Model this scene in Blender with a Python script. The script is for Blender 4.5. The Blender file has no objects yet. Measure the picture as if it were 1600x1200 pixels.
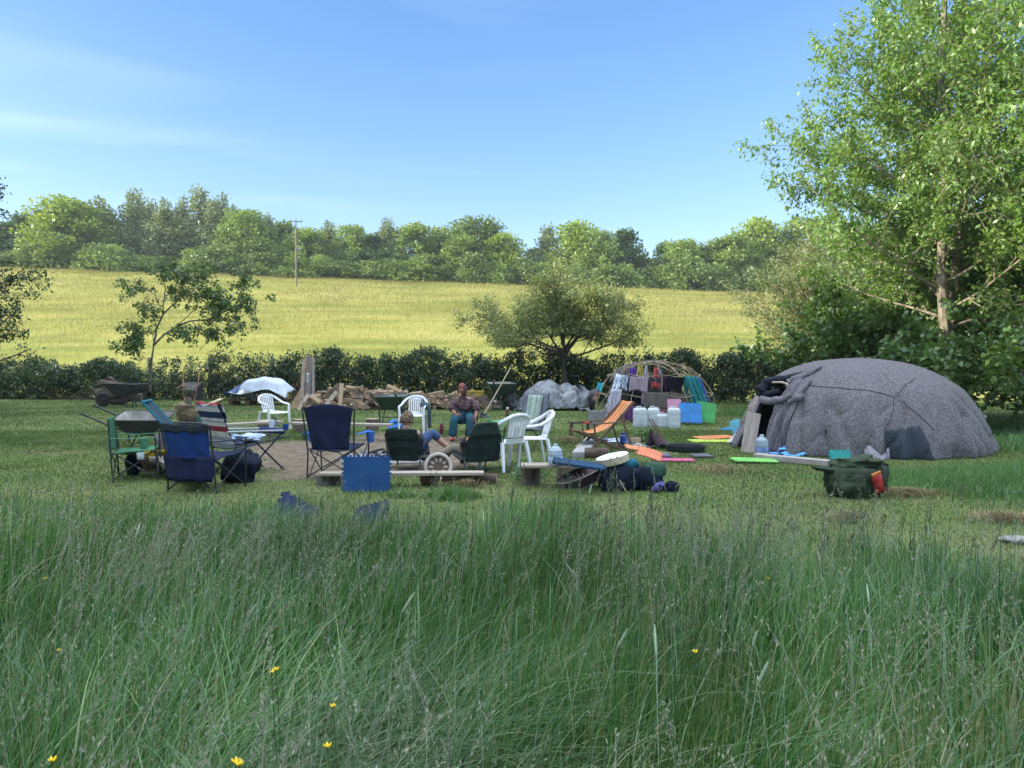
import bpy, bmesh, math, random
import numpy as np
from mathutils import Vector, Matrix, Euler, noise

SC = bpy.context.scene
COL = SC.collection
R = math.radians
PI = math.pi

# ---------------------------------------------------------------- camera
EYE = 1.6
FPX = 1156.0                      # focal length in photo pixels (photo 1600 x 1200)
PITCH = math.atan(30 / FPX)
cam_d = bpy.data.cameras.new('camera')
cam = bpy.data.objects.new('camera', cam_d)
COL.objects.link(cam)
cam.location = (0, 0, EYE)
cam.rotation_euler = (PI / 2 - PITCH, 0, 0)
cam_d.sensor_fit = 'HORIZONTAL'
cam_d.sensor_width = 36
cam_d.lens = FPX / 1600 * 36
cam_d.clip_start = 0.05
cam_d.clip_end = 3000
SC.camera = cam

# ---------------------------------------------------------------- sky, sun, exposure
SUN_EL = R(20)
SUN_AZ = R(-104)                   # compass style from +Y, negative = to the left, a little behind the camera
w = bpy.data.worlds.new('World')
SC.world = w
w.use_nodes = True
nt = w.node_tree
nt.nodes.clear()
wo = nt.nodes.new('ShaderNodeOutputWorld')
bg = nt.nodes.new('ShaderNodeBackground')
sky = nt.nodes.new('ShaderNodeTexSky')
sky.sky_type = 'NISHITA'
sky.sun_disc = False
sky.sun_elevation = SUN_EL
sky.sun_rotation = SUN_AZ
sky.air_density = 1.0
sky.dust_density = 0.6
sky.ozone_density = 2.2
bg.inputs[1].default_value = 0.15
# thin high cirrus streaks
tc = nt.nodes.new('ShaderNodeTexCoord')
mp = nt.nodes.new('ShaderNodeMapping')
mp.inputs['Rotation'].default_value = (R(6), R(28), R(10))
mp.inputs['Scale'].default_value = (0.8, 1.2, 8.0)
nz = nt.nodes.new('ShaderNodeTexNoise')
nz.inputs['Scale'].default_value = 1.7
nz.inputs['Detail'].default_value = 7
nz.inputs['Roughness'].default_value = 0.5
nz.inputs['Distortion'].default_value = 0.7
rp = nt.nodes.new('ShaderNodeValToRGB')
rp.color_ramp.elements[0].position = 0.47
rp.color_ramp.elements[0].color = (0, 0, 0, 1)
rp.color_ramp.elements[1].position = 0.9
rp.color_ramp.elements[1].color = (1, 1, 1, 1)
sep = nt.nodes.new('ShaderNodeSeparateXYZ')
lf = nt.nodes.new('ShaderNodeMapRange')       # more cloud towards the left
lf.inputs['From Min'].default_value = 0.25
lf.inputs['From Max'].default_value = -0.5
lf.inputs['To Min'].default_value = 0.0
lf.inputs['To Max'].default_value = 0.22
mu = nt.nodes.new('ShaderNodeMath')
mu.operation = 'MULTIPLY'
mixc = nt.nodes.new('ShaderNodeMix')
mixc.data_type = 'RGBA'
mixc.inputs['B'].default_value = (4.6, 5.0, 5.4, 1)
hs = nt.nodes.new('ShaderNodeHueSaturation')
hs.inputs['Saturation'].default_value = 1.26
hs.inputs['Hue'].default_value = 0.508
L = nt.links.new
L(tc.outputs['Generated'], mp.inputs['Vector'])
L(mp.outputs['Vector'], nz.inputs['Vector'])
L(nz.outputs['Fac'], rp.inputs['Fac'])
L(tc.outputs['Generated'], sep.inputs[0])
L(sep.outputs['X'], lf.inputs['Value'])
L(rp.outputs['Color'], mu.inputs[0])
L(lf.outputs['Result'], mu.inputs[1])
L(mu.outputs[0], mixc.inputs['Factor'])
# shoulder: the bright horizon is held back as the camera's own exposure curve does
k1 = nt.nodes.new('ShaderNodeVectorMath'); k1.operation = 'MULTIPLY_ADD'
k1.inputs[1].default_value = (.085, .085, .07); k1.inputs[2].default_value = (1, 1, 1)
k2 = nt.nodes.new('ShaderNodeVectorMath'); k2.operation = 'DIVIDE'
L(sky.outputs[0], k1.inputs[0]); L(sky.outputs[0], k2.inputs[0]); L(k1.outputs[0], k2.inputs[1])
L(k2.outputs[0], hs.inputs['Color'])
L(hs.outputs[0], mixc.inputs['A'])
# overhead sky brightened above the frame, added to lift the shaded camp
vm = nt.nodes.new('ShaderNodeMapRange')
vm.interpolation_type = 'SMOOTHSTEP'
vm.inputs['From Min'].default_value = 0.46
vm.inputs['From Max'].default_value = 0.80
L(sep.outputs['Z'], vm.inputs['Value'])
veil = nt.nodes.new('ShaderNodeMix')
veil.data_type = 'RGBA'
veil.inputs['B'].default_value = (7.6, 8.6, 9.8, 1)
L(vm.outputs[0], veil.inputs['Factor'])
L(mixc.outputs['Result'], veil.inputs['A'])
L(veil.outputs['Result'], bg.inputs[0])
L(bg.outputs[0], wo.inputs[0])

sd = bpy.data.lights.new('sun', 'SUN')
sd.energy = 3.8
sd.angle = R(0.5)
sd.color = (1.0, 0.9, 0.74)
sun = bpy.data.objects.new('sun', sd)
COL.objects.link(sun)
sdir = Vector((math.sin(SUN_AZ) * math.cos(SUN_EL), math.cos(SUN_AZ) * math.cos(SUN_EL), math.sin(SUN_EL)))
sun.rotation_euler = sdir.to_track_quat('Z', 'Y').to_euler()
sun.location = (-60, -20, 60)

SC.view_settings.view_transform = 'Standard'
SC.view_settings.look = 'None'
SC.view_settings.exposure = 1.38
SC.view_settings.gamma = 1
SC.view_settings.use_curve_mapping = False
SC.render.engine = 'CYCLES'
cy = SC.cycles
cy.use_denoising = True
cy.denoiser = 'OPENIMAGEDENOISE'
cy.denoising_prefilter = 'ACCURATE'
cy.use_adaptive_sampling = True
cy.adaptive_threshold = 0.015
cy.max_bounces = 6
cy.diffuse_bounces = 3
cy.glossy_bounces = 3
cy.transmission_bounces = 4
cy.transparent_max_bounces = 6
cy.volume_bounces = 0
cy.caustics_reflective = False
cy.caustics_refractive = False

# ---------------------------------------------------------------- helpers
cp_, sp_ = math.cos(PITCH), math.sin(PITCH)
def ray(px, py):
    xc, yc = (px - 800) / FPX, (600 - py) / FPX
    return Vector((xc, cp_ + yc * sp_, -sp_ + yc * cp_))
def at(px, py, z=0.0):
    """point of the plane at height z seen at this pixel of the photograph"""
    d = ray(px, py)
    t = (z - EYE) / d.z
    return Vector((d.x * t, d.y * t, z))
def atd(px, py, y):
    """point at distance y along the view seen at this pixel"""
    d = ray(px, py)
    t = y / d.y
    return Vector((d.x * t, y, EYE + d.z * t))

def tag(o, label=None, cat=None, group=None, kind=None):
    if label: o['label'] = label
    if cat: o['category'] = cat
    if group: o['group'] = group
    if kind: o['kind'] = kind
    return o
def thing(name, label, cat, loc=(0, 0, 0), rz=0.0, group=None, rot=None, scale=1.0):
    o = bpy.data.objects.new(name, None)
    COL.objects.link(o)
    o.empty_display_size = 0.1
    o.location = loc
    o.rotation_euler = rot if rot else (0, 0, rz)
    o.scale = (scale,) * 3
    return tag(o, label, cat, group)
def dup(root, loc=None, rz=None, label=None, group=None, scale=None, rot=None):
    def cp(o, parent):
        c = o.copy()
        COL.objects.link(c)
        if parent: c.parent = parent
        for ch in list(o.children):
            cp(ch, c)
        return c
    r = cp(root, None)
    if loc is not None: r.location = loc
    if rz is not None: r.rotation_euler = (0, 0, rz)
    if rot is not None: r.rotation_euler = rot
    if scale is not None: r.scale = scale if hasattr(scale, '__len__') else (scale,) * 3
    if label: r['label'] = label
    if group: r['group'] = group
    return r

class MB:
    def __init__(s):
        s.v, s.f, s.m = [], [], []
    def add(s, vs, fs, mi=0):
        b = len(s.v)
        s.v += [tuple(x) for x in vs]
        for f in fs:
            s.f.append([i + b for i in f]); s.m.append(mi)
        return s
    def box(s, c, size, rot=None, mi=0, taper=1.0):
        hx, hy, hz = size[0] / 2, size[1] / 2, size[2] / 2
        vs = []
        for z in (-1, 1):
            k = taper if z > 0 else 1
            for x, y in ((-1, -1), (1, -1), (1, 1), (-1, 1)):
                vs.append(Vector((x * hx * k, y * hy * k, z * hz)))
        if rot is not None:
            m = rot if isinstance(rot, Matrix) else Euler(rot).to_matrix()
            vs = [m @ p for p in vs]
        c = Vector(c)
        s.add([p + c for p in vs], [(3, 2, 1, 0), (4, 5, 6, 7), (0, 1, 5, 4), (1, 2, 6, 5), (2, 3, 7, 6), (3, 0, 4, 7)], mi)
        return s
    def bar(s, a, b, wd, th, up=(0, 0, 1), mi=0):
        """rectangular bar from a to b"""
        a, b = Vector(a), Vector(b)
        d = b - a
        z = d.normalized()
        x = Vector(up).cross(z)
        if x.length < 1e-4: x = Vector((1, 0, 0)).cross(z)
        x.normalize()
        y = z.cross(x)
        m = Matrix((x, y, z)).transposed()
        return s.box((a + b) / 2, (wd, th, d.length), m, mi)
    def tube(s, pts, r, n=8, cap=True, mi=0, closed=False, flat=1.0):
        pts = [Vector(p) for p in pts]
        k = len(pts)
        rs = list(r) if hasattr(r, '__len__') else [r] * k
        ref = None
        base = len(s.v)
        for i, p in enumerate(pts):
            if closed:
                t = pts[(i + 1) % k] - pts[i - 1]
            else:
                t = pts[min(i + 1, k - 1)] - pts[max(i - 1, 0)]
            if t.length < 1e-9: t = Vector((0, 0, 1))
            t.normalize()
            if ref is None:
                ref = t.orthogonal().normalized()
            x = (ref - t * ref.dot(t))
            if x.length < 1e-6: x = t.orthogonal()
            x.normalize(); ref = x
            y = t.cross(x)
            for j in range(n):
                a = 2 * PI * j / n
                s.v.append(tuple(p + x * (math.cos(a) * rs[i]) + y * (math.sin(a) * rs[i] * flat)))
        rng = k if closed else k - 1
        for i in range(rng):
            for j in range(n):
                a0 = base + i * n + j; a1 = base + i * n + (j + 1) % n
                i2 = (i + 1) % k
                b0 = base + i2 * n + j; b1 = base + i2 * n + (j + 1) % n
                s.f.append([a0, a1, b1, b0]); s.m.append(mi)
        if cap and not closed:
            s.f.append([base + j for j in range(n)][::-1]); s.m.append(mi)
            s.f.append([base + (k - 1) * n + j for j in range(n)]); s.m.append(mi)
        return s
    def lathe(s, prof, n=16, c=(0, 0, 0), mi=0, M=None):
        base = len(s.v)
        c = Vector(c)
        for (r, z) in prof:
            for j in range(n):
                a = 2 * PI * j / n
                p = Vector((r * math.cos(a), r * math.sin(a), z))
                if M is not None: p = M @ p
                s.v.append(tuple(p + c))
        for i in range(len(prof) - 1):
            for j in range(n):
                s.f.append([base + i * n + j, base + i * n + (j + 1) % n, base + (i + 1) * n + (j + 1) % n, base + (i + 1) * n + j]); s.m.append(mi)
        if prof[0][0] > 1e-5:
            s.f.append([base + j for j in range(n)][::-1]); s.m.append(mi)
        if prof[-1][0] > 1e-5:
            s.f.append([base + (len(prof) - 1) * n + j for j in range(n)]); s.m.append(mi)
        return s
    def sheet(s, fn, nu, nv, mi=0, mask=None):
        base = len(s.v)
        for j in range(nv + 1):
            for i in range(nu + 1):
                s.v.append(tuple(fn(i / nu, j / nv)))
        for j in range(nv):
            for i in range(nu):
                if mask and not mask((i + .5) / nu, (j + .5) / nv): continue
                a = base + j * (nu + 1) + i
                s.f.append([a, a + 1, a + nu + 2, a + nu + 1]); s.m.append(mi)
        return s
    def prism(s, poly, z0, z1, mi=0, M=None):
        n = len(poly)
        vs = [Vector((x, y, z)) for z in (z0, z1) for x, y in poly]
        if M is not None: vs = [M @ p for p in vs]
        fs = [list(range(n))[::-1], list(range(n, 2 * n))] + [[i, (i + 1) % n, n + (i + 1) % n, n + i] for i in range(n)]
        return s.add(vs, fs, mi)
    def ball(s, c, r, nu=12, nv=8, mi=0, M=None, bump=0.0, seed=0.0):
        c = Vector(c)
        rx, ry, rz = r if hasattr(r, '__len__') else (r, r, r)
        base = len(s.v)
        for j in range(nv + 1):
            th = PI * j / nv
            for i in range(nu):
                a = 2 * PI * i / nu
                p = Vector((math.sin(th) * math.cos(a), math.sin(th) * math.sin(a), math.cos(th)))
                k = 1 + bump * noise.noise(p * 1.7 + Vector((seed, seed * .7, 3)))
                p = Vector((p.x * rx * k, p.y * ry * k, p.z * rz * k))
                if M is not None: p = M @ p
                s.v.append(tuple(p + c))
        for j in range(nv):
            for i in range(nu):
                s.f.append([base + j * nu + i, base + (j + 1) * nu + i, base + (j + 1) * nu + (i + 1) % nu, base + j * nu + (i + 1) % nu]); s.m.append(mi)
        return s
    def build(s, name, mats, parent=None, smooth=True, thick=0.0, bevel=0.0, subsurf=0, angle=40):
        me = bpy.data.meshes.new(name)
        me.from_pydata(s.v, [], s.f)
        me.validate()
        if not isinstance(mats, (list, tuple)): mats = [mats]
        for m in mats: me.materials.append(m)
        if len(me.polygons) == len(s.m):
            me.polygons.foreach_set('material_index', s.m)
        bm = bmesh.new(); bm.from_mesh(me)
        bmesh.ops.remove_doubles(bm, verts=bm.verts, dist=1e-5)
        bmesh.ops.recalc_face_normals(bm, faces=bm.faces)
        bm.to_mesh(me); bm.free()
        if smooth:
            me.polygons.foreach_set('use_smooth', [True] * len(me.polygons))
            me.set_sharp_from_angle(angle=R(angle))
        o = bpy.data.objects.new(name, me)
        COL.objects.link(o)
        if parent: o.parent = parent
        if subsurf:
            md = o.modifiers.new('sub', 'SUBSURF'); md.levels = md.render_levels = subsurf
        if thick:
            md = o.modifiers.new('solid', 'SOLIDIFY'); md.thickness = thick; md.offset = 0
        if bevel:
            md = o.modifiers.new('bev', 'BEVEL'); md.width = bevel; md.segments = 2; md.limit_method = 'ANGLE'
        return o

def npmesh(name, V, F, mats, parent=None, smooth=False, mi=None):
    """mesh from numpy: V (n,3), F (m,4) quads"""
    me = bpy.data.meshes.new(name)
    V = np.ascontiguousarray(V, dtype=np.float32); F = np.ascontiguousarray(F, dtype=np.int32)
    k = F.shape[1]
    me.vertices.add(len(V)); me.vertices.foreach_set('co', V.ravel())
    me.loops.add(F.size); me.loops.foreach_set('vertex_index', F.ravel())
    me.polygons.add(len(F))
    me.polygons.foreach_set('loop_start', np.arange(0, F.size, k, dtype=np.int32))
    me.polygons.foreach_set('loop_total', np.full(len(F), k, dtype=np.int32))
    if not isinstance(mats, (list, tuple)): mats = [mats]
    for m in mats: me.materials.append(m)
    if mi is not None: me.polygons.foreach_set('material_index', np.ascontiguousarray(mi, dtype=np.int32))
    if smooth: me.polygons.foreach_set('use_smooth', np.ones(len(F), dtype=bool))
    me.update(calc_edges=True)
    o = bpy.data.objects.new(name, me)
    COL.objects.link(o)
    if parent: o.parent = parent
    return o

# ---------------------------------------------------------------- materials
MATS = {}
def lin(c):
    """sRGB 0-255 triple to linear"""
    return tuple(((x / 255) / 12.92 if x / 255 < .04045 else ((x / 255 + .055) / 1.055) ** 2.4) for x in c)
def M(name, c1, c2=None, scale=15.0, rough=0.75, bump=0.0, bscale=None, metal=0.0, stretch=(1, 1, 1), spec=0.4, transl=0.0, ramp=None, axis=None, alpha=1.0, trans=0.0, lo=0.35, hi=0.65, sheen=0.0):
    """procedural surface: two tones mixed by noise; with ramp+axis, flat stripes along an object axis"""
    if name in MATS: return MATS[name]
    m = bpy.data.materials.new(name); MATS[name] = m
    m.use_nodes = True
    nt = m.node_tree; N = nt.nodes; LK = nt.links.new
    b = N['Principled BSDF']
    b.inputs['Roughness'].default_value = rough
    b.inputs['Metallic'].default_value = metal
    b.inputs['Specular IOR Level'].default_value = spec
    if trans: b.inputs['Transmission Weight'].default_value = trans
    if sheen: b.inputs['Sheen Weight'].default_value = sheen
    t = N.new('ShaderNodeTexCoord'); mp = N.new('ShaderNodeMapping')
    mp.inputs['Scale'].default_value = stretch
    LK(t.outputs['Object'], mp.inputs['Vector'])
    nz = N.new('ShaderNodeTexNoise'); nz.inputs['Scale'].default_value = scale; nz.inputs['Detail'].default_value = 5; nz.inputs['Roughness'].default_value = .6
    LK(mp.outputs[0], nz.inputs['Vector'])
    if c2 is None: c2 = tuple(x * .72 for x in c1)
    rp = N.new('ShaderNodeValToRGB')
    rp.color_ramp.elements[0].position = lo; rp.color_ramp.elements[0].color = (*c2, 1)
    rp.color_ramp.elements[1].position = hi; rp.color_ramp.elements[1].color = (*c1, 1)
    LK(nz.outputs['Fac'], rp.inputs['Fac'])
    col = rp.outputs['Color']
    if ramp:
        sx = N.new('ShaderNodeSeparateXYZ'); LK(t.outputs['Object'], sx.inputs[0])
        mr = N.new('ShaderNodeMapRange'); LK(sx.outputs['XYZ'.index(axis[0])], mr.inputs['Value'])
        mr.inputs['From Min'].default_value = axis[1]; mr.inputs['From Max'].default_value = axis[2]
        cr = N.new('ShaderNodeValToRGB'); cr.color_ramp.interpolation = 'CONSTANT'
        e = cr.color_ramp.elements
        e[0].position = ramp[0][0]; e[0].color = (*ramp[0][1], 1)
        e[1].position = ramp[1][0]; e[1].color = (*ramp[1][1], 1)
        for p, c in ramp[2:]:
            q = e.new(p); q.color = (*c, 1)
        LK(mr.outputs[0], cr.inputs['Fac'])
        mx = N.new('ShaderNodeMix'); mx.data_type = 'RGBA'; mx.blend_type = 'MULTIPLY'; mx.inputs['Factor'].default_value = 1
        LK(cr.outputs['Color'], mx.inputs['A']); LK(col, mx.inputs['B'])
        col = mx.outputs['Result']
    LK(col, b.inputs['Base Color'])
    if bump:
        bp = N.new('ShaderNodeBump'); bp.inputs['Strength'].default_value = bump; bp.inputs['Distance'].default_value = 0.02
        n2 = N.new('ShaderNodeTexNoise'); n2.inputs['Scale'].default_value = bscale or scale * 2; n2.inputs['Detail'].default_value = 4
        LK(mp.outputs[0], n2.inputs['Vector']); LK(n2.outputs['Fac'], bp.inputs['Height'])
        LK(bp.outputs[0], b.inputs['Normal'])
    if transl:
        ts = N.new('ShaderNodeBsdfTranslucent'); LK(col, ts.inputs['Color'])
        ms = N.new('ShaderNodeMixShader'); ms.inputs[0].default_value = transl
        LK(b.outputs[0], ms.inputs[1]); LK(ts.outputs[0], ms.inputs[2])
        LK(ms.outputs[0], N['Material Output'].inputs['Surface'])
    return m

def leaf_mat(name, cols, transl=0.4, clump=0.6, cscale=0.8, gloss=0.05, tcol=None, rough=.45):
    """foliage: random tone per leaf, large light and dark clumps, light shining through"""
    if name in MATS: return MATS[name]
    m = bpy.data.materials.new(name); MATS[name] = m
    m.use_nodes = True
    nt = m.node_tree; N = nt.nodes; LK = nt.links.new
    N.remove(N['Principled BSDF'])
    g = N.new('ShaderNodeNewGeometry')
    rp = N.new('ShaderNodeValToRGB'); e = rp.color_ramp.elements
    e[0].color = (*cols[0], 1); e[1].color = (*cols[-1], 1)
    for i, c in enumerate(cols[1:-1]):
        q = e.new((i + 1) / (len(cols) - 1)); q.color = (*c, 1)
    LK(g.outputs['Random Per Island'], rp.inputs['Fac'])
    t = N.new('ShaderNodeTexCoord')
    nz = N.new('ShaderNodeTexNoise'); nz.inputs['Scale'].default_value = cscale; nz.inputs['Detail'].default_value = 3
    LK(t.outputs['Object'], nz.inputs['Vector'])
    mr = N.new('ShaderNodeMapRange'); mr.inputs['From Min'].default_value = .3; mr.inputs['From Max'].default_value = .7
    mr.inputs['To Min'].default_value = 1 - clump * .5; mr.inputs['To Max'].default_value = 1 + clump * .5
    LK(nz.outputs['Fac'], mr.inputs['Value'])
    mx = N.new('ShaderNodeMix'); mx.data_type = 'RGBA'; mx.blend_type = 'MULTIPLY'; mx.inputs['Factor'].default_value = 1
    LK(rp.outputs['Color'], mx.inputs['A']); LK(mr.outputs[0], mx.inputs['B'])
    d = N.new('ShaderNodeBsdfDiffuse'); LK(mx.outputs['Result'], d.inputs['Color'])
    tr = N.new('ShaderNodeBsdfTranslucent')
    hs = N.new('ShaderNodeHueSaturation'); hs.inputs['Hue'].default_value = .485; hs.inputs['Saturation'].default_value = 1.1; hs.inputs['Value'].default_value = 1.25
    LK(mx.outputs['Result'], hs.inputs['Color']); LK(hs.outputs[0], tr.inputs['Color'])
    a = N.new('ShaderNodeMixShader'); a.inputs[0].default_value = transl
    LK(d.outputs[0], a.inputs[1]); LK(tr.outputs[0], a.inputs[2])
    out = a.outputs[0]
    if gloss:
        gl = N.new('ShaderNodeBsdfGlossy'); gl.inputs['Roughness'].default_value = rough; gl.inputs['Color'].default_value = (.8, .85, .9, 1)
        b = N.new('ShaderNodeMixShader'); b.inputs[0].default_value = gloss
        LK(out, b.inputs[1]); LK(gl.outputs[0], b.inputs[2]); out = b.outputs[0]
    LK(out, N['Material Output'].inputs['Surface'])
    return m

BARK = M('bark_grey', (.17, .14, .105), (.07, .058, .045), 9, .9, .6, 25, stretch=(1, 1, .25))
BARK_PALE = M('bark_pale', (.32, .27, .2), (.12, .1, .075), 6, .85, .5, 20, stretch=(1, 1, .5))

# ---------------------------------------------------------------- foliage geometry
def rnd_unit(rng, n):
    v = rng.normal(size=(n, 3)); return v / np.linalg.norm(v, axis=1, keepdims=True)
def leaf_quads(rng, P, size, axis_bias=None, droop=0.0, aspect=0.55, upbias=0.6, jitter=0.35):
    """one bent diamond per leaf at P"""
    n = len(P)
    a = rnd_unit(rng, n)
    if axis_bias is not None: a = a + axis_bias
    a[:, 2] -= droop
    a /= np.linalg.norm(a, axis=1, keepdims=True)
    nn = rnd_unit(rng, n); nn[:, 2] += upbias
    b = np.cross(a, nn); b /= np.linalg.norm(b, axis=1, keepdims=True) + 1e-9
    c = np.cross(b, a)
    s = size * (1 + jitter * rng.uniform(-1, 1, size=(n, 1)))
    V = np.empty((n, 4, 3))
    V[:, 0] = P
    V[:, 1] = P + a * s * .5 + b * s * aspect * .5 + c * s * .12
    V[:, 2] = P + a * s
    V[:, 3] = P + a * s * .5 - b * s * aspect * .5 + c * s * .12
    F = np.arange(4 * n).reshape(n, 4)
    return V.reshape(-1, 3), F

def grow(rng, start, d, length, r0, level, cfg, paths, twigs):
    """recursive limb: cfg[level] = dict(seg, wander, up, kids, ang, ratio, first)"""
    c = cfg[level]
    n = max(3, int(length / c.get('seg', .3)))
    p = np.array(start, float); d = np.array(d, float); d /= np.linalg.norm(d)
    pts = [p.copy()]; dirs = [d.copy()]
    for i in range(n):
        d = d + rng.normal(size=3) * c['wander'] + np.array([0, 0, c['up']]) + c.get('pull', np.zeros(3))
        d /= np.linalg.norm(d)
        p = p + d * length / n
        pts.append(p.copy()); dirs.append(d.copy())
    last = level == len(cfg) - 1
    paths.append((pts, r0, level))
    if last or c.get('leafy'):
        twigs.append(np.array(pts))
    if not last:
        k = c['kids'] if not callable(c['kids']) else c['kids'](length)
        for j in range(int(k)):
            t = c['first'] + (1 - c['first']) * ((j + rng.uniform(.2, .8)) / k)
            i = min(n, int(t * n))
            dd = dirs[i]
            o = rng.normal(size=3); o -= dd * o.dot(dd); o /= np.linalg.norm(o) + 1e-9
            if 'flat' in c: o[2] *= c['flat']
            a = R(c['ang'] * rng.uniform(.7, 1.3))
            nd = dd * math.cos(a) + o * math.sin(a)
            grow(rng, pts[i], nd, length * c['ratio'] * rng.uniform(.7, 1.25) * (1 - .45 * t), r0 * (1 - .6 * t) * .55, level + 1, cfg, paths, twigs)

def paths_mesh(paths, sides=(8, 6, 5, 4, 3), tip=0.25, rmin=0.004):
    mb = MB()
    for pts, r0, lv in paths:
        n = len(pts)
        mb.tube(pts, [max(rmin, r0 * (1 - (1 - tip) * i / (n - 1))) for i in range(n)], sides[min(lv, len(sides) - 1)], cap=(lv == 0))
    return mb
def twig_points(rng, twigs, per_m, spread, start=0.15, cl=5):
    out = []; ax = []
    for t in twigs:
        L_ = np.linalg.norm(t[-1] - t[0])
        n = max(2, int(L_ * per_m))
        u = np.repeat(rng.uniform(start, 1.02, n // cl + 1), cl)[:n] * (len(t) - 1) + rng.normal(size=n) * .05 * len(t)
        u = np.clip(u, 0, (len(t) - 1) * 1.02)
        i = np.clip(u.astype(int), 0, len(t) - 2); f = (u - i)[:, None]
        p = t[i] * (1 - f) + t[i + 1] * f
        out.append(p + rng.normal(size=p.shape) * spread)
        d = t[i + 1] - t[i]; ax.append(d / (np.linalg.norm(d, axis=1, keepdims=True) + 1e-9))
    return np.concatenate(out), np.concatenate(ax)
# ================================================================ the setting
rng = np.random.default_rng(7)
def hedge_y(x): return 32.3 - 0.14 * np.asarray(x, float)
def crest_z(x): return 15.2 - 0.0356 * np.clip(np.asarray(x, float), -160, 160)
CREST = 126.0
def ground_z(x, y):
    x = np.asarray(x, float); y = np.asarray(y, float)
    y0 = hedge_y(x) + 1.0
    t = np.clip((y - y0) / (CREST - y0), 0, None)
    z = crest_z(x) * np.where(t < 1, t - 0.05 * np.sin(PI * np.clip(t, 0, 1)), 1 - np.clip((t - 1) * .15, 0, .6))
    z = z + np.where(t > 0.01, 0.10 * np.sin(x * .21 + y * .13) * np.sin(y * .17 - x * .05) * np.clip(t * 8, 0, 1), 0)
    return z
def bare_mask(x, y):
    """trodden earth round the fire"""
    q = ((x + 2.6) / 2.7) ** 2 + ((y - 13.6) / 3.7) ** 2
    wob = .16 * np.sin(x * 2.1 + 1) + .13 * np.sin(y * 1.3 + x) + .1 * np.sin(x * 4.3 - y * 2.7)
    return np.clip((1.12 + wob - q) / .5, 0, 1)
def sink_noise(x, y, s=1.0, o=0.0):
    x = x * s + o; y = y * s - o
    return (np.sin(x * 1.7 + 1.3 * np.sin(y * 1.1 + .5)) + np.sin(y * 1.9 + 1.1 * np.sin(x * .9 + 2)) + .6 * np.sin(x * 3.7 - y * 3.1 + 1)) / 2.6
def tall_edge(x):
    x = np.asarray(x, float)
    e = np.where(x < 0, 6.3 + .3 * np.clip(-x / 4, 0, 1), 6.0 - .1 * np.clip(x, 0, 2))
    e = e - np.clip((x - 1.6) * .75, 0, 1.9)
    return e + .45 * np.sin(x * 2.3 + .7) + .3 * np.sin(x * 5.1) + .25 * np.sin(x * 11.3 + 2)

# ---- ground materials
def ground_mat():
    m = bpy.data.materials.new('lawn_ground'); m.use_nodes = True
    nt = m.node_tree; N = nt.nodes; LK = nt.links.new
    b = N['Principled BSDF']; b.inputs['Roughness'].default_value = .95; b.inputs['Specular IOR Level'].default_value = .1
    t = N.new('ShaderNodeTexCoord')
    def noise_(sc, det=5, st=None):
        n = N.new('ShaderNodeTexNoise'); n.inputs['Scale'].default_value = sc; n.inputs['Detail'].default_value = det
        LK(t.outputs['Object'], n.inputs['Vector']); return n.outputs['Fac']
    def ramp(f, a, b_, p0, p1):
        r = N.new('ShaderNodeValToRGB'); r.color_ramp.elements[0].position = p0; r.color_ramp.elements[1].position = p1
        r.color_ramp.elements[0].color = (*a, 1); r.color_ramp.elements[1].color = (*b_, 1); LK(f, r.inputs['Fac']); return r.outputs['Color']
    def mix(f, a, b_, bt='MIX'):
        x = N.new('ShaderNodeMix'); x.data_type = 'RGBA'; x.blend_type = bt
        if hasattr(f, 'links'): LK(f, x.inputs['Factor'])
        else: x.inputs['Factor'].default_value = f
        LK(a, x.inputs['A']); LK(b_, x.inputs['B']); return x.outputs['Result']
    grass = mix(ramp(noise_(.7, 6), (0, 0, 0), (1, 1, 1), .35, .68), ramp(noise_(28), (.075, .11, .03), (.11, .16, .045), .3, .7), ramp(noise_(34), (.10, .115, .045), (.19, .185, .08), .3, .7))
    earth = mix(ramp(noise_(5, 6), (0, 0, 0), (1, 1, 1), .4, .6), ramp(noise_(40), (.075, .056, .038), (.17, .13, .09), .3, .7), ramp(noise_(30), (.13, .10, .068), (.25, .20, .14), .3, .7))
    at_ = N.new('ShaderNodeAttribute'); at_.attribute_name = 'bare'
    ad = N.new('ShaderNodeMath'); ad.operation = 'ADD'
    sb = N.new('ShaderNodeMath'); sb.operation = 'MULTIPLY_ADD'; sb.inputs[1].default_value = .9; sb.inputs[2].default_value = -.45
    LK(noise_(6, 6), sb.inputs[0]); LK(at_.outputs['Fac'], ad.inputs[0]); LK(sb.outputs[0], ad.inputs[1])
    f = ramp(ad.outputs[0], (0, 0, 0), (1, 1, 1), .32, .72)
    LK(mix(f, grass, earth), b.inputs['Base Color'])
    bp = N.new('ShaderNodeBump'); bp.inputs['Strength'].default_value = .7; bp.inputs['Distance'].default_value = .03
    LK(noise_(22, 6), bp.inputs['Height']); LK(bp.outputs[0], b.inputs['Normal'])
    return m
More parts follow.
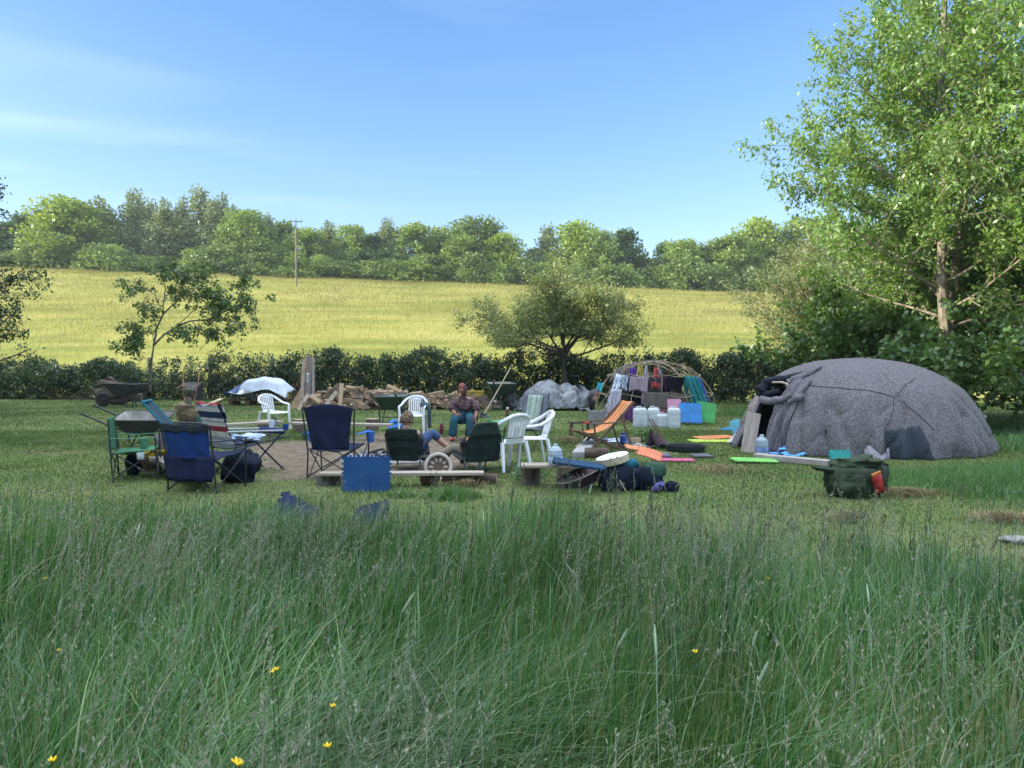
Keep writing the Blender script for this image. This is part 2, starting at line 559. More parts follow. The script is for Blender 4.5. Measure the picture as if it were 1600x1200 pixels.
def field_mat():
    m = bpy.data.materials.new('hay_field'); m.use_nodes = True
    nt = m.node_tree; N = nt.nodes; LK = nt.links.new
    b = N['Principled BSDF']; b.inputs['Roughness'].default_value = .95; b.inputs['Specular IOR Level'].default_value = .1
    t = N.new('ShaderNodeTexCoord'); mp = N.new('ShaderNodeMapping'); mp.inputs['Scale'].default_value = (.35, 1.0, 1.0)
    LK(t.outputs['Object'], mp.inputs['Vector'])
    n = N.new('ShaderNodeTexNoise'); n.inputs['Scale'].default_value = .16; n.inputs['Detail'].default_value = 9; n.inputs['Roughness'].default_value = .68
    LK(mp.outputs[0], n.inputs['Vector'])
    r = N.new('ShaderNodeValToRGB'); e = r.color_ramp.elements
    e[0].position = .40; e[0].color = (.14, .155, .03, 1); e[1].position = .60; e[1].color = (.27, .25, .07, 1)
    q = e.new(.5); q.color = (.21, .212, .045, 1)
    LK(n.outputs['Fac'], r.inputs['Fac']); LK(r.outputs[0], b.inputs['Base Color'])
    return m

def terrain(name, xs, ys, mat, zf, label, attr=None):
    X, Y = np.meshgrid(xs, ys)
    Z = zf(X, Y)
    V = np.stack([X, Y, Z], -1).reshape(-1, 3)
    nx = len(xs); ny = len(ys)
    i, j = np.meshgrid(np.arange(nx - 1), np.arange(ny - 1))
    a = (j * nx + i).ravel()
    o = npmesh(name, V, np.stack([a, a + 1, a + nx + 1, a + nx], -1), mat, smooth=True)
    if attr is not None:
        at_ = o.data.attributes.new('bare', 'FLOAT', 'POINT')
        at_.data.foreach_set('value', attr(X, Y).ravel().astype(np.float32))
    return tag(o, label, kind='structure')
def lin_(a, b, s): return np.arange(a, b + s * .5, s)
# camp lawn (v runs to just past the hedge), then the hay field up to and beyond the crest
def sheared(xs, ts, name, mat, label, far, attr=None):
    """grid whose rows run from one line to another that follow the hedge"""
    T, X = np.meshgrid(ts, xs, indexing='ij')
    if far:
        y0 = hedge_y(X) + .6
        Y = y0 + T * (600 - y0)
    else:
        Y = -60 + T * (hedge_y(X) + .6 + 60)
    Z = ground_z(X, Y) if far else np.zeros_like(X) + .012 * sink_noise(X, Y, .8)
    V = np.stack([X, Y, Z], -1).reshape(-1, 3)
    nx = len(xs); ny = len(ts)
    i, j = np.meshgrid(np.arange(nx - 1), np.arange(ny - 1)); a = (j * nx + i).ravel()
    o = npmesh(name, V, np.stack([a, a + 1, a + nx + 1, a + nx], -1), mat, smooth=True)
    if attr:
        at_ = o.data.attributes.new('bare', 'FLOAT', 'POINT')
        at_.data.foreach_set('value', attr(X, Y).ravel().astype(np.float32))
    return tag(o, label, kind='structure')
xs_l = np.unique(np.concatenate([lin_(-300, -30, 15), lin_(-30, 30, .25), lin_(30, 300, 15)]))
ts_l = np.unique(np.concatenate([np.linspace(0, .62, 8), np.linspace(.62, .98, 150), np.linspace(.98, 1, 12)]))
lawn = sheared(xs_l, ts_l, 'lawn', ground_mat(), 'trodden camp lawn in shade', False, bare_mask)
ts_f = np.unique(np.concatenate([np.linspace(0, .22, 60), np.linspace(.22, 1, 20)]))
xs_f = np.unique(np.concatenate([lin_(-420, -120, 20), lin_(-120, 120, 3), lin_(120, 420, 20)]))
field = sheared(xs_f, ts_f, 'field', field_mat(), 'sunlit hay field sloping up to the trees', True)

# ---------------------------------------------------------------- grass blades
def blades(rng, P, h, wd, lean, az, seg=4, curve=1.0, twist=None, basecut=0.0):
    """P (n,3) feet; h height, wd width, lean 0..1.5, az lean azimuth; strips of seg quads"""
    n = len(P)
    T = np.linspace(0, 1, seg + 1)
    ax, ay = np.cos(az), np.sin(az)
    wa = az + PI / 2 + (rng.normal(size=n) * .7 if twist is None else twist)
    wx, wy = np.cos(wa), np.sin(wa)
    V = np.empty((n, seg + 1, 2, 3))
    for k, t in enumerate(T):
        s = lean * (.25 * t + .75 * t ** 2.2) * curve
        hz = h * (t - .42 * np.minimum(lean, 1.6) * t ** 2.6)
        cx = P[:, 0] + ax * h * s * .75; cy_ = P[:, 1] + ay * h * s * .75; cz = P[:, 2] + hz
        ww = wd * (1 - t ** 1.7) * .5 + .0004
        V[:, k, 0] = np.stack([cx - wx * ww, cy_ - wy * ww, cz], -1)
        V[:, k, 1] = np.stack([cx + wx * ww, cy_ + wy * ww, cz], -1)
    V = V.reshape(n, -1, 3)
    q = np.array([[2 * k, 2 * k + 1, 2 * k + 3, 2 * k + 2] for k in range(seg)])
    F = (np.arange(n)[:, None, None] * (2 * (seg + 1)) + q[None]).reshape(-1, 4)
    return V.reshape(-1, 3), F
def scatter(rng, n, y0, y1, half=.78, margin=1.0, power=1.0):
    """points over the view's wedge of ground, denser near the eye as power drops"""
    y = y0 + (y1 - y0) * rng.random(n) ** power
    hw = half * y + margin
    keep = rng.random(n) < hw / (half * y1 + margin) if power == 1.0 else np.ones(n, bool)
    x = (rng.random(n) * 2 - 1) * hw
    return x[keep], y[keep]

G_TALL = leaf_mat('tall_grass_blade', [(.03, .092, .022), (.045, .13, .03), (.064, .165, .038), (.10, .205, .055), (.20, .235, .10)], .4, .9, .9, .045, rough=.35)
G_LAWN = leaf_mat('lawn_blade', [(.06, .11, .022), (.085, .145, .032), (.115, .17, .045), (.155, .17, .07)], .3, .6, 1.1, .03)
G_HAY = leaf_mat('hay_blade', [(.155, .165, .03), (.205, .205, .042), (.26, .24, .066), (.34, .285, .12)], .3, .8, .10, .02)
G_SEED = leaf_mat('seed_head', [(.16, .22, .11), (.23, .27, .16), (.32, .32, .22), (.25, .22, .18)], .3, .3, .9, .03)

def make_tall_grass():
    r = np.random.default_rng(11)
    # clump centres steer lean, height and tone
    x, y = scatter(r, 215000, 1.15, 8.4, .80, 2.6)
    e = tall_edge(x)
    dens = 1 / (1 + np.exp((y - e) * 2.6))
    dens *= np.clip(.62 + .5 * sink_noise(x, y, 1.6, 3), .12, 1)
    k = r.random(len(x)) < np.maximum(dens, .05 * (y < e + 1.6))
    x, y, e = x[k], y[k], e[k]
    n = len(x)
    cl = sink_noise(x, y, 1.1, 9)
    h = .47 + .17 * cl + .12 * r.normal(size=n)
    h *= np.where(y > e - .6, np.clip(1 - (y - e + .9) * .30, .32, 1), 1)
    h *= np.where(x > 2.2, .9, 1)
    # a flattened swathe low on the left, upright rushes right of centre
    sw = np.exp(-(((x + .75) / .6) ** 2 + ((y - 2.4) / .7) ** 2))
    rush = np.exp(-(((x - .55) / .95) ** 2 + ((y - 4.7) / .85) ** 2))
    lean = np.abs(.38 + .30 * r.normal(size=n) + .22 * sink_noise(x, y, 2.1, 5)) + sw * 1.0
    lean = lean * (1 - .65 * rush)
    h = np.clip(h + .14 * rush + .05 * sw, .1, .92)
    az = 1.2 * sink_noise(x, y, .8, 2) + .55 + r.normal(size=n) * .95
    wd = np.clip(.0050 + .0022 * r.normal(size=n) + .004 * (r.random(n) < .12), .0022, .012) * np.where(rush > .5, .72, 1)
    wd *= np.clip(y / 4.0, .8, 1.6)
    P = np.stack([x, y, np.zeros(n)], -1)
    V, F = blades(r, P, h, wd, lean, az, 5)
    o = npmesh('tall_grass', V, F, G_TALL)
    tag(o, 'tall uncut meadow grass across the whole front of the camp', 'grass', kind='stuff')
    # a few broad leaves, dead straw and long arching stems between them
    def extra(nn, y0, y1, hh, ww, ll, mat, name, lab, gate, seg=6, azs=.9):
        x, y = scatter(r, nn, y0, y1, .80, .6)
        k = (y < tall_edge(x) - .1) & (r.random(len(x)) < gate(x, y)); x, y = x[k], y[k]; n = len(x)
        V, F = blades(r, np.stack([x, y, np.zeros(n)], -1), np.clip(hh + .14 * r.normal(size=n), .15, 1), ww * r.uniform(.6, 1.4, n) * np.clip(y / 3.5, .8, 1.5), np.abs(ll + .3 * r.normal(size=n)), .5 + r.normal(size=n) * azs, seg)
        tag(npmesh(name, V, F, mat), lab, 'grass', kind='stuff')
    extra(5200, 1.2, 6.6, .46, .012, .75, leaf_mat('broad_blade', [(.05, .14, .03), (.075, .18, .04), (.11, .22, .06)], .4, .5, .9, .05), 'broad_leaved_grass', 'broad arching leaves mixed through the tall grass', lambda x, y: np.clip(.5 + .6 * sink_noise(x, y, 1.7, 31), .05, 1))
    extra(2600, 1.2, 6.4, .50, .005, 1.0, leaf_mat('straw_blade', [(.30, .28, .15), (.36, .32, .20), (.22, .22, .12)], .25, .3, 2, .03), 'dead_straw', 'bleached dead straw tangled in the tall grass', lambda x, y: np.clip(.35 + .8 * sink_noise(x, y, 1.0, 44), .04, 1), azs=1.2)
    extra(9000, 1.3, 4.2, .50, .0048, 1.9, leaf_mat('lodged_blade', [(.13, .19, .09), (.18, .235, .125), (.23, .265, .165)], .3, .5, 2, .05), 'flattened_grass', 'pale flattened swathe of grass low on the left of the meadow', lambda x, y: np.exp(-(((x + .75 + .12 * np.sin(y * 4)) / .52) ** 2 + ((y - 2.35) / .62) ** 2)) + .25 * np.exp(-(((x - 1.0) / .7) ** 2 + ((y - 2.2) / .4) ** 2)), azs=.45)
    # seed stems with panicles
    x, y = scatter(r, 9000, 1.3, 6.6, .80, .55)
    e = tall_edge(x)
    k = (y < e + .2) & (r.random(len(x)) < np.clip(.30 + 1.0 * sink_noise(x, y, 1.15, 21), .05, 1))
    x, y = x[k], y[k]; n = len(x)
    h = np.clip(.68 + .12 * r.normal(size=n), .4, .98) * np.where(y > 5.2, .85, 1)
    lean = np.abs(.32 + .25 * r.normal(size=n)); az = .5 + r.normal(size=n) * .9
    P = np.stack([x, y, np.zeros(n)], -1)
    V1, F1 = blades(r, P, h, np.full(n, .0028) * np.clip(y / 3.2, .8, 1.7), lean, az, 6)
    # panicle spikelets along the top third
    Vs, Fs, off = [V1], [F1], len(V1)
    m = 34
    t = 1 - .34 * r.random((n, m)) ** 1.0
    s = lean[:, None] * (.25 * t + .75 * t ** 2.2)
    cx = x[:, None] + np.cos(az)[:, None] * h[:, None] * s * .75
    cy_ = y[:, None] + np.sin(az)[:, None] * h[:, None] * s * .75
    cz = h[:, None] * (t - .42 * np.minimum(lean, 1.6)[:, None] * t ** 2.6)
    kind = r.random(n)
    spread = np.where(kind < .45, .006, np.where(kind < .8, .02, .035))[:, None] * (1.15 - (t - .66) / .34 * .9)
    Q = np.stack([cx, cy_, cz], -1) + r.normal(size=(n, m, 3)) * spread[..., None] * np.array([1, 1, .6])
    Q = Q.reshape(-1, 3)
    dv = np.stack([np.cos(az) * lean, np.sin(az) * lean, np.ones(n) * .9], -1)
    V2, F2 = leaf_quads(r, Q, .0145, axis_bias=np.repeat(dv, m, 0) * 1.6, aspect=.34, jitter=.4)
    Vs.append(V2); Fs.append(F2 + off)
    o = npmesh('seeding_grass', np.concatenate(Vs), np.concatenate(Fs), G_SEED)
    tag(o, 'pale feathery seed heads standing above the tall grass', 'grass', kind='stuff')
make_tall_grass()
def make_rushes():
    """dark upright stems with brownish heads, and pale cat's tail heads, standing clear of the rest"""
    r = np.random.default_rng(19)
    xs = np.concatenate([r.normal(.5, .4, 90), r.normal(1.75, .3, 30), r.normal(2.5, .5, 20), r.normal(-.9, .8, 20)])
    ys = np.concatenate([r.normal(5.0, .45, 90), r.normal(4.5, .4, 30), r.normal(4.2, .4, 20), r.normal(4.8, .5, 20)])
    n = len(xs); h = np.clip(r.normal(.80, .09, n), .5, 1.0); lean = np.abs(r.normal(.22, .22, n)); az = r.normal(.5, 1.3, n)
    V, F = blades(r, np.stack([xs, ys, np.zeros(n)], -1), h, np.full(n, .0055), lean, az, 6)
    m = 16; t = 1 - .22 * r.random((n, m)); s = lean[:, None] * (.25 * t + .75 * t ** 2.2)
    Q = np.stack([xs[:, None] + np.cos(az)[:, None] * h[:, None] * s * .75, ys[:, None] + np.sin(az)[:, None] * h[:, None] * s * .75, h[:, None] * (t - .42 * lean[:, None] * t ** 2.6)], -1).reshape(-1, 3) + r.normal(size=(n * m, 3)) * .004
    V2, F2 = leaf_quads(r, Q, .022, axis_bias=np.array([0, 0, 2.2]), aspect=.3)
    o = npmesh('rush_stems', np.concatenate([V, V2]), np.concatenate([F, F2 + len(V)]), [leaf_mat('rush_stem', [(.035, .085, .025), (.05, .105, .03), (.07, .10, .04)], .3, .3, .9, .05), leaf_mat('rush_head', [(.09, .10, .06), (.13, .125, .08), (.18, .165, .11)], .2, .2, .9, .02)], mi=np.concatenate([np.zeros(len(F)), np.ones(len(F2))]))
    tag(o, 'dark upright rush stems with brownish heads above the meadow edge', 'grass', kind='stuff')
    mb = MB()
    for i in range(26):
        y = r.uniform(2.0, 5.4); x = r.uniform(-.66, .68) * y; hh = r.uniform(.52, .74); a = r.normal(.3, 1.2); l = abs(r.normal(.12, .1))
        p = Vector((x, y, 0)); d = Vector((math.cos(a) * l, math.sin(a) * l, hh))
        mb.tube([p, p + d * .5, p + d], .0016, 4, cap=False)
        q = p + d; e = Vector((math.cos(a) * l * .3, math.sin(a) * l * .3, .05 + .03 * r.random()))
        mb.tube([q, q + e * .25, q + e * .75, q + e], [.002, .005, .0048, .002], 6)
    tag(mb.build('timothy_grass', M('timothy_head', (.26, .32, .21), (.17, .23, .14), 60, .9), None), 'pale cylindrical grass heads scattered over the meadow', 'grass', kind='stuff')
make_rushes()

def make_lawn_grass():
    r = np.random.default_rng(12)
    x, y = scatter(r, 390000, 4.2, 18, .74, 3.2)
    x2, y2 = scatter(r, 250000, 14, 33, .74, 3.0)
    x = np.concatenate([x, x2]); y = np.concatenate([y, y2])
    b = bare_mask(x, y)
    k = (r.random(len(x)) > b * 1.05) & (y < hedge_y(x) + .2)
    x, y = x[k], y[k]; n = len(x)
    tus = np.clip(sink_noise(x, y, 1.4, 4) * .5 + sink_noise(x, y, 4.3, 1) * .5, 0, 1)
    h = .028 + .02 * r.random(n) + .035 * tus ** 2
    # longer grass behind the front edge and under the hedge
    e = tall_edge(x)
    h += np.clip(1 - (y - e) / 1.9, 0, 1) * .10 * r.random(n)
    h += np.clip(1 - np.abs(y - hedge_y(x) + .5) / 2.0, 0, 1) * .22 * r.random(n)
    wd = (.0065 + .0045 * r.random(n)) * np.clip(y / 9, .7, 2.6)
    P = np.stack([x, y, np.full(n, -.004)], -1)
    V, F = blades(r, P, h, wd, np.abs(.5 + .4 * r.normal(size=n)), r.random(n) * 6.28, 2)
    o = npmesh('short_grass', V, F, G_LAWN)
    tag(o, 'short trampled grass of the camp lawn', 'grass', kind='stuff')
    # the uncut bank on the right, rough grass behind the lodge, one tuft by the bench
    xs, ys, hs_ = [], [], []
    def patch(n, cx, cy_, rx, ry, h0, rot=0.0):
        u = r.random(n) ** .5; a = r.random(n) * 6.2832
        u = u * (1 + .22 * r.normal(size=n)); px_, py_ = u * np.cos(a) * rx * (1 + .2 * np.sin(a * 3)), u * np.sin(a) * ry * (1 + .2 * np.sin(a * 5 + 1))
        xs.append(cx + px_ * math.cos(rot) - py_ * math.sin(rot)); ys.append(cy_ + px_ * math.sin(rot) + py_ * math.cos(rot))
        hs_.append(h0 * np.clip(1.05 - .6 * u ** 2, .25, 1) * r.uniform(.6, 1.15, n))
    patch(15000, 7.6, 9.7, 3.2, 1.35, .36, .12)
    patch(6000, 6.3, 9.6, 1.6, 1.1, .28)
    patch(9000, 11.2, 13.6, 2.6, 2.6, .33)
    patch(9000, 14.5, 17.0, 3.2, 3.0, .45)
    patch(1500, -.72, 8.75, .34, .22, .20)
    patch(500, -1.35, 8.9, .2, .14, .12)
    patch(700, .28, 10.6, .22, .16, .15)
    patch(3500, 8.9, 23.5, 2.4, 1.4, .4)
    patch(1400, 6.6, 10.95, 1.6, .18, .14)
    x, y, h = np.concatenate(xs), np.concatenate(ys), np.concatenate(hs_); n = len(x)
    P = np.stack([x, y, np.zeros(n)], -1)
    V, F = blades(r, P, h, np.clip(.007 + .003 * r.normal(size=n), .003, .014) * np.clip(y / 9, .8, 2), np.abs(.45 + .35 * r.normal(size=n)), r.normal(size=n) * 1.2 + .4, 4)
    o = npmesh('rough_grass', V, F, leaf_mat('rough_blade', [(.06, .145, .026), (.09, .195, .038), (.13, .235, .055)], .35, .3, .8, .05))
    tag(o, 'lush uncut grass bank right of the camp and round the lodges', 'grass', kind='stuff')
make_lawn_grass()

def make_hay():
    r = np.random.default_rng(13)
    n = 210000
    y = 33 + (124 - 33) * r.random(n) ** .8
    x = (r.random(n) * 2 - 1) * (.76 * y + 3)
    # a feathery rim along the crest
    y2 = CREST - 5 + 6 * r.random(16000); x2 = (r.random(16000) * 2 - 1) * 100
    x = np.concatenate([x, x2]); y = np.concatenate([y, y2])
    k = y > hedge_y(x) + .8
    x, y = x[k], y[k]; n = len(x)
    z = ground_z(x, y)
    h = np.clip(.34 + .12 * r.normal(size=n) + .10 * sink_noise(x, y, .12, 7), .10, .8) * np.clip(y / 70, .7, 1.15)
    V, F = blades(r, np.stack([x, y, z - .02], -1), h, .013 * np.clip(y / 40, .8, 3.0), np.abs(.5 + .4 * r.normal(size=n)), r.normal(size=n) + .2, 2)
    o = npmesh('hay_grass', V, F, G_HAY)
    tag(o, 'yellow green hay standing on the sunlit slope', 'grass', kind='stuff')
make_hay()

# ---------------------------------------------------------------- crowns out of leaf clumps
def clump_crown(rng, env, nclump, per, csize, leaf, bottom=0.0, shell=.55, droop=.1, aspect=.6):
    """leaves in clumps filling an envelope: env(u) gives radius fraction at height fraction u; unit height 1, radius 1"""
    P, A = [], []
    tries = 0
    while len(P) < nclump and tries < nclump * 30:
        tries += 1
        u = rng.uniform(bottom, 1)
        rr = env(u)
        if rr <= 0: continue
        q = rng.random() ** (1 - shell)
        a = rng.random() * 2 * PI
        c = np.array([math.cos(a) * rr * q, math.sin(a) * rr * q, u])
        P.append(c)
    return np.array(P)

def far_tree_mesh(seed, height, radius, env, mat, nclump=70, per=70, csize=.17, leaf=.5, trunk_r=.22, bottom=.12, flat=.75, limbs=9, bark=None):
    """trunk and crown meshes of a broadleaf tree some way off"""
    r = np.random.default_rng(seed)
    C = clump_crown(r, env, nclump, per, csize, leaf, bottom)
    C[:, :2] *= radius; C[:, 2] *= height
    sizes = csize * radius * 2 * r.uniform(.55, 1.25, nclump)
    P, A = [], []
    for c, s in zip(C, sizes):
        k = int(per * (s / (csize * radius * 2)) ** 1.5)
        d = rnd_unit(r, k) * (r.random((k, 1)) ** .4)
        d[:, 2] *= flat
        P.append(c + d * s)
        A.append(d + np.array([0, 0, .25]))
    P = np.concatenate(P); A = np.concatenate(A)
    V, F = leaf_quads(r, P, leaf, axis_bias=A * .9, aspect=.7, upbias=.5)
    mb = MB()
    tp = []
    lean = r.normal(size=2) * .03 * height
    for i in range(7):
        t = i / 6
        tp.append((lean[0] * t * t + .05 * math.sin(3 * t), lean[1] * t * t, height * .82 * t - .3))
    mb.tube(tp, [trunk_r * (1.25 if i == 0 else 1) * (1 - .8 * i / 6) + .02 for i in range(7)], 6)
    order = r.permutation(nclump)[:limbs * 2]
    for j in order:
        c = C[j]
        z0 = max(height * .15, c[2] - .35 * math.hypot(c[0], c[1]) - .1 * height)
        t = min(1, z0 / (height * .82))
        s0 = Vector((lean[0] * t * t, lean[1] * t * t, z0))
        e = Vector(c); md = (s0 + e) / 2 + Vector((0, 0, .05 * height * (r.random() - .3)))
        mb.tube([s0, md, e], [trunk_r * .42 * (1 - .7 * t) + .02, trunk_r * .25 + .01, .02], 4, cap=False)
    return mb, V, F

L_FAR = [
    leaf_mat('leaf_lime', [(.15, .23, .03), (.20, .29, .045), (.25, .34, .06)], .35, .5, .25, .03),
    leaf_mat('leaf_poplar', [(.14, .19, .07), (.18, .235, .09), (.23, .28, .12)], .3, .4, .25, .04),
    leaf_mat('leaf_ash', [(.14, .215, .045), (.185, .27, .06), (.23, .32, .08)], .33, .5, .25, .03),
    leaf_mat('leaf_oak', [(.095, .15, .034), (.125, .19, .044), (.16, .23, .058)], .3, .5, .25, .03),
    leaf_mat('leaf_dark', [(.05, .10, .03), (.07, .13, .038), (.09, .155, .045)], .3, .5, .25, .03),
]
env_round = lambda u: math.sqrt(max(0, 1 - ((u - .55) / .5) ** 2)) if u > .05 else 0
env_tall = lambda u: max(0, (.55 + .45 * math.sin(PI * min(1, u * 1.25))) * min(1, (1.02 - u) * 3.2))
env_dome = lambda u: math.sqrt(max(0, 1 - ((u - .38) / .63) ** 2))
env_bush = lambda u: math.sqrt(max(0, 1 - (u / 1.02) ** 2.2))
protos = {}
def far_proto(key, seed, h, rad, env, mi, **kw):
    protos[key] = (far_tree_mesh(seed, h, rad, env, L_FAR[mi], **kw), L_FAR[mi], h)
far_proto('lime', 21, 13, 5.2, env_dome, 0, nclump=95, per=75, leaf=.55)
far_proto('poplar', 22, 15, 2.9, env_tall, 1, nclump=80, per=52, csize=.2, leaf=.45, flat=1.2)
far_proto('poplar2', 27, 15, 3.3, env_tall, 1, nclump=70, per=55, csize=.2, leaf=.45, flat=1.3)
far_proto('ash', 23, 12, 4.2, env_round, 2, nclump=85, per=68, leaf=.5)
far_proto('ash2', 28, 12, 3.6, env_dome, 2, nclump=80, per=68, leaf=.5)
far_proto('oak', 24, 13, 5.6, env_dome, 3, nclump=110, per=80, leaf=.5, csize=.15)
far_proto('dark', 25, 12, 4.0, env_tall, 4, nclump=75, per=75, leaf=.5)
far_proto('bush', 26, 5, 3.2, env_bush, 3, nclump=60, per=60, leaf=.42, bottom=0, csize=.2)
far_proto('bush2', 29, 5, 3.4, env_bush, 2, nclump=60, per=60, leaf=.42, bottom=0, csize=.2)
proto_mesh = {}
FAR_N = [0]
def far_tree(key, px, ytop, dist, label, group, wpx=None, name=None, rz=None):
    """a tree of the ridge: top at ytop and width wpx in the photo, standing dist away on the ground"""
    (mb, V, F), mat, h0 = protos[key]
    x = (px - 800) / FPX * dist
    zb = float(ground_z(x, dist))
    top = atd(px, ytop, dist).z
    h = max(2.0, top - zb)
    t = thing(name or {'poplar': 'poplar_tree', 'poplar2': 'poplar_tree', 'oak': 'oak_tree', 'bush': 'bush', 'bush2': 'bush'}.get(key, 'broadleaf_tree'), label, 'bush' if key.startswith('bush') else 'tree', (x, dist, zb - .1), group=group)
    FAR_N[0] += 1
    t.rotation_euler[2] = rz if rz is not None else FAR_N[0] * 2.4
    if key not in proto_mesh:
        a = mb.build('trunk', BARK); b = npmesh('crown', V, F, mat)
        proto_mesh[key] = (a, b)
    else:
        a0, b0 = proto_mesh[key]
        a, b = a0.copy(), b0.copy(); COL.objects.link(a); COL.objects.link(b)
    a.parent = t; b.parent = t
    rad = {'lime': 5.2, 'poplar': 2.9, 'poplar2': 3.3, 'ash': 4.2, 'ash2': 3.6, 'oak': 5.6, 'dark': 4, 'bush': 3.2, 'bush2': 3.4}[key]
    sx = (wpx / FPX * dist / 2 / rad) if wpx else h / h0
    t.scale = (sx, sx, h / h0)
    return t
# ================================================================ trees of the ridge
G_R = 'trees along the ridge behind the hay field'
ridge = [
    # key, px, ytop, dist, width px, label
    ('dark', 18, 352, 140, 90, 'dark tree at the left end of the ridge, behind the shaded branches'),
    ('lime', 104, 316, 133, 112, 'broad bright lime green tree, first large one on the left of the ridge'),
    ('poplar', 163, 312, 137, 58, 'slim pale tree just right of the broad lime green tree'),
    ('poplar2', 214, 306, 138, 56, 'tall pale tree in the left group, rising above its darker neighbour'),
    ('dark', 190, 352, 143, 60, 'dark tree wedged between the two pale slim trees on the left'),
    ('poplar', 262, 316, 135, 52, 'slim grey green tree over the young oak sapling'),
    ('dark', 292, 345, 144, 66, 'shadowy tree behind the highest pale poplar'),
    ('poplar2', 314, 302, 138, 56, 'highest pale poplar of the ridge'),
    ('poplar', 350, 308, 141, 44, 'thin poplar directly right of the highest one'),
    ('poplar', 140, 318, 142, 46, 'slim tree between the broad lime green tree and its pale neighbour'),
    ('poplar2', 238, 322, 141, 44, 'slender pale tree left of the sapling top, behind the taller ones'),
    ('poplar', 288, 312, 140, 42, 'slender poplar touching the left side of the highest one'),
    ('poplar2', 334, 318, 136, 40, 'narrow poplar in the gap between the highest and the thin one'),
    ('poplar', 368, 326, 137, 40, 'last narrow poplar before the rounded mid green tree'),
    ('ash', 386, 336, 134, 76, 'rounded mid green tree right of the poplars'),
    ('poplar2', 418, 342, 138, 46, 'pale upright tree near the utility pole on its left'),
    ('ash2', 440, 352, 142, 60, 'grey green tree behind the utility pole'),
    ('ash2', 482, 362, 134, 66, 'bushy tree right beside the utility pole'),
    ('poplar', 516, 350, 140, 48, 'slender tree with a thin top, second right of the pole'),
    ('ash', 552, 358, 136, 60, 'loose green tree between two slender trees in the middle of the ridge'),
    ('dark', 582, 370, 134, 62, 'dark low tree in the middle of the ridge'),
    ('poplar2', 606, 349, 140, 42, 'slender pale tree behind the dark low one'),
    ('ash2', 650, 355, 137, 66, 'yellowish airy tree left of the big dark oak'),
    ('ash', 690, 362, 141, 56, 'round tree filling the gap before the big oak'),
    ('oak', 742, 342, 138, 100, 'big dark oak with the domed top, highest of the middle group'),
    ('ash2', 722, 372, 133, 60, 'bright tree in front of the big dark oak'),
    ('lime', 788, 370, 134, 66, 'rounded tree at the right foot of the big oak'),
    ('poplar2', 856, 360, 140, 52, 'airy tree just right of the gap in the ridge'),
    ('lime', 900, 354, 137, 86, 'wide light green tree directly above the hawthorn'),
    ('ash', 935, 366, 133, 60, 'mid green tree beside the wide light one above the hawthorn'),
    ('dark', 976, 364, 138, 70, 'dark conical tree right of the hawthorn'),
    ('ash2', 1040, 384, 140, 50, 'small yellow tinged tree right of the second gap'),
    ('ash', 1068, 380, 135, 62, 'rounded tree between the second gap and the willow scrub'),
    ('oak', 1108, 382, 138, 72, 'spreading dark tree left of the willow scrub'),
    ('ash2', 1140, 372, 134, 70, 'green tree half hidden by the willow scrub'),
    ('lime', 1182, 350, 138, 84, 'tall tree behind the top of the willow scrub'),
    ('ash', 1250, 352, 140, 90, 'tree glimpsed through the cherry leaves'),
    ('oak', 1330, 356, 138, 100, 'far tree behind the lower cherry branches'),
    ('ash', 1420, 350, 140, 100, 'far tree behind the cherry trunks'),
    ('dark', 1520, 346, 138, 110, 'far tree at the right end of the ridge'),
]
for key, px, yt, dist, wpx, lab in ridge:
    far_tree(key, px, yt, dist, lab, G_R, wpx * 1.12)
# scrub under them: one continuous line of bushes, told apart only by where they stand
r_ = random.Random(5)
k = 0
for px in range(-40, 1640, 34):
    far_tree('bush' if k % 2 else 'bush2', px + r_.uniform(-9, 9), 386 + r_.uniform(-6, 12) + px * .0235, 129 + r_.uniform(-1, 4),
             'rounded bush in the scrub at the foot of the ridge trees', 'bushes under the ridge trees', 62 + r_.uniform(-10, 24))
    k += 1
for px in range(-60, 1660, 56):
    far_tree('dark', px + r_.uniform(-12, 12), float(np.interp(px, [-60, 60, 150, 400, 470, 760, 825, 855, 960, 1015, 1060, 1600], [360, 342, 335, 343, 368, 366, 402, 384, 376, 402, 392, 370])) + r_.uniform(-5, 9), 148 + r_.uniform(-1, 4),
             'shadowy tree filling the back of the ridge wood', 'back row of the ridge wood', 84)

# ================================================================ utility pole
def utility_pole():
    d = 112.0
    x = (464 - 800) / FPX * d
    zb = float(ground_z(x, d))
    h = atd(464, 343, d).z - zb
    t = thing('utility_pole', 'bare wooden utility pole with a crossarm on the crest of the hay field', 'utility pole', (x, d, zb - .3), rz=R(8))
    wood = M('pole_wood', (.22, .18, .14), (.15, .12, .095), 3)
    MB().tube([(0, 0, 0), (.03, 0, h / 2), (0, 0, h + .3)], [.13, .115, .095], 10).build('pole', wood, t)
    MB().box((0, .14, h + .02), (1.9, .12, .14)).build('crossarm', M('pole_grey', (.2, .19, .18)), t)
    for sx in (-.85, 0, .85):
        MB().lathe([(.03, 0), (.07, .08), (.05, .16), (.08, .22), (.02, .32)], 8, (sx, .14, h + .08)).build('insulator', M('insulator', (.25, .2, .18), rough=.3), t)
utility_pole()

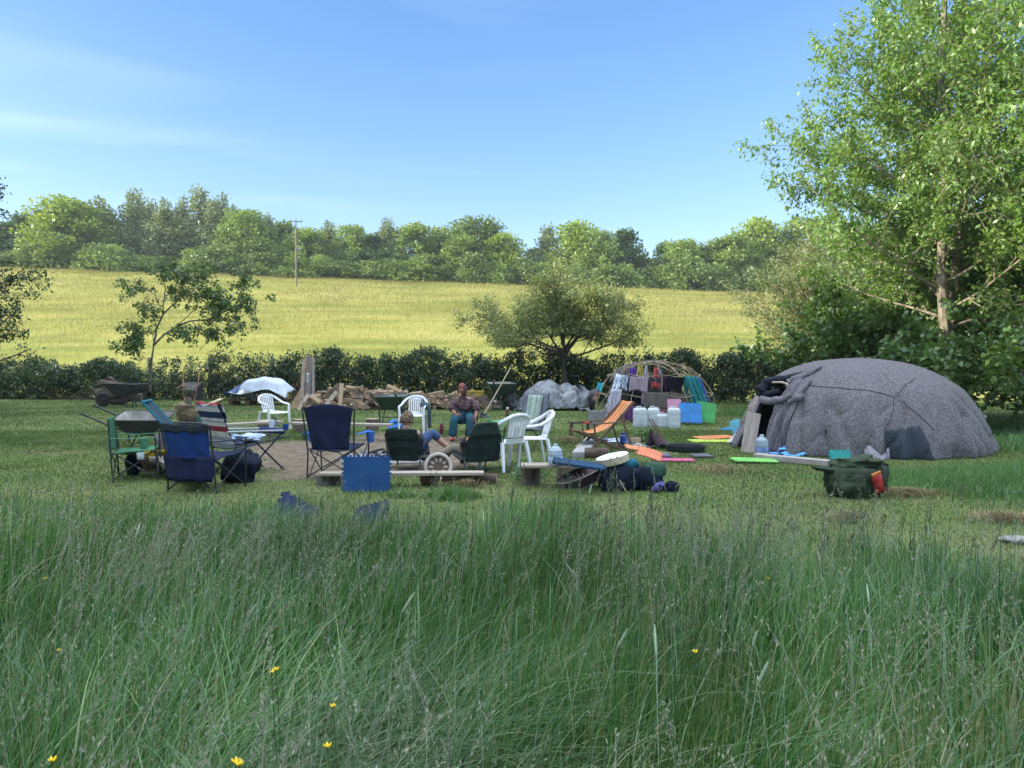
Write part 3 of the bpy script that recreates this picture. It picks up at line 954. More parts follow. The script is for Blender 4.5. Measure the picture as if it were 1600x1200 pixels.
# ================================================================ the hedge, brushwood and fence behind the camp
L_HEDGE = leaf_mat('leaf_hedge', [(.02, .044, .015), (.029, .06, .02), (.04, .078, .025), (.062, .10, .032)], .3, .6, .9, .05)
def hedge():
    r = np.random.default_rng(31)
    P, A = [], []
    n = 6600
    xs = r.uniform(-27, 16, n)
    for x in xs:
        # height follows the photo: low at the left, 2.2 m in the middle, sinking to the right
        H = 2.0 + .16 * math.sin(x * 1.3) + .13 * math.sin(x * 3.1 + 1)
        if x < -13.5: H = 1.62 + .2 * math.sin(x * 1.9)
        if -14.5 < x < -11: H = 1.95
        if x > 5: H = 2.0 + .12 * math.sin(x * 2)
        gap = .5 + .5 * math.sin(x * 2.7 + 2 * math.sin(x * .9))
        if -15 < x < -10.5: gap *= .75
        u = r.random() ** .72
        if u > .74 and r.random() > .22 + .78 * gap: continue
        if -17 < x < -10.8 and u > .45 and r.random() > .45: continue
        z = u * H
        y = float(hedge_y(x)) + r.normal() * .33 * (1.15 - .45 * u) - (1.15 if x < -14 and r.random() < .6 else 0)
        k = int(r.integers(16, 40))
        s = .2 * r.uniform(.6, 1.3)
        d = rnd_unit(r, k) * (r.random((k, 1)) ** .5)
        P.append(np.array([x, y, z]) + d * s * np.array([1.1, 1, 1.15])); A.append(d + np.array([0, 0, .35]))
    # upright shoots
    for x in r.uniform(-14, 16, 260):
        H = 1.95 + .15 * math.sin(x * 1.3); hh = r.uniform(.1, .45); k = int(hh * 36)
        q = np.stack([np.full(k, x) + r.normal(size=k) * .03, np.full(k, float(hedge_y(x))) + r.normal(size=k) * .1, H - .25 + r.random(k) * (hh + .15)], -1)
        P.append(q); A.append(rnd_unit(r, k))
    P = np.concatenate(P); A = np.concatenate(A); P[:, 2] = np.abs(P[:, 2])
    V, F = leaf_quads(r, P, .105, axis_bias=A, aspect=.62)
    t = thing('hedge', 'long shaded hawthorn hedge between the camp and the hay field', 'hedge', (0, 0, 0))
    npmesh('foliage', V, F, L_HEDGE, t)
    mb = MB()
    for x in np.arange(-26, 15.5, .42):
        x = x + r.uniform(-.12, .12); y = float(hedge_y(x))
        H = r.uniform(1.2, 1.9) if x > -13.5 else r.uniform(.7, 1.2)
        p = [(x, y, -.05)]
        for j in range(4):
            p.append((p[-1][0] + r.normal() * .08, p[-1][1] + r.normal() * .06, H * (j + 1) / 4))
        mb.tube(p, [.03, .026, .02, .014, .006], 5)
        for j in range(3):
            z = H * r.uniform(.25, .8)
            mb.tube([(x, y, z), (x + r.normal() * .25, y + r.normal() * .2, z + .3), (x + r.normal() * .4, y + r.normal() * .3, z + .55)], [.012, .009, .004], 4)
    mb.build('stems', BARK, t)
hedge()

def brushwood():
    """dead hedge: tangled dry brash laid along the left end"""
    r = np.random.default_rng(33)
    mb = MB()
    for i in range(260):
        x = r.uniform(-26, -14.6); y = float(hedge_y(x)) - .9 + r.normal() * .28
        z = abs(r.normal()) * .36 + .05
        if z > 1.25: continue
        a = r.normal() * .5; el = r.normal() * .28; l = r.uniform(.7, 2.2)
        d = Vector((math.cos(a) * math.cos(el), math.sin(a) * .5, math.sin(el))) * l
        p0 = Vector((x, y, z)); pm = p0 + d * .5 + Vector((r.normal() * .06, r.normal() * .06, r.normal() * .08))
        p1 = p0 + d
        for q in (p0, pm, p1): q.z = max(.02, min(1.3, q.z))
        mb.tube([p0, pm, p1], [.017, .013, .005], 4)
    o = mb.build('brushwood', M('dead_twig', (.085, .07, .055), (.04, .033, .028), 8))
    tag(o, 'long heap of tangled dead brushwood laid along the left end of the hedge', 'brushwood')
brushwood()

def fence():
    t = thing('wire_fence', 'rusty sheep wire fence on weathered posts showing in the thin part of the hedge', 'fence', (0, 0, 0))
    wood = M('fence_post', (.24, .215, .17), (.13, .115, .09), 6, .9, .5)
    wire = M('fence_wire', (.12, .1, .085), metal=.6, rough=.6)
    xs = [-17.4, -14.3, -11.2, -8.1]
    for i, x in enumerate(xs):
        y = float(hedge_y(x)) + .75
        MB().tube([(x, y, -.2), (x + .01, y, 1.0), (x, y, 1.95)], [.11, .105, .1], 8).build('post', wood, t, smooth=True)
    mb = MB()
    x0, x1 = xs[0], xs[-1]
    f = lambda x, z: (x, float(hedge_y(x)) + .68, z)
    for z in (.25, .5, .75, 1.0, 1.25, 1.5, 1.72):
        mb.tube([f(x, z + .01 * math.sin(x * 3)) for x in np.linspace(x0, x1, 12)], .006, 3)
    for x in np.arange(x0, x1, .22):
        mb.tube([f(x, .2), f(x, 1.72)], .005, 3)
    mb.build('wire_netting', wire, t)
fence()

# ================================================================ near trees
def leaf_tree(name, label, loc, cfg, trunks, mat, bark, leaf, per_m, spread, seed, droop=.2, aspect=.55, cat='tree', clip=None, axb=.7, upb=.6, group=None, sides=(8, 6, 5, 4, 3)):
    """trunks: list of (points, radius, limbs) with limbs = list of (t, direction, length, radius)"""
    r = np.random.default_rng(seed)
    paths, twigs = [], []
    for pts, rad, limbs in trunks:
        pts = [np.array(p, float) for p in pts]
        paths.append((pts, rad, 0))
        for (t, d, ln, lr) in limbs:
            u = t * (len(pts) - 1); i = min(int(u), len(pts) - 2); f = u - i
            s = pts[i] * (1 - f) + pts[i + 1] * f
            grow(r, s, d, ln, lr, 0, cfg, paths, twigs)
    th = thing(name, label, cat, loc, group=group)
    P, A = twig_points(r, twigs, per_m, spread)
    if clip is not None:
        k = clip(P); P, A = P[k], A[k]
    V, F = leaf_quads(r, P, leaf, axis_bias=A * axb, droop=droop, aspect=aspect, upbias=upb)
    # shift limb levels so that trunk gets most sides
    paths_mesh([(p, q, lv if i < 1 else lv + 1) for i, (p, q, lv) in enumerate(paths)], sides).build('trunk', bark, th)
    npmesh('crown', V, F, mat, th)
    print('LEAVES', name, len(P))
    return th, len(P)

L_CHERRY = leaf_mat('leaf_cherry', [(.10, .205, .03), (.14, .265, .042), (.18, .315, .055), (.25, .36, .085)], .45, .35, .5, .05)
def cherry_pair():
    r = np.random.default_rng(41)
    cfg = [dict(seg=.4, wander=.05, up=.035, kids=lambda l: 4 + l * 2.6, ang=48, ratio=.42, first=.18, flat=.8, leafy=True),
           dict(seg=.22, wander=.10, up=.01, kids=lambda l: 2 + l * 2.4, ang=45, ratio=.5, first=.2, leafy=True),
           dict(seg=.15, wander=.13, up=-.02)]
    def limbs(H, prof, n, seed, z0, r0):
        q = random.Random(seed); out = []
        for i in range(n):
            z = z0 + (H - z0) * (i + q.random() * .6) / n
            a = i * 2.39996 + q.uniform(-.3, .3)
            l = prof(z) * q.uniform(.82, 1.08)
            el = R(12 + 38 * (z / H) ** 1.3)
            out.append((min(.985, z / H), (math.cos(a) * math.cos(el), math.sin(a) * math.cos(el), math.sin(el)), l, r0 * (1 - .78 * z / H)))
        return out
    prof1 = lambda z: np.interp(z, [2.5, 4, 6, 8, 10, 12, 15.5], [3.6, 5.2, 5.5, 4.6, 3.9, 3.0, .9])
    D = 20.0
    p = at(1478, 660); bx = (1480 - 800) / FPX * D
    tr1 = [(0, 0, -.2), (-.05, .0, 2), (-.18, .05, 4.2), (-.12, .0, 6.5), (-.22, .1, 9), (-.15, .1, 12), (-.1, .0, 15.5)]
    leaf_tree('cherry_tree', 'tall sunlit cherry tree leaning over the grey lodge, left of a twin pair of trunks', (bx, D, 0), cfg,
              [(tr1, .17, limbs(15.5, prof1, 42, 3, 3.2, .05))], L_CHERRY, BARK_PALE, .128, 27, .075, 42, droop=.75, aspect=.46, axb=.5)
    prof2 = lambda z: np.interp(z, [2.5, 4, 6, 8, 10, 12, 15.5], [2.8, 3.6, 4.2, 4.2, 3.6, 2.8, .8])
    tr2 = [(0, 0, -.2), (.12, 0, 2), (.3, .1, 4.5), (.42, .1, 6.5), (.4, .2, 9), (.5, .2, 12), (.5, .2, 15.5)]
    leaf_tree('cherry_tree', 'tall cherry tree at the right edge, right one of the twin pair of trunks', (bx + .55, D + 1.0, 0), cfg,
              [(tr2, .16, limbs(15.5, prof2, 38, 8, 4.0, .05))], L_CHERRY, BARK_PALE, .128, 32, .085, 43, droop=.75, aspect=.46, axb=.5)
    # a third, mostly outside the frame on the right
    leaf_tree('cherry_tree', 'cherry tree at the far right edge with its trunk outside the picture', (bx + 4.6, D - 1.5, 0), cfg,
              [(tr1, .17, limbs(15.5, prof1, 40, 13, 2.6, .07))], L_CHERRY, BARK_PALE, .128, 32, .085, 44, droop=.75, aspect=.46, axb=.5)
cherry_pair()

def hazel(name, label, loc, H, n, seed, mat, leaf=.16, spreadr=1.6, per=30, lean=(0, 0)):
    """many-stemmed bush with broad leaves"""
    cfg = [dict(seg=.3, wander=.06, up=-.015, kids=lambda l: 3 + l * 2.2, ang=42, ratio=.45, first=.25, leafy=True, flat=.6),
           dict(seg=.2, wander=.12, up=-.02, kids=2, ang=40, ratio=.5, first=.3, leafy=True),
           dict(seg=.15, wander=.12, up=-.04)]
    q = random.Random(seed); trunks = []
    for i in range(n):
        a = i * 2.4 + q.random(); tilt = q.uniform(.1, .75)
        d = (math.cos(a) * tilt + lean[0], math.sin(a) * tilt + lean[1], 1)
        base = np.array([math.cos(a) * .15, math.sin(a) * .15, -.1])
        dn = np.array(d) / np.linalg.norm(d); l = H * q.uniform(.7, 1.1)
        trunks.append(([base, base + dn * .5], .03, [(.9, d, l, .028)]))
    return leaf_tree(name, label, loc, cfg, trunks, mat, BARK, leaf, per, .06, seed, droop=.35, aspect=.72, cat='bush', axb=.5, upb=.9)
L_HAZEL = leaf_mat('leaf_hazel', [(.07, .145, .026), (.095, .185, .036), (.125, .22, .048)], .35, .35, .9, .06)
hazel('hazel_bush', 'leafy hazel bush with broad leaves directly behind the grey lodge', (10.4, 18.4, 0), 2.1, 15, 51, L_HAZEL)
hazel('hazel_bush', 'broad leaved bush overhanging the grass at the right edge', (12.4, 16.8, 0), 2.5, 15, 52, L_HAZEL)
hazel('hazel_bush', 'tall shaded bush between the willow scrub and the cherry trunks', (10.6, 23.5, 0), 3.6, 15, 53, L_HAZEL)
hazel('hazel_bush', 'shadowy bush behind the cherry trunks', (13.4, 23.5, 0), 4.8, 18, 54, L_HAZEL)
hazel('hazel_bush', 'dense shaded bush at the right edge behind the cherry trees', (16.4, 21.5, 0), 5.0, 18, 55, L_HAZEL)
hazel('hazel_bush', 'bush at the right edge, behind the bush overhanging the grass', (14.8, 19.4, 0), 3.0, 14, 56, L_HAZEL)

L_WILLOW = leaf_mat('leaf_willow', [(.13, .17, .05), (.17, .21, .065), (.21, .25, .085)], .35, .3, .6, .06)
def willow():
    cfg = [dict(seg=.4, wander=.05, up=.03, kids=lambda l: 3 + l * 1.8, ang=30, ratio=.42, first=.3, leafy=False, pull=np.array([-.012, 0, 0])),
           dict(seg=.25, wander=.10, up=.02, kids=lambda l: 2 + l * 2, ang=38, ratio=.5, first=.2, leafy=True),
           dict(seg=.15, wander=.12, up=-.01)]
    q = random.Random(7); trunks = []
    D = 27.0
    for i in range(16):
        bx = q.uniform(-.8, .9); tx = q.uniform(-.62, .15)
        base = np.array([bx, q.uniform(-.5, .5), -.1]); d = np.array([tx, q.uniform(-.3, .3), 1.0])
        dn = d / np.linalg.norm(d); l = q.uniform(4.0, 6.4)
        trunks.append(([base, base + dn * .4], .05, [(.95, d, l, .048)]))
    leaf_tree('willow_scrub', 'pale thin stemmed willow scrub leaning left behind the grey lodge', ((1318 - 800) / FPX * D, D, 0), cfg, trunks, L_WILLOW, M('bark_willow', (.45, .38, .27), (.28, .23, .16), 8), .12, 40, .10, 61, droop=.1, aspect=.32, axb=.9, cat='bush')
willow()

L_HAW = leaf_mat('leaf_hawthorn', [(.15, .195, .05), (.19, .24, .065), (.235, .275, .085), (.32, .31, .14)], .33, .45, .7, .05)
def hawthorn():
    D = 29.5
    x = (882 - 800) / FPX * D
    cfg = [dict(seg=.3, wander=.07, up=.012, kids=lambda l: 4 + l * 2.3, ang=44, ratio=.46, first=.28, leafy=False),
           dict(seg=.2, wander=.11, up=.0, kids=lambda l: 3 + l * 2.2, ang=46, ratio=.5, first=.15, flat=.7, leafy=True),
           dict(seg=.12, wander=.14, up=-.015, kids=2, ang=45, ratio=.55, first=.3, leafy=True),
           dict(seg=.12, wander=.14, up=-.02)]
    q = random.Random(9)
    limbs = []
    for i in range(13):
        a = i * 2.39996 + .4
        el = R([14, 58, 30, 74, 20, 46, 16, 62, 36, 22, 50, 16, 68][i])
        l = 3.75 if el < .65 else 3.25
        limbs.append((.72 + .28 * (i / 13), (math.cos(a) * math.cos(el), math.sin(a) * math.cos(el), math.sin(el)), l * q.uniform(.9, 1.08), .05))
    tr = [(0, 0, -.2), (.03, 0, .9), (-.04, .02, 1.7), (.0, 0, 2.35)]
    leaf_tree('hawthorn_tree', 'wide umbrella shaped hawthorn standing in the hedge in the middle', (x, D, 0), cfg, [(tr, .13, limbs)], L_HAW, M('bark_dark', (.085, .07, .055), (.04, .034, .028), 9, .9, .5), .095, 62, .16, 71, droop=.1, aspect=.6, axb=.5, upb=.9, clip=lambda P: P[:, 2] > 2.3 + .55 * np.exp(-(P[:, 0] / 1.3) ** 2))
hawthorn()

L_SAP = leaf_mat('leaf_oak_sapling', [(.055, .105, .024), (.075, .14, .032), (.10, .17, .04), (.17, .22, .06)], .33, .4, .9, .06)
def sapling():
    D = 28.0
    bx = (234 - 800) / FPX * D
    def Q(px, py): 
        p = atd(px, py, D); return np.array([p.x - bx, 0, p.z])
    r = np.random.default_rng(81)
    t = thing('oak_sapling', 'young forked oak sapling with bunched leaves behind the left wheelbarrows', 'tree', (bx, D, 0))
    br = [
        ([(234, 612), (236, 570), (240, 540)], .06),
        ([(240, 540), (244, 512), (254, 490), (270, 470), (285, 455), (296, 440)], .042),
        ([(240, 540), (256, 524), (278, 508), (300, 502), (330, 500), (350, 488), (368, 474)], .04),
        ([(240, 532), (232, 518), (214, 516)], .02), ([(254, 490), (246, 462), (232, 452), (212, 448)], .02),
        ([(254, 490), (262, 450), (258, 430), (256, 418)], .022), ([(270, 470), (300, 460), (330, 455)], .02),
        ([(296, 440), (310, 430), (322, 424)], .014), ([(285, 455), (282, 436), (284, 424)], .014),
        ([(350, 488), (378, 478), (402, 468)], .018), ([(368, 474), (380, 452), (384, 434)], .015),
        ([(300, 502), (318, 516), (340, 524)], .016), ([(278, 508), (310, 480), (338, 476)], .018),
        ([(330, 500), (352, 506), (374, 512)], .014), ([(236, 570), (222, 555), (208, 540), (200, 528)], .014),
        ([(244, 512), (238, 490), (222, 480), (214, 484)], .014), ([(312, 548), (318, 540), (326, 535)], .01), ([(278, 508), (288, 520), (300, 524)], .01),
        ([(226, 552), (214, 548), (206, 540)], .01), ([(330, 455), (346, 462), (352, 470)], .012),
    ]
    mb = MB(); P = []
    for k, (pp, rad) in enumerate(br):
        dep = [r.normal() * .25 for _ in pp]
        pts = []
        for i, (a, b) in enumerate(pp):
            q = Q(a, b)
            q[1] = 0 if k == 0 else (r.normal() * .35 * (i / (len(pp) - 1)) if i else 0)
            pts.append(q)
        n = len(pts)
        mb.tube(pts, [rad * (1 - .55 * i / (n - 1)) for i in range(n)], 6)
        if k >= 1 and k != 16:
            ends = [pts[-1]] + [pts[i] * f + pts[i + 1] * (1 - f) for i in range(max(0, n - 3) if k in (1, 2) else n // 2, n - 1) for f in (.3, .75)]
            for e in ends:
                for c in range(int(r.integers(4, 7))):
                    cc = e + r.normal(size=3) * np.array([.22, .3, .17])
                    m = int(r.integers(18, 34))
                    P.append(cc + rnd_unit(r, m) * r.random((m, 1)) ** .5 * .2 * r.uniform(.7, 1.2))
    mb.build('trunk', BARK, t)
    P = np.concatenate(P)
    V, F = leaf_quads(r, P, .125, droop=.15, aspect=.6, upbias=.9)
    npmesh('crown', V, F, L_SAP, t)
sapling()

def edge_tree():
    """dark tree whose branches reach in from the left"""
    cfg = [dict(seg=.4, wander=.07, up=.015, kids=lambda l: 4 + l * 1.7, ang=45, ratio=.45, first=.25, leafy=False),
           dict(seg=.25, wander=.11, up=.0, kids=lambda l: 3 + l * 2, ang=45, ratio=.5, first=.15, leafy=True),
           dict(seg=.15, wander=.13, up=-.02, kids=2, ang=40, ratio=.5, first=.3, leafy=True), dict(seg=.12, wander=.14, up=-.02)]
    limbs = []
    q = random.Random(4)
    for i in range(22):
        a = i * 2.39996; z = .2 + .78 * i / 22; el = R(8 + 50 * z)
        limbs.append((z, (math.cos(a) * math.cos(el), math.sin(a) * math.cos(el), math.sin(el)), (3.6 - 2.2 * max(0, z - .45)) * q.uniform(.85, 1.1), .06 * (1.2 - z)))
    leaf_tree('hedgerow_tree', 'dark shaded tree reaching in at the left edge of the picture', (-18.4, 23.0, 0), cfg, [([(0, 0, -.2), (.1, 0, 2), (0, .1, 4.2), (.1, 0, 6.6)], .17, limbs)],
              leaf_mat('leaf_edge', [(.035, .065, .02), (.05, .09, .027), (.07, .115, .035)], .3, .4, .8, .05), BARK, .11, 30, .09, 91, axb=.5)
edge_tree()

# ================================================================ the wood left of the camp (outside the frame): it is what shades the camp
def wood():
    r = np.random.default_rng(101)
    P, A = [], []
    mb = MB()
    for i in range(34):
        y = -26 + i * 1.62 + r.normal() * .4
        x = -(27.5 + (i % 3) * 4.2) + r.normal() * .7
        if y > 27: continue
        H = 15.5 + r.normal() * .9 + (1.2 if i % 3 else 0); rad = 3.6
        mb.tube([(x, y, -.2), (x + .2, y, H * .5), (x, y + .2, H * .92)], [.26, .18, .06], 6)
        for j in range(95):
            u = r.random(); rr = rad * math.sqrt(max(0, 1 - ((u - .42) / .6) ** 2)) * r.random() ** .35; a = r.random() * 6.283
            c = np.array([x + math.cos(a) * rr, y + math.sin(a) * rr, .3 + u * (H - .3)])
            k = 20; d = rnd_unit(r, k) * r.random((k, 1)) ** .4
            P.append(c + d * .95); A.append(d)
    P = np.concatenate(P); A = np.concatenate(A); P[:, 2] = np.abs(P[:, 2])
    V, F = leaf_quads(r, P, .62, axis_bias=A, aspect=.8)
    Vt = np.array(mb.v); Ft = np.array([f for f in mb.f if len(f) == 4])
    o = npmesh('woodland', np.concatenate([V, Vt]), np.concatenate([F, Ft + len(V)]), [L_FAR[3], BARK], mi=np.concatenate([np.zeros(len(F)), np.ones(len(Ft))]))
    tag(o, 'belt of tall woodland along the left side of the camp', 'woodland', kind='stuff')
wood()
# ================================================================ camp materials
WHITE = M('white_plastic', (.78, .79, .80), (.66, .67, .68), 6, .38, spec=.5)
STEEL = M('black_steel', (.018, .018, .02), (.03, .03, .032), 20, .45)
GREENSTEEL = M('green_steel', (.03, .045, .035), (.02, .03, .024), 20, .5)
WOOD = M('weathered_plank', (.40, .34, .27), (.24, .20, .16), 7, .85, .4, 20, stretch=(.25, 3, 3))
WOODV = M('weathered_plank_upright', (.38, .31, .24), (.22, .18, .14), 7, .85, .4, 20, stretch=(3, 3, .25))
WOODP = M('pale_sawn_wood', (.55, .40, .26), (.40, .28, .17), 7, .8, .3, 20, stretch=(3, 3, .3))
WOODD = M('dark_stained_wood', (.14, .085, .05), (.075, .045, .028), 9, .6, .2)
LOGBARK = M('log_bark', (.16, .12, .09), (.06, .045, .035), 7, .95, .8, 14, stretch=(2, 2, .5))
LOGEND = M('log_end', (.46, .36, .25), (.30, .22, .15), 9, .9, .3)
FELT = None
def cloth(name, c, c2=None, sc=10, **k):
    k.setdefault('rough', .9); k.setdefault('bump', .55); k.setdefault('bscale', 9); k.setdefault('spec', .15)
    return M('cloth_' + name, c, c2, sc, **k)

def face(dx, dy):
    """rotation that turns a thing built facing +Y towards (dx, dy)"""
    return math.atan2(dy, dx) - PI / 2

# ================================================================ white plastic garden chairs
def plastic_chair(loc, rz, label, proto=None, group='white plastic garden chairs', scale=1.0):
    if proto: return dup(proto, loc, rz, label, scale=scale)
    t = thing('garden_chair', label, 'chair', loc, rz, group, scale=scale)
    def seat(u, v):
        x = (u - .5) * 2; y = (v - .5) * 2
        wx = .245 + .02 * v
        return (x * wx, y * .235 + .0, .43 - .018 * (1 - x * x) * (1 - y * y * .6) + .012 * v - .014 * max(0, y) ** 6 * 2)
    MB().sheet(seat, 12, 12).build('seat', WHITE, t, thick=.014, bevel=.004)
    mb = MB()
    arc = [(-.295, -.10, .665), (-.275, -.22, .72), (-.215, -.315, .79), (-.12, -.355, .84), (0, -.365, .855), (.12, -.355, .84), (.215, -.315, .79), (.275, -.22, .72), (.295, -.10, .665)]
    mb.tube(arc, [.022] * 9, 8)
    yb = lambda z: -.232 - .125 * ((z - .43) / .42) ** .9 if z > .43 else -.232
    def panel(x0, x1, z0, z1):
        mb.sheet(lambda u, v: (x0 + (x1 - x0) * u, yb(z0 + (z1 - z0) * v) + .25 * (x0 + (x1 - x0) * u) ** 2, z0 + (z1 - z0) * v), 2, 8)
    panel(-.165, .165, .41, .50)
    for i in range(7):
        x = -.15 + i * .05
        panel(x - .0155, x + .0155, .50, .835 - .30 * x * x * 3)
    panel(-.165, -.135, .50, .80); panel(.135, .165, .50, .80)
    panel(-.16, .16, .775, .845)
    mb.build('backrest', WHITE, t, thick=.014)
    for sx in (-1, 1):
        m2 = MB()
        m2.tube([(sx * .295, -.10, .665), (sx * .305, .02, .645), (sx * .302, .14, .635), (sx * .297, .205, .62), (sx * .29, .225, .57)], [.022, .024, .026, .026, .022], 8, flat=1.0)
        m2.build('armrest', WHITE, t)
        MB().tube([(sx * .29, .225, .60), (sx * .275, .23, .43), (sx * .29, .262, 0)], [.026, .036, .024], 6).build('leg', WHITE, t)
        MB().tube([(sx * .225, -.225, .44), (sx * .24, -.25, .3), (sx * .265, -.315, 0)], [.034, .034, .022], 6).build('leg', WHITE, t)
    return t
ch1 = plastic_chair(at(428, 671), face(.75, -.66), 'white slatted plastic chair at the back left, next to the plank bench on a log', scale=1.0)
plastic_chair(at(646, 677), face(-.06, -1), 'white plastic chair with a dark jacket over its arm, facing the camera', ch1, scale=1.0)
plastic_chair(at(789, 733), face(-.62, .78), 'white plastic chair seen from behind, beside the dark green recliner', ch1)
plastic_chair(at(828, 727), face(-.97, -.22), 'white plastic chair turned sideways, nearest the water bottle bench', ch1)

# ================================================================ folding camp chairs
def camp_chair(name, label, loc, rz, fab, fab2, frame, back_h=.92, bw=.30, arch=.0, taper=0.0, waist=1.0, cup=None, arms=None, seat_z=.42, recline=.09, topband=None, skirt=None, seat_fab=None, scale=1.0, cat='folding chair'):
    t = thing(name, label, cat, loc, rz, 'folding camp chairs', scale=scale)
    W = .33; wz = .60
    yt = -.30 - recline; yr = lambda z: -.30 - recline * max(0, (z - .35)) / (back_h - .35)
    for sx in (-1, 1):
        MB().tube([(sx * W, -.28, 0), (sx * (W - .02), -.30, .38), (sx * (bw + .015), yt, back_h)], .011, 7).build('back_pole', frame, t)
        MB().tube([(sx * W, .27, 0), (sx * (W + .02), .25, wz)], .010, 7).build('leg', frame, t)
        mb = MB()
        mb.tube([(sx * W, .27, .03), (sx * (W - .03), -.28, seat_z - .02)], .009, 6)
        mb.tube([(sx * (W - .02), -.27, .03), (sx * W, .25, seat_z)], .009, 6)
        mb.build('side_cross', frame, t)
        MB().tube([(sx * W, .27, .03), (-sx * (W - .04), .24, seat_z)], .009, 6).build('front_cross', frame, t)
        MB().tube([(sx * W, -.28, .03), (-sx * (W - .04), -.29, seat_z - .03)], .009, 6).build('rear_cross', frame, t)
        a = MB().sheet(lambda u, v: (sx * (W + .015 + (u - .5) * .075), -.31 + .57 * v, wz + .005 - .02 * math.sin(PI * v) * .6), 3, 8).build('armrest', arms or fab2, t, thick=.008)
        if cup and (cup == 'both' or (cup == 'right' and sx > 0)):
            MB().lathe([(.045, 0), (.055, .07), (.06, .15)], 12, (sx * (W + .08), .12, wz - .15)).build('cup_holder', arms or fab2, t)
        MB().lathe([(.022, 0), (.024, .02), (.012, .03)], 8, (sx * W, .27, -.002)).build('foot_cap', STEEL, t)
    sf = seat_fab or fab
    MB().sheet(lambda u, v: ((u - .5) * 2 * (W - .03), -.29 + .54 * v, seat_z - .03 + .035 * v - .055 * math.sin(PI * u) * math.sin(PI * min(1, v + .1)) + .006 * math.sin(u * 17 + v * 9)), 14, 12).build('seat', sf, t, thick=.008)
    def back(u, v):
        z = (seat_z - .02) + (back_h - seat_z + .02) * v
        x = (u - .5) * 2
        k = bw * (1 - (1 - waist) * (1 - v) ** .7) * (1 - taper * v)
        z += arch * (1 - x * x) * v
        sag = .05 * (1 - x * x) * (1 - .4 * v)
        return (x * k, yr(z) - sag - .002 + .010 * math.sin(x * 5 + z * 13) * (1 - v) + .004 * math.sin(x * 23 + z * 7), z)
    bk = MB().sheet(back, 16, 16).build('backrest', fab, t, thick=.009)
    if topband:
        MB().sheet(lambda u, v: tuple(np.array(back(u, .78 + .24 * v)) + np.array([0, -.008 - .008 * math.sin(u * 21), .006 * math.sin(u * 15)])), 14, 4).build('top_band', topband, t, thick=.008)
    if skirt:
        MB().sheet(lambda u, v: ((u - .5) * 2 * (W + .02 - .05 * v), -.33 - .03 * math.sin(PI * u) + .025 * math.sin(u * 14), seat_z + .02 - (seat_z - .12) * v), 14, 6).build('storage_pocket', skirt, t, thick=.008)
    return t
NAVY = cloth('navy', (.018, .024, .06), (.012, .016, .042), 6)
BLUE = cloth('blue', (.018, .05, .19), (.012, .035, .14), 5)
BRIGHTBLUE = cloth('bright_blue', (.05, .14, .42), (.035, .10, .32), 8)
CGREEN = cloth('green', (.075, .20, .115), (.05, .145, .08), 8)
camp_chair('camp_chair', 'large navy camp chair seen from behind with bright blue cup holders', at(529, 744), face(.10, 1), NAVY, BRIGHTBLUE, STEEL, back_h=.94, bw=.335, arch=.06, waist=.74, cup='both', arms=BRIGHTBLUE, scale=1.06)
camp_chair('camp_chair', 'bright blue camp chair with a dark patterned top band, front of the left cluster', at(325, 764), face(.28, 1), BLUE, NAVY, STEEL, back_h=.80, bw=.32, waist=.86, cup=None,
           topband=M('cloth_speckled', (.02, .025, .035), (.25, .27, .3), 34, .9, lo=.28, hi=.36), skirt=NAVY, seat_fab=NAVY, scale=1.08)
gc = camp_chair('camp_chair', 'green folding camp chair with armrests at the far left of the group', at(216, 747), face(.93, .36), CGREEN, CGREEN, STEEL, back_h=.86, bw=.27, cup='right', arms=CGREEN, recline=.03, scale=1.0)
MB().sheet(lambda u, v: (.335 + .002 * math.sin(u * 5), .02 + .09 * u, .40 - .10 * v), 2, 2).build('care_label', cloth('label', (.7, .72, .75)), gc, thick=.003)

def recliner_side():
    t = thing('mesh_recliner', 'teal edged mesh folding chair leaning far back, behind the bright blue chair', 'folding chair', at(306, 735), face(.95, .25), 'folding camp chairs', scale=1.08)
    mesh = cloth('mesh_slate', (.045, .075, .10), (.03, .05, .07), 40)
    teal = cloth('teal_edge', (.025, .16, .21), (.02, .12, .16), 9)
    A, B, C = Vector((0, -.12, .36)), Vector((0, -.62, .98)), Vector((0, .36, .44))
    bar_ = MB()
    for sx in (-1, 1):
        off = Vector((sx * .27, 0, 0))
        MB().tube([A + off, B + off], .016, 8).build('back_rail', teal, t)
        MB().tube([A + off, C + off], .014, 8).build('seat_rail', STEEL, t)
        MB().tube([Vector((sx * .28, -.30, .58)), Vector((sx * .29, .34, 0))], .012, 8).build('leg', STEEL, t)
        MB().tube([Vector((sx * .28, .30, .44)), Vector((sx * .29, -.42, 0))], .012, 8).build('leg', STEEL, t)
        MB().tube([Vector((sx * .31, -.36, .66)), Vector((sx * .31, .24, .62))], .016, 8).build('armrest', STEEL, t)
    MB().sheet(lambda u, v: tuple(A.lerp(B, v) + Vector(((u - .5) * .54, .05 * math.sin(PI * u) * -.6, 0))), 8, 10).build('backrest', mesh, t, thick=.008)
    MB().sheet(lambda u, v: tuple(A.lerp(C, v) + Vector(((u - .5) * .54, 0, -.04 * math.sin(PI * u) * math.sin(PI * v)))), 8, 8).build('seat', mesh, t, thick=.008)
    MB().tube([B + Vector((-.285, 0, 0)), B + Vector((.285, 0, 0))], .02, 8).build('top_rail', teal, t)
recliner_side()

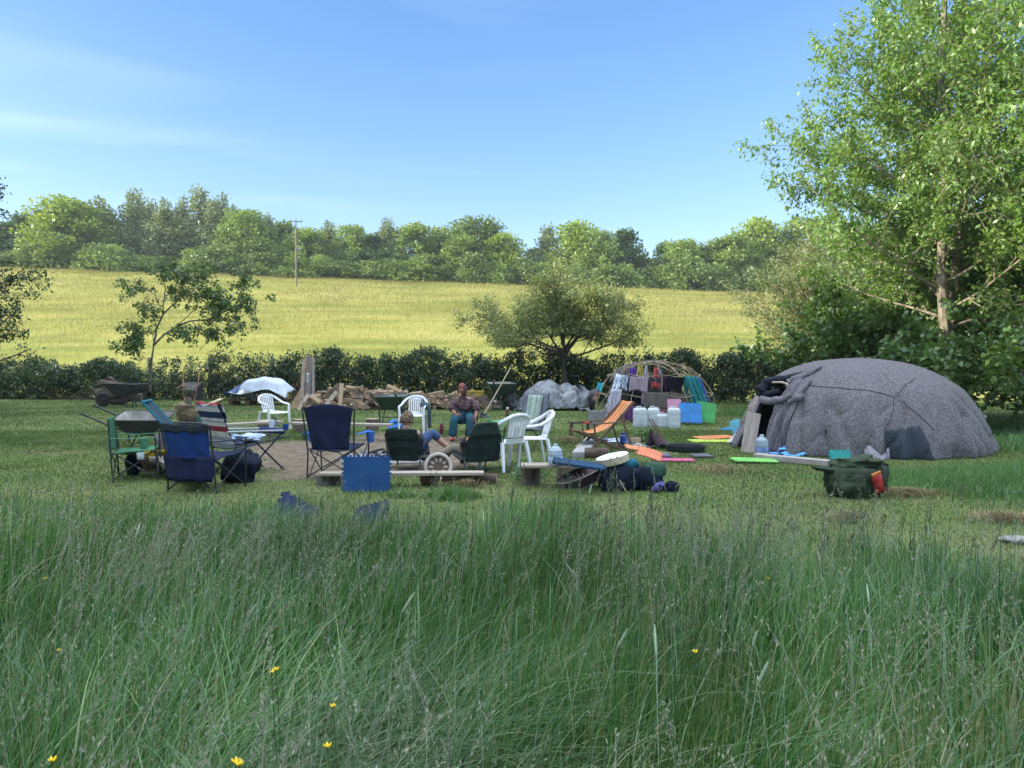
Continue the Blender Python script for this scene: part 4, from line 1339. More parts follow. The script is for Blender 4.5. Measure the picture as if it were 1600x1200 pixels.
def striped_chair():
    t = thing('lounge_chair', 'folding lounge chair with a raised footrest, under the striped towel', 'folding chair', at(372, 738), face(.62, .78), 'folding camp chairs')
    fab = cloth('lounge_grey', (.13, .15, .19), (.09, .105, .14), 14)
    A, B, C, D = Vector((0, -.22, .40)), Vector((0, -.46, 1.02)), Vector((0, .26, .46)), Vector((0, .72, .50))
    for sx in (-1, 1):
        o = Vector((sx * .27, 0, 0))
        MB().tube([A + o, B + o], .014, 8).build('back_rail', NAVY, t)
        MB().tube([A + o, C + o, D + o], .013, 8).build('seat_rail', STEEL, t)
        MB().tube([Vector((sx * .28, .58, .58)), Vector((sx * .28, -.05, 0))], .013, 8).build('leg', NAVY, t)
        MB().tube([Vector((sx * .28, .12, .46)), Vector((sx * .28, .62, -.02))], .013, 8).build('leg', NAVY, t)
        MB().tube([Vector((sx * .28, -.20, .42)), Vector((sx * .28, -.44, 0))], .013, 8).build('leg', NAVY, t)
        MB().tube([Vector((sx * .30, -.34, .64)), Vector((sx * .30, .20, .62)), Vector((sx * .30, .58, .60))], .014, 8).build('armrest', M('pale_arm', (.42, .44, .47)), t)
    MB().sheet(lambda u, v: tuple(A.lerp(B, v) + Vector(((u - .5) * .52, 0, 0))), 4, 6).build('backrest', fab, t, thick=.01)
    MB().sheet(lambda u, v: tuple(A.lerp(C, v) + Vector(((u - .5) * .52, 0, -.04 * math.sin(PI * v)))), 6, 6).build('seat', fab, t, thick=.01)
    MB().tube([(-.28, .58, .585), (.28, .58, .585)], .045, 10).build('front_roll', cloth('blue_roll', (.02, .045, .14)), t)
    MB().lathe([(.035, 0), (.045, .09), (.043, .095)], 12, (.30, .62, .60)).build('cup_holder', BLUE, t)
    # towel over the back
    r_, n_, w_ = (.30, .045, .055), (.03, .05, .10), (.60, .58, .53)
    g_ = (.30, .33, .37)
    tw = M('towel_striped', (1, 1, 1), (.82, .82, .82), 9, .95, .2, 60, spec=.1, axis=('Z', .40, 1.06),
           ramp=[(0, g_), (.10, w_), (.16, g_), (.24, w_), (.30, w_), (.36, r_), (.48, w_), (.56, g_), (.60, w_), (.66, n_), (.80, w_), (.90, g_), (.95, r_)])
    def tf(u, v):
        if v < .72:
            p = A.lerp(B, v / .72 * 1.02 - .04); p.y -= .03 + .008 * math.sin(u * 11 + v * 4)
        elif v < .80:
            p = B.copy(); a = (v - .72) / .08 * PI; p.y += -.03 * math.cos(a); p.z += .03 * math.sin(a) + .012 * math.sin(u * 12)
        else:
            p = B.lerp(A, (v - .8) / .2 * .4); p.y += .03 + .01 * math.sin(u * 9)
        p.x = (u - .5) * .60 + .012 * math.sin(v * 16); p.z += .012 * math.sin(u * 7 + 1)
        return tuple(p)
    o = MB().sheet(tf, 14, 40).build('striped_towel', tw, None, thick=.008)
    o.location = t.location; o.rotation_euler = t.rotation_euler
    tag(o, 'towel striped in white, grey, navy and red over the chair back', 'towel')
    # crumpled cloth on the seat
    o = MB().ball((0, 0, .06), (.2, .17, .08), 18, 12, bump=.9, seed=4).build('crumpled_cloth', cloth('white_blue', (.55, .6, .68), (.2, .3, .48), 6), None)
    o.location = t.location + Vector((.07, .10, .445)); tag(o, 'crumpled white and blue cloth on the lounge chair seat', 'cloth')
    k = thing('mug', 'white and blue mug standing on the raised front rail of the lounge chair', 'mug', t.matrix_basis @ Vector((.0, .58, .628)))
    MB().lathe([(.036, 0), (.045, .03), (.048, .12), (.044, .118), (.03, .02)], 14).build('body', M('enamel_white', (.72, .75, .8), rough=.3), k)
    MB().tube([(.045, 0, .03), (.085, 0, .04), (.085, 0, .09), (.047, 0, .10)], .009, 6).build('handle', M('enamel_blue', (.03, .06, .2), rough=.3), k)
striped_chair()

def low_recliner(label, loc, rz, cut=.0, lean=.14, proto=None, h=.66, w=.26):
    """low angler's chair, dark green padded canvas"""
    t = thing('low_recliner', label, 'reclining chair', loc, rz, 'low dark green reclining chairs')
    fab = cloth('dark_olive', (.025, .04, .034), (.018, .029, .025), 7)
    pad = cloth('dark_olive_pad', (.030, .047, .039), (.022, .034, .029), 7)
    def back(u, v):
        x = (u - .5) * 2
        k = w * (1 - cut * max(0, v - .55) / .45 * 1.0)
        k *= (1 - .10 * (1 - v) ** 2)
        z = .16 + (h - .16) * v
        return (x * k, -.2 - lean * v * 1.3 - .035 * (1 - x ** 4) + .006 * math.sin(z * 30), z + .012 * (1 - x ** 4) * v)
    b = MB().sheet(back, 12, 14).build('backrest', fab, t, thick=.03, bevel=.006)
    MB().sheet(lambda u, v: tuple(np.array(back(.04 + .92 * u, .66 + .34 * v)) + np.array([0, -.022, .004])), 8, 6).build('head_pad', pad, b, thick=.016)
    MB().sheet(lambda u, v: ((u - .5) * 2 * w * .95, -.2 + .62 * v, .20 + .07 * v - .03 * math.sin(PI * v)), 8, 8).build('seat', fab, t, thick=.04)
    for sx in (-1, 1):
        MB().tube([(sx * (w + .015), -.2 - lean * 1.25, h - .06), (sx * (w + .015), -.2, .2), (sx * (w + .015), .42, .27)], .011, 7).build('side_rail', GREENSTEEL, t)
        MB().tube([(sx * (w + .02), -.26, .24), (sx * (w + .03), -.36, .0)], .012, 7).build('leg', GREENSTEEL, t)
        MB().tube([(sx * (w + .02), .34, .26), (sx * (w + .03), .42, .0)], .012, 7).build('leg', GREENSTEEL, t)
        MB().lathe([(.05, 0), (.05, .012), (.02, .025)], 10, (sx * (w + .03), -.36, 0)).build('mud_foot', STEEL, t)
    MB().tube([(-w - .03, -.30, .07), (w + .03, -.30, .07)], .010, 6).build('cross_bar', GREENSTEEL, t)
    return t
rec1 = low_recliner('low dark green reclining chair with a fair haired person sitting in it', at(637, 733), face(.10, 1), cut=.0, h=.64, w=.235)
rec2 = low_recliner('low dark green reclining chair with cut off top corners, next to the white chairs', at(745, 735), face(-.42, .9), cut=.42, h=.74, w=.29)

def deck_chair():
    t = thing('deck_chair', 'wooden deck chair with orange striped canvas facing left', 'deck chair', at(940, 705), face(-.96, -.26), scale=1.0)
    wd = M('deck_wood', (.17, .10, .06), (.10, .06, .036), 8, .55, stretch=(3, 3, .4))
    o1, o2, o3 = (.64, .19, .06), (.16, .11, .085), (.68, .33, .14)
    st = M('canvas_orange', (1, 1, 1), (.86, .86, .86), 12, .9, .1, 60, spec=.1, axis=('X', -.24, .24),
           ramp=[(0, o1), (.10, o2), (.16, o3), (.30, o2), (.36, o1), (.44, o3), (.56, o2), (.62, o1), (.76, o3), (.84, o2), (.90, o1)])
    Wd = .27
    top, low = Vector((0, -.52, .92)), Vector((0, .46, .26))
    for sx in (-1, 1):
        o = Vector((sx * Wd, 0, 0))
        MB().bar(Vector((sx * Wd, .36, 0)) + Vector((0, .0, 0)), top + o, .028, .045).build('long_rail', wd, t)
        MB().bar(Vector((sx * (Wd - .035), -.44, 0)), Vector((sx * (Wd - .035), .50, .40)), .028, .045).build('seat_rail', wd, t)
        MB().bar(Vector((sx * (Wd + .035), -.50, 0)), Vector((sx * (Wd + .035), -.25, .70)), .024, .036).build('prop_leg', wd, t)
        MB().bar(Vector((sx * (Wd + .05), -.30, .56)), Vector((sx * (Wd + .05), .34, .53)), .045, .022).build('armrest', wd, t)
        MB().bar(Vector((sx * (Wd + .05), .28, .53)), Vector((sx * (Wd + .02), .22, .22)), .02, .03).build('arm_post', wd, t)
    for p, q in (((0, -.52, .90), 'top_bar'), ((0, .50, .39), 'front_bar'), ((0, -.50, .06), 'rear_bar'), ((0, .33, .05), 'foot_bar')):
        MB().tube([(-Wd - .02, p[1], p[2]), (Wd + .02, p[1], p[2])], .016, 8).build(q, wd, t)
    c0, c1, c2 = Vector((0, -.52, .93)), Vector((0, -.02, .20)), Vector((0, .52, .41))
    def f(u, v):
        p = c0 * (1 - v) ** 2 + c1 * 2 * v * (1 - v) + c2 * v * v
        return (p.x + (u - .5) * .46, p.y + .01, p.z - .012 * math.sin(PI * u))
    MB().sheet(f, 12, 24).build('canvas', st, t, thick=.005)
deck_chair()

def solar_chair():
    """grey folding chair with green inner back, a small solar panel lying on its seat"""
    t = thing('folding_chair', 'tall grey folding chair with a pale green striped back', 'folding chair', at(822, 703), face(-.5, -.8), 'folding camp chairs')
    gr = cloth('grey_pad', (.16, .17, .20), (.11, .12, .145), 9)
    pg = M('cloth_greenstripe', (1, 1, 1), (.8, .8, .8), 14, .9, axis=('X', -.16, .16), ramp=[(0, (.24, .30, .25)), (.2, (.34, .42, .35)), (.4, (.22, .28, .24)), (.5, (.36, .44, .37)), (.75, (.22, .28, .24)), (.85, (.34, .42, .35))])
    MB().sheet(lambda u, v: ((u - .5) * .54 + .01 * math.sin(v * 8), -.22 - .20 * v + .02 * math.cos(u * 6), .40 + .66 * v), 8, 10).build('backrest', gr, t, thick=.03)
    MB().sheet(lambda u, v: ((u - .5) * .32, -.185 - .20 * v + .02 * math.cos(u * 6), .42 + .60 * v), 6, 10).build('back_panel', pg, t, thick=.012)
    MB().sheet(lambda u, v: ((u - .5) * .52, -.22 + .46 * v, .40 + .03 * v - .03 * math.sin(PI * v)), 6, 6).build('seat', gr, t, thick=.03)
    for sx in (-1, 1):
        MB().tube([(sx * .27, -.42, 1.06), (sx * .27, -.16, .38), (sx * .27, .26, 0)], .012, 7).build('leg', STEEL, t)
        MB().tube([(sx * .27, .24, .42), (sx * .28, -.36, 0)], .012, 7).build('leg', STEEL, t)
        MB().tube([(sx * .29, -.28, .62), (sx * .29, .22, .60)], .014, 7).build('armrest', STEEL, t)
    s = thing('solar_panel', 'small folding solar panel propped on the seat of the grey folding chair', 'solar panel', t.matrix_basis @ Vector((0, .06, .44)), t.rotation_euler.z, rot=(R(-38), R(6), t.rotation_euler.z))
    MB().box((0, .0, .02), (.42, .30, .022)).build('frame', M('panel_frame', (.03, .035, .04), rough=.5), s, bevel=.004)
    MB().box((0, 0, .0335), (.38, .26, .006)).build('cells', M('panel_cells', (.17, .24, .22), (.11, .16, .15), 30, .25), s)
solar_chair()
# ================================================================ wheelbarrows
def wheelbarrow(name, label, loc, rz, tray_m, inner_m, frame_m, scale=1.0, rot=None, wheel_m=None, hm=None):
    """built with the wheel towards +X"""
    t = thing(name, label, 'wheelbarrow', loc, rz, 'wheelbarrows about the camp', rot=rot, scale=scale)
    tyre = M('tyre_rubber', (.02, .02, .022), (.035, .033, .03), 12, .8)
    def ring(z, x0, x1, wd): return [(x0, -wd, z), (x1, -wd * .92, z), (x1, wd * .92, z), (x0, wd, z)]
    lo = ring(.34, -.22, .22, .20); hi = [(-.46, -.34, .63), (.50, -.30, .66), (.50, .30, .66), (-.46, .34, .63)]
    mb = MB(); mb.add(lo + hi, [(0, 1, 2, 3), (0, 1, 5, 4), (1, 2, 6, 5), (2, 3, 7, 6), (3, 0, 4, 7)])
    tr = mb.build('tray', tray_m, t, thick=.012, smooth=False)
    k = .965
    lo2 = [(x * k, y * k, z + .014) for x, y, z in lo]; hi2 = [(x * k, y * k, z + .002) for x, y, z in hi]
    MB().add(lo2 + hi2, [(0, 1, 2, 3), (0, 1, 5, 4), (1, 2, 6, 5), (2, 3, 7, 6), (3, 0, 4, 7)]).build('lining', inner_m, tr, thick=.004, smooth=False)
    MB().tube([Vector(p) + Vector((0, 0, .004)) for p in hi], .014, 6, closed=True).build('rim', tray_m, tr)
    for s in (-1, 1):
        MB().tube([(.66, s * .07, .20), (.30, s * .12, .30), (-.20, s * .22, .37), (-.62, s * .27, .56), (-.92, s * .28, .70)], .017, 7).build('handle', hm or frame_m, t)
        MB().tube([(-.86, s * .28, .672), (-1.0, s * .28, .735)], .022, 8).build('grip', STEEL, t)
        MB().tube([(-.05, s * .20, .34), (-.20, s * .24, .0), (-.36, s * .245, .0), (-.42, s * .245, .46)], .015, 7).build('leg', frame_m, t)
    MB().tube([(-.30, -.24, .16), (-.30, .24, .16)], .012, 6).build('leg_brace', frame_m, t)
    wh = MB().lathe([(.11, -.045), (.17, -.05), (.20, -.025), (.205, 0), (.20, .025), (.17, .05), (.11, .045)], 24, (.66, 0, .205), M=Euler((PI / 2, 0, 0)).to_matrix()).build('wheel', tyre, t)
    MB().lathe([(.0, -.02), (.11, -.035), (.115, 0), (.11, .035), (.0, .02)], 16, (.66, 0, .205), M=Euler((PI / 2, 0, 0)).to_matrix()).build('rim', wheel_m or M('wheel_rim', (.28, .22, .08)), wh)
    return t
T_BLACK = M('barrow_black', (.03, .034, .042), (.05, .05, .052), 6, .55)
T_GREEN = M('barrow_green', (.035, .075, .055), (.055, .075, .06), 5, .5)
T_CEMENT = M('cement_crust', (.36, .34, .31), (.20, .18, .155), 6, .9, .3)
T_RUST = M('rusty_lining', (.20, .17, .14), (.10, .075, .06), 6, .85, .2)
wheelbarrow('wheelbarrow', 'black wheelbarrow standing in front of the old timber by the left hedge', at(196, 636), PI - .08, T_BLACK, T_RUST, STEEL, 1.36)
wheelbarrow('wheelbarrow', 'wheelbarrow with a pale cement crusted tray behind the green chair', at(226, 700), .12, T_BLACK, T_CEMENT, STEEL, 1.0, rot=(R(13), R(3), .12))
wheelbarrow('wheelbarrow', 'green wheelbarrow end on, behind the white chair with the jacket', at(616, 661), R(84), T_GREEN, M('dry_mud', (.17, .17, .155), (.12, .12, .11), 7), GREENSTEEL, 1.16)
wheelbarrow('wheelbarrow', 'green wheelbarrow with a mud stained tray next to the silver tarpaulin', at(783, 640), R(98), T_GREEN, M('dry_mud_pale', (.30, .265, .22), (.16, .14, .115), 5), GREENSTEEL, 1.46)
p = at(292, 628)
wheelbarrow('wheelbarrow', 'upended wheelbarrow leaning on the hedge with its handles in the air', (p.x - .12, p.y + .12, .12), 0, T_BLACK, T_RUST, M('handle_wood', (.34, .19, .10), (.2, .11, .06), 8), 1.3, rot=Euler((R(90 - 8), 0, R(90)), 'XYZ').to_matrix().to_euler() if False else (R(0), R(82), R(90)), hm=M('handle_orange', (.42, .22, .11), (.25, .13, .07), 6))

# ================================================================ logs, planks and benches
def log(name, label, loc, r_, h, lying=None, bark=None, end=None, group=None, seed=0, cat='log'):
    """round of wood, standing or lying; bark with sawn ends as parts"""
    q = random.Random(seed)
    rot = (0, 0, q.random() * 6) if lying is None else (PI / 2, 0, lying)
    L_ = Vector(loc)
    if lying is not None: L_ = L_ + Vector((0, 0, r_ * .97))
    t = thing(name, label, cat, L_, group=group, rot=rot)
    n = 20; prof = []
    mb = MB(); base = []
    z0, z1 = (0, h) if lying is None else (-h / 2, h / 2)
    for j in range(5):
        z = z0 + (z1 - z0) * j / 4
        base.append([((r_ * (1 + .06 * math.sin(2 * a + seed) + .04 * math.sin(5 * a + seed * 2 + j)) * (1.04 if j == 0 and lying is None else 1)) * math.cos(a),
                      (r_ * (1 + .06 * math.sin(2 * a + seed) + .04 * math.sin(5 * a + seed * 2 + j))) * math.sin(a), z) for a in [2 * PI * i / n for i in range(n)]])
    vs = [v for ring in base for v in ring]
    fs = [(j * n + i, j * n + (i + 1) % n, (j + 1) * n + (i + 1) % n, (j + 1) * n + i) for j in range(4) for i in range(n)]
    mb.add(vs, fs); mb.build('bark', bark or LOGBARK, t)
    e = MB()
    e.add(base[0], [tuple(range(n))[::-1]]); e.add(base[-1], [tuple(range(n))])
    e.build('sawn_end', end or LOGEND, t, smooth=False)
    return t
def plank(name, label, a, b, wd, th, mat, group=None, cat='plank', warp=.0, up=(0, 0, 1), seed=0):
    """board running from a to b"""
    a, b = Vector(a), Vector(b); d = b - a; L_ = d.length
    z = d.normalized(); x = Vector(up).cross(z); x = x.normalized() if x.length > 1e-4 else Vector((1, 0, 0)); y = z.cross(x)
    q = random.Random(seed); n = 10; mb = MB()
    rings = []
    for i in range(n + 1):
        u = i / n; c = Vector((L_ * (u - .5), 0, 0)); w2 = wd / 2 * (1 + q.uniform(-.03, .03)); t2 = th / 2
        dz = warp * math.sin(PI * u)
        rings.append([(c.x, -w2, -t2 + dz), (c.x, w2, -t2 + dz), (c.x, w2, t2 + dz), (c.x, -w2, t2 + dz)])
    vs = [v for r_ in rings for v in r_]
    fs = [(i * 4 + k, i * 4 + (k + 1) % 4, (i + 1) * 4 + (k + 1) % 4, (i + 1) * 4 + k) for i in range(n) for k in range(4)] + [(3, 2, 1, 0), (n * 4, n * 4 + 1, n * 4 + 2, n * 4 + 3)]
    mb.add(vs, fs)
    o = mb.build(name, mat, None, bevel=min(th, wd) * .12)
    m = Matrix((z, -x, y)).transposed().to_4x4(); m.translation = (a + b) / 2
    o.matrix_world = m
    return tag(o, label, cat, group)

GB = 'plank benches round the fire'
# front bench: plank on a stump and two lying logs
pA, pB = at(502, 748, .0), at(757, 754, .0)
log('tree_stump', 'grey stump carrying the left end of the front plank bench', at(514, 757), .16, .143, seed=1, bark=M('stump_grey', (.17, .145, .12), (.07, .06, .05), 6, .95, .8, 12, stretch=(2, 2, .4)), cat='stump')
plank('bench_plank', 'long grey plank of the front bench, behind the standing blue mat', at(500, 740, .165), at(756, 739, .165), .22, .038, WOOD, 'planks of the benches', cat='bench', seed=3)
log('bench_log', 'brown log lying under the right end of the front plank bench', at(716, 757), .075, .42, lying=R(78), seed=2, bark=M('log_brown', (.20, .11, .065), (.08, .045, .03), 6, .9, .7, 14))
log('bench_log', 'short hollow log under the carved round drum, left end of the log row', at(672, 757), .08, .22, lying=R(60), seed=5, bark=M('log_brown', (.2, .11, .065)))
log('bench_log', 'dark squared log at the right end of the front bench', at(756, 756), .07, .36, lying=R(82), seed=4, bark=M('log_dark', (.11, .075, .055), (.05, .035, .03), 6, .9, .7, 14))
# bench at the back of the fire
plank('bench_plank', 'weathered plank bench behind the fire, between the white chairs', at(455, 661, .34) + Vector((0, .0, 0)), at(612, 664, .33), .25, .05, WOOD, 'planks of the benches', cat='bench', seed=5)
log('bench_log', 'thick log under the left end of the bench behind the fire', at(468, 675), .15, .30, seed=6)
log('bench_log', 'low log under the right end of the bench behind the fire', at(582, 673), .16, .29, seed=7)
# bench at the left, on a stump
plank('bench_plank', 'long pale plank bench reaching from the striped chair to the left white chair', at(282, 668, .40), at(440, 659, .41), .24, .05, WOOD, 'planks of the benches', cat='bench', seed=8)
log('tree_stump', 'stump under the right end of the pale plank bench by the left white chair', at(414, 683), .17, .37, seed=9, cat='stump')
log('tree_stump', 'stump hidden behind the striped chair under the pale plank bench', at(330, 690), .16, .37, seed=10, cat='stump')
# low broad slab at the left between the chairs
plank('seat_slab', 'thick split slab of pale wood lying low between the green and the blue chair', at(252, 716, .2), at(316, 741, .2), .34, .07, M('slab_wood', (.42, .37, .33), (.20, .17, .15), 5, .9, .5, 14, stretch=(.4, 2, 2)), cat='bench', seed=11)
log('bench_log', 'log under the thick split slab between the green and blue chairs', at(276, 737), .085, .5, lying=R(20), seed=12)
# bench with the water bottle
plank('bench_plank', 'short plank bench holding the water bottle, on a stump in front of the white chairs', at(814, 727, .285), at(917, 727, .285), .30, .036, WOOD, 'planks of the benches', cat='bench', seed=13)
log('tree_stump', 'dark stump under the left end of the bench with the water bottle', at(829, 757), .13, .26, seed=14, cat='stump')
log('tree_stump', 'mossy stump under the right end of the bench with the water bottle', at(886, 748), .15, .26, seed=15, cat='stump')

# ---- planks and timber along the hedge
plank('ground_plank', 'narrow plank lying on the lawn left of the pallet', at(322, 634, .03), at(346, 623, .12), .18, .05, WOODP, cat='plank', seed=20)
plank('ground_plank', 'grey beam lying on the grass in front of the grey lodge', at(1181, 713, .05), at(1296, 724, .05), .16, .10, M('beam_grey', (.40, .35, .33), (.27, .23, .215), 6, .9, .3), cat='beam', seed=21)
D0 = 26.6
def up(px0, py0, px1, py1, d0, d1): return atd(px0, py0, d0), atd(px1, py1, d1)
for i, (a, b, wd, lab, mt) in enumerate([
    ((471, 634), (475, 562), .14, 'tall rough board leaning upright, left one of the post cluster', WOODV),
    ((481, 635), (483, 556), .20, 'broadest grey upright board of the post cluster', M('grey_board', (.22, .19, .165), (.12, .10, .09), 6, .9, .5, stretch=(3, 3, .3))),
    ((490, 636), (489, 559), .10, 'slim grey post, right one of the post cluster', M('grey_post', (.27, .24, .20), (.17, .15, .13), 6)),
]):
    p0, p1 = up(*a, *b, D0, D0 + .55); p0.z = 0
    plank('upright_board', lab, p0, p1, wd, .05, mt, 'boards stood upright by the firewood', seed=30 + i, up=(0, 1, 0))
p0, p1 = up(455, 622, 470, 584, 26.9, 27.4)
def sheet_ply():
    a = atd(452, 624, 26.8); a.z = 0.01
    t = MB().prism([(0, 0), (.62, 0), (.66, .9), (.45, .95)], -.012, .012, M=Euler((R(76), 0, R(6))).to_matrix()).build('plywood_sheet', M('plywood', (.44, .29, .19), (.34, .22, .14), 5, .8), None, smooth=False)
    t.location = a; tag(t, 'orange brown plywood offcut leaning by the white tarpaulin', 'plywood')
sheet_ply()
p0 = atd(450, 624, 26.4); p1 = atd(485, 560, 26.9)
o = MB().tube([p0, (p0 + p1) / 2 + Vector((.03, 0, .02)), p1], .012, 5).build('red_strap', M('strap_red', (.32, .07, .06)), None); tag(o, 'red strap slung diagonally across the upright boards', 'strap')
o = MB().sheet(lambda u, v: tuple(atd(478 + 5 * u, 583 + 15 * v, 26.25) + Vector((.02 * math.sin(u * 9 + v * 4), .03 * math.sin(v * 8 + u * 5), 0))), 4, 8).build('plastic_bag', M('bag_pale', (.6, .62, .66), rough=.4), None, thick=.004); tag(o, 'pale plastic bag caught on the upright boards', 'bag')
for i, (a, b, wd, lab, mt) in enumerate([
    ((466, 641), (482, 616), .13, 'grey board propped at a slant at the left end of the firewood', WOODV),
    ((506, 638), (526, 612), .15, 'pale slanting board resting on the firewood pile', WOODV),
    ((531, 639), (534, 599), .14, 'fresh pointed stake standing upright in front of the firewood', WOODP),
    ((486, 618), (500, 628), .12, 'short orange board dropped on the left end of the firewood', WOODP),
]):
    p0 = atd(*a, 26.0); p1 = atd(*b, 26.5 if i != 2 else 26.15); p0.z = max(p0.z, .0)
    if i == 3: p0, p1 = atd(486, 618, 26.3), atd(500, 629, 26.0)
    plank('loose_board', lab, p0, p1, wd, .045, mt, 'loose boards by the firewood', seed=40 + i, up=(0, 1, 0))

# ---- the long firewood pile: every split log is a thing
def firewood():
    r = random.Random(77)
    tan = M('split_face', (.37, .255, .16), (.22, .145, .09), 7, .85, .3, 30, stretch=(3, 3, .6))
    tan2 = M('split_face_grey', (.25, .19, .135), (.14, .105, .075), 7, .85, .3, 30, stretch=(3, 3, .6))
    bark = M('firewood_bark', (.13, .10, .08), (.06, .045, .038), 9, .95, .7)
    protos_ = []
    for k in range(8):
        L_ = .46 + .08 * (k % 3); rr = .105 + .018 * (k % 4)
        a0 = [0, R(70 + 25 * (k % 3))]
        n = 5
        sec = [(0, 0)] + [(rr * math.cos(a0[1] * i / n), rr * math.sin(a0[1] * i / n)) for i in range(n + 1)]
        cx = sum(p[0] for p in sec) / len(sec); cy_ = sum(p[1] for p in sec) / len(sec)
        sec = [(p[0] - cx, p[1] - cy_) for p in sec]
        mb = MB(); m = len(sec)
        vs = [(x * (1 + .06 * math.sin(k + z * 9)), y, z) for z in (-L_ / 2, 0, L_ / 2) for x, y in sec]
        mb.v += vs
        for j in range(2):
            for i in range(m):
                mb.f.append([j * m + i, j * m + (i + 1) % m, (j + 1) * m + (i + 1) % m, (j + 1) * m + i]); mb.m.append(1 if 1 <= i <= n - 1 + 0 else 0)
        mb.f.append(list(range(m))[::-1]); mb.m.append(0)
        mb.f.append([2 * m + i for i in range(m)]); mb.m.append(0)
        o = mb.build('split_log', [tan if k % 3 else tan2, bark], None, smooth=False)
        tag(o, 'split log lying in the long firewood pile along the hedge', 'firewood log', 'split logs of the firewood pile')
        protos_.append(o)
    used = 0
    prof = lambda px: np.interp(px, [476, 490, 515, 545, 570, 600, 640, 690, 735, 772], [.30, .46, .66, .76, .64, .62, .56, .54, .50, .22])
    spots = []
    for layer in range(8):
        z = .07 + layer * .105
        px = 474 + r.random() * 8
        while px < 772:
            H = prof(px) * 1.06
            if z < H:
                depth = 26.3 + layer * .10 + r.uniform(-.12, .18)
                if not (752 < px and layer > 2):
                    spots.append((px, depth, z, layer))
            px += r.uniform(6.0, 11.5)
    r.shuffle(spots)
    for i, (px, depth, z, layer) in enumerate(spots[:190]):
        x = (px - 800) / FPX * depth
        o = protos_[used] if used < 8 else protos_[r.randrange(8)].copy()
        if used >= 8: COL.objects.link(o)
        used += 1
        if r.random() < .55:   # end towards the camera
            rot = (PI / 2 + r.uniform(-.25, .25), r.random() * 6.28, r.uniform(-.7, .7))
        else:                  # lying along the pile, some tipped
            rot = (r.uniform(-.4, .4), PI / 2 + r.uniform(-.55, .55), r.uniform(-.6, .6))
        o.location = (x, depth, z + r.uniform(-.02, .03)); o.rotation_euler = rot
        s = r.uniform(.85, 1.25); o.scale = (s, s, s)
firewood()

# ---- pallet with stones under a white and blue tarpaulin
def pallet_heap():
    c = at(402, 633); cx, cy_ = c.x, c.y + .35
    t = thing('pallet', 'wooden pallet carrying broken stones under the white tarpaulin', 'pallet', (cx, cy_, 0), R(4))
    for y in (-.5, -.25, 0, .25, .5):
        MB().box((0, y, .20), (2.3, .14, .03)).build('deck_board', WOODD, t)
    for x in (-1.0, -.35, .35, 1.0):
        MB().box((x, 0, .095), (.16, 1.1, .18)).build('bearer', WOODD, t)
    stone = M('heap_stone', (.30, .255, .22), (.15, .125, .11), 6, .95, .6)
    r = random.Random(3); pr = []
    for i in range(46):
        x = r.uniform(-1.0, 1.0); y = r.uniform(-.55, .3); z = .25 + r.random() * .34 * (1 - (x / 1.1) ** 2)
        if i < 6:
            o = MB().ball((0, 0, 0), (.11, .085, .07), 8, 6, bump=.9, seed=i * 3.1).build('stone', stone, None); pr.append(o)
            tag(o, 'broken stone heaped on the pallet beneath the white tarpaulin', 'stone', 'stones on the pallet')
        else:
            o = pr[i % 6].copy(); COL.objects.link(o)
        o.location = (cx + x, cy_ + y, z); o.rotation_euler = (r.random() * 6, r.random() * 6, r.random() * 6); s = r.uniform(.7, 1.2); o.scale = (s, s, s)
    mb_w = M('tarp_white', (.58, .62, .70), (.46, .50, .58), 3, .5, .2, 12)
    mb_b = M('tarp_blue', (.08, .13, .36), (.05, .09, .26), 4, .5, .2, 12)
    def f(u, v):
        x = -1.0 + 2.25 * u; y = -.75 + 1.5 * v
        top = .98 * (max(0, 1 - ((x - .18) / 1.22) ** 2)) ** .55
        z = top * (max(.0, 1 - ((y - .1) / .98) ** 4)) + .05 * noise.noise(Vector((x * 3, y * 3, 1))) + .03 * math.sin(x * 9 + y * 3)
        if v < .12: z = max(z - .05, .42 + .1 * math.sin(x * 3.1) + (.0 if x < .6 else -.3 * (x - .6)))
        return (cx + x, cy_ + y, max(.03, z + .12))
    o = MB().sheet(f, 44, 26).build('tarpaulin', mb_w, None, thick=.008); tag(o, 'white tarpaulin draped over the stone pallet by the hedge', 'tarpaulin')
    o = MB().sheet(lambda u, v: tuple(Vector(f(.0 + .17 * u, .06 + .86 * v)) + Vector((-.05 - .16 * (1 - u), -.03, .028 - .02 * (1 - u)))), 8, 20).build('tarpaulin', mb_b, None, thick=.008); tag(o, 'blue edge of sheeting sticking out left of the white tarpaulin', 'tarpaulin')
pallet_heap()

# ---- old timber behind the black wheelbarrow
def timber():
    rot_ = M('rotten_timber', (.16, .12, .10), (.07, .052, .045), 4, .95, .9, 9, stretch=(.5, 2, 2))
    for i, (a, b, rr, lab) in enumerate([((158, 600), (212, 606), .17, 'topmost rotten log heaped behind the black wheelbarrow'), ((154, 614), (196, 616), .22, 'thick rotten log at the left of the heap behind the black wheelbarrow'),
                                    ((160, 625), (222, 622), .2, 'rotten log at the bottom of the heap behind the black wheelbarrow'), ((168, 592), (178, 596), .13, 'short stub of rotten wood on top of the heap behind the black wheelbarrow')]):
        p0, p1 = atd(*a, 29.4), atd(*b, 29.2 + .2 * i)
        q = random.Random(i)
        pts = [p0.lerp(p1, k / 6) + Vector((0, 0, .06 * q.uniform(-1, 1))) for k in range(7)]
        o = MB().tube(pts, [rr * q.uniform(.75, 1.1) for _ in pts], 10).build('rotten_log', rot_, None); tag(o, lab, 'log', 'rotten logs by the left hedge')
timber()

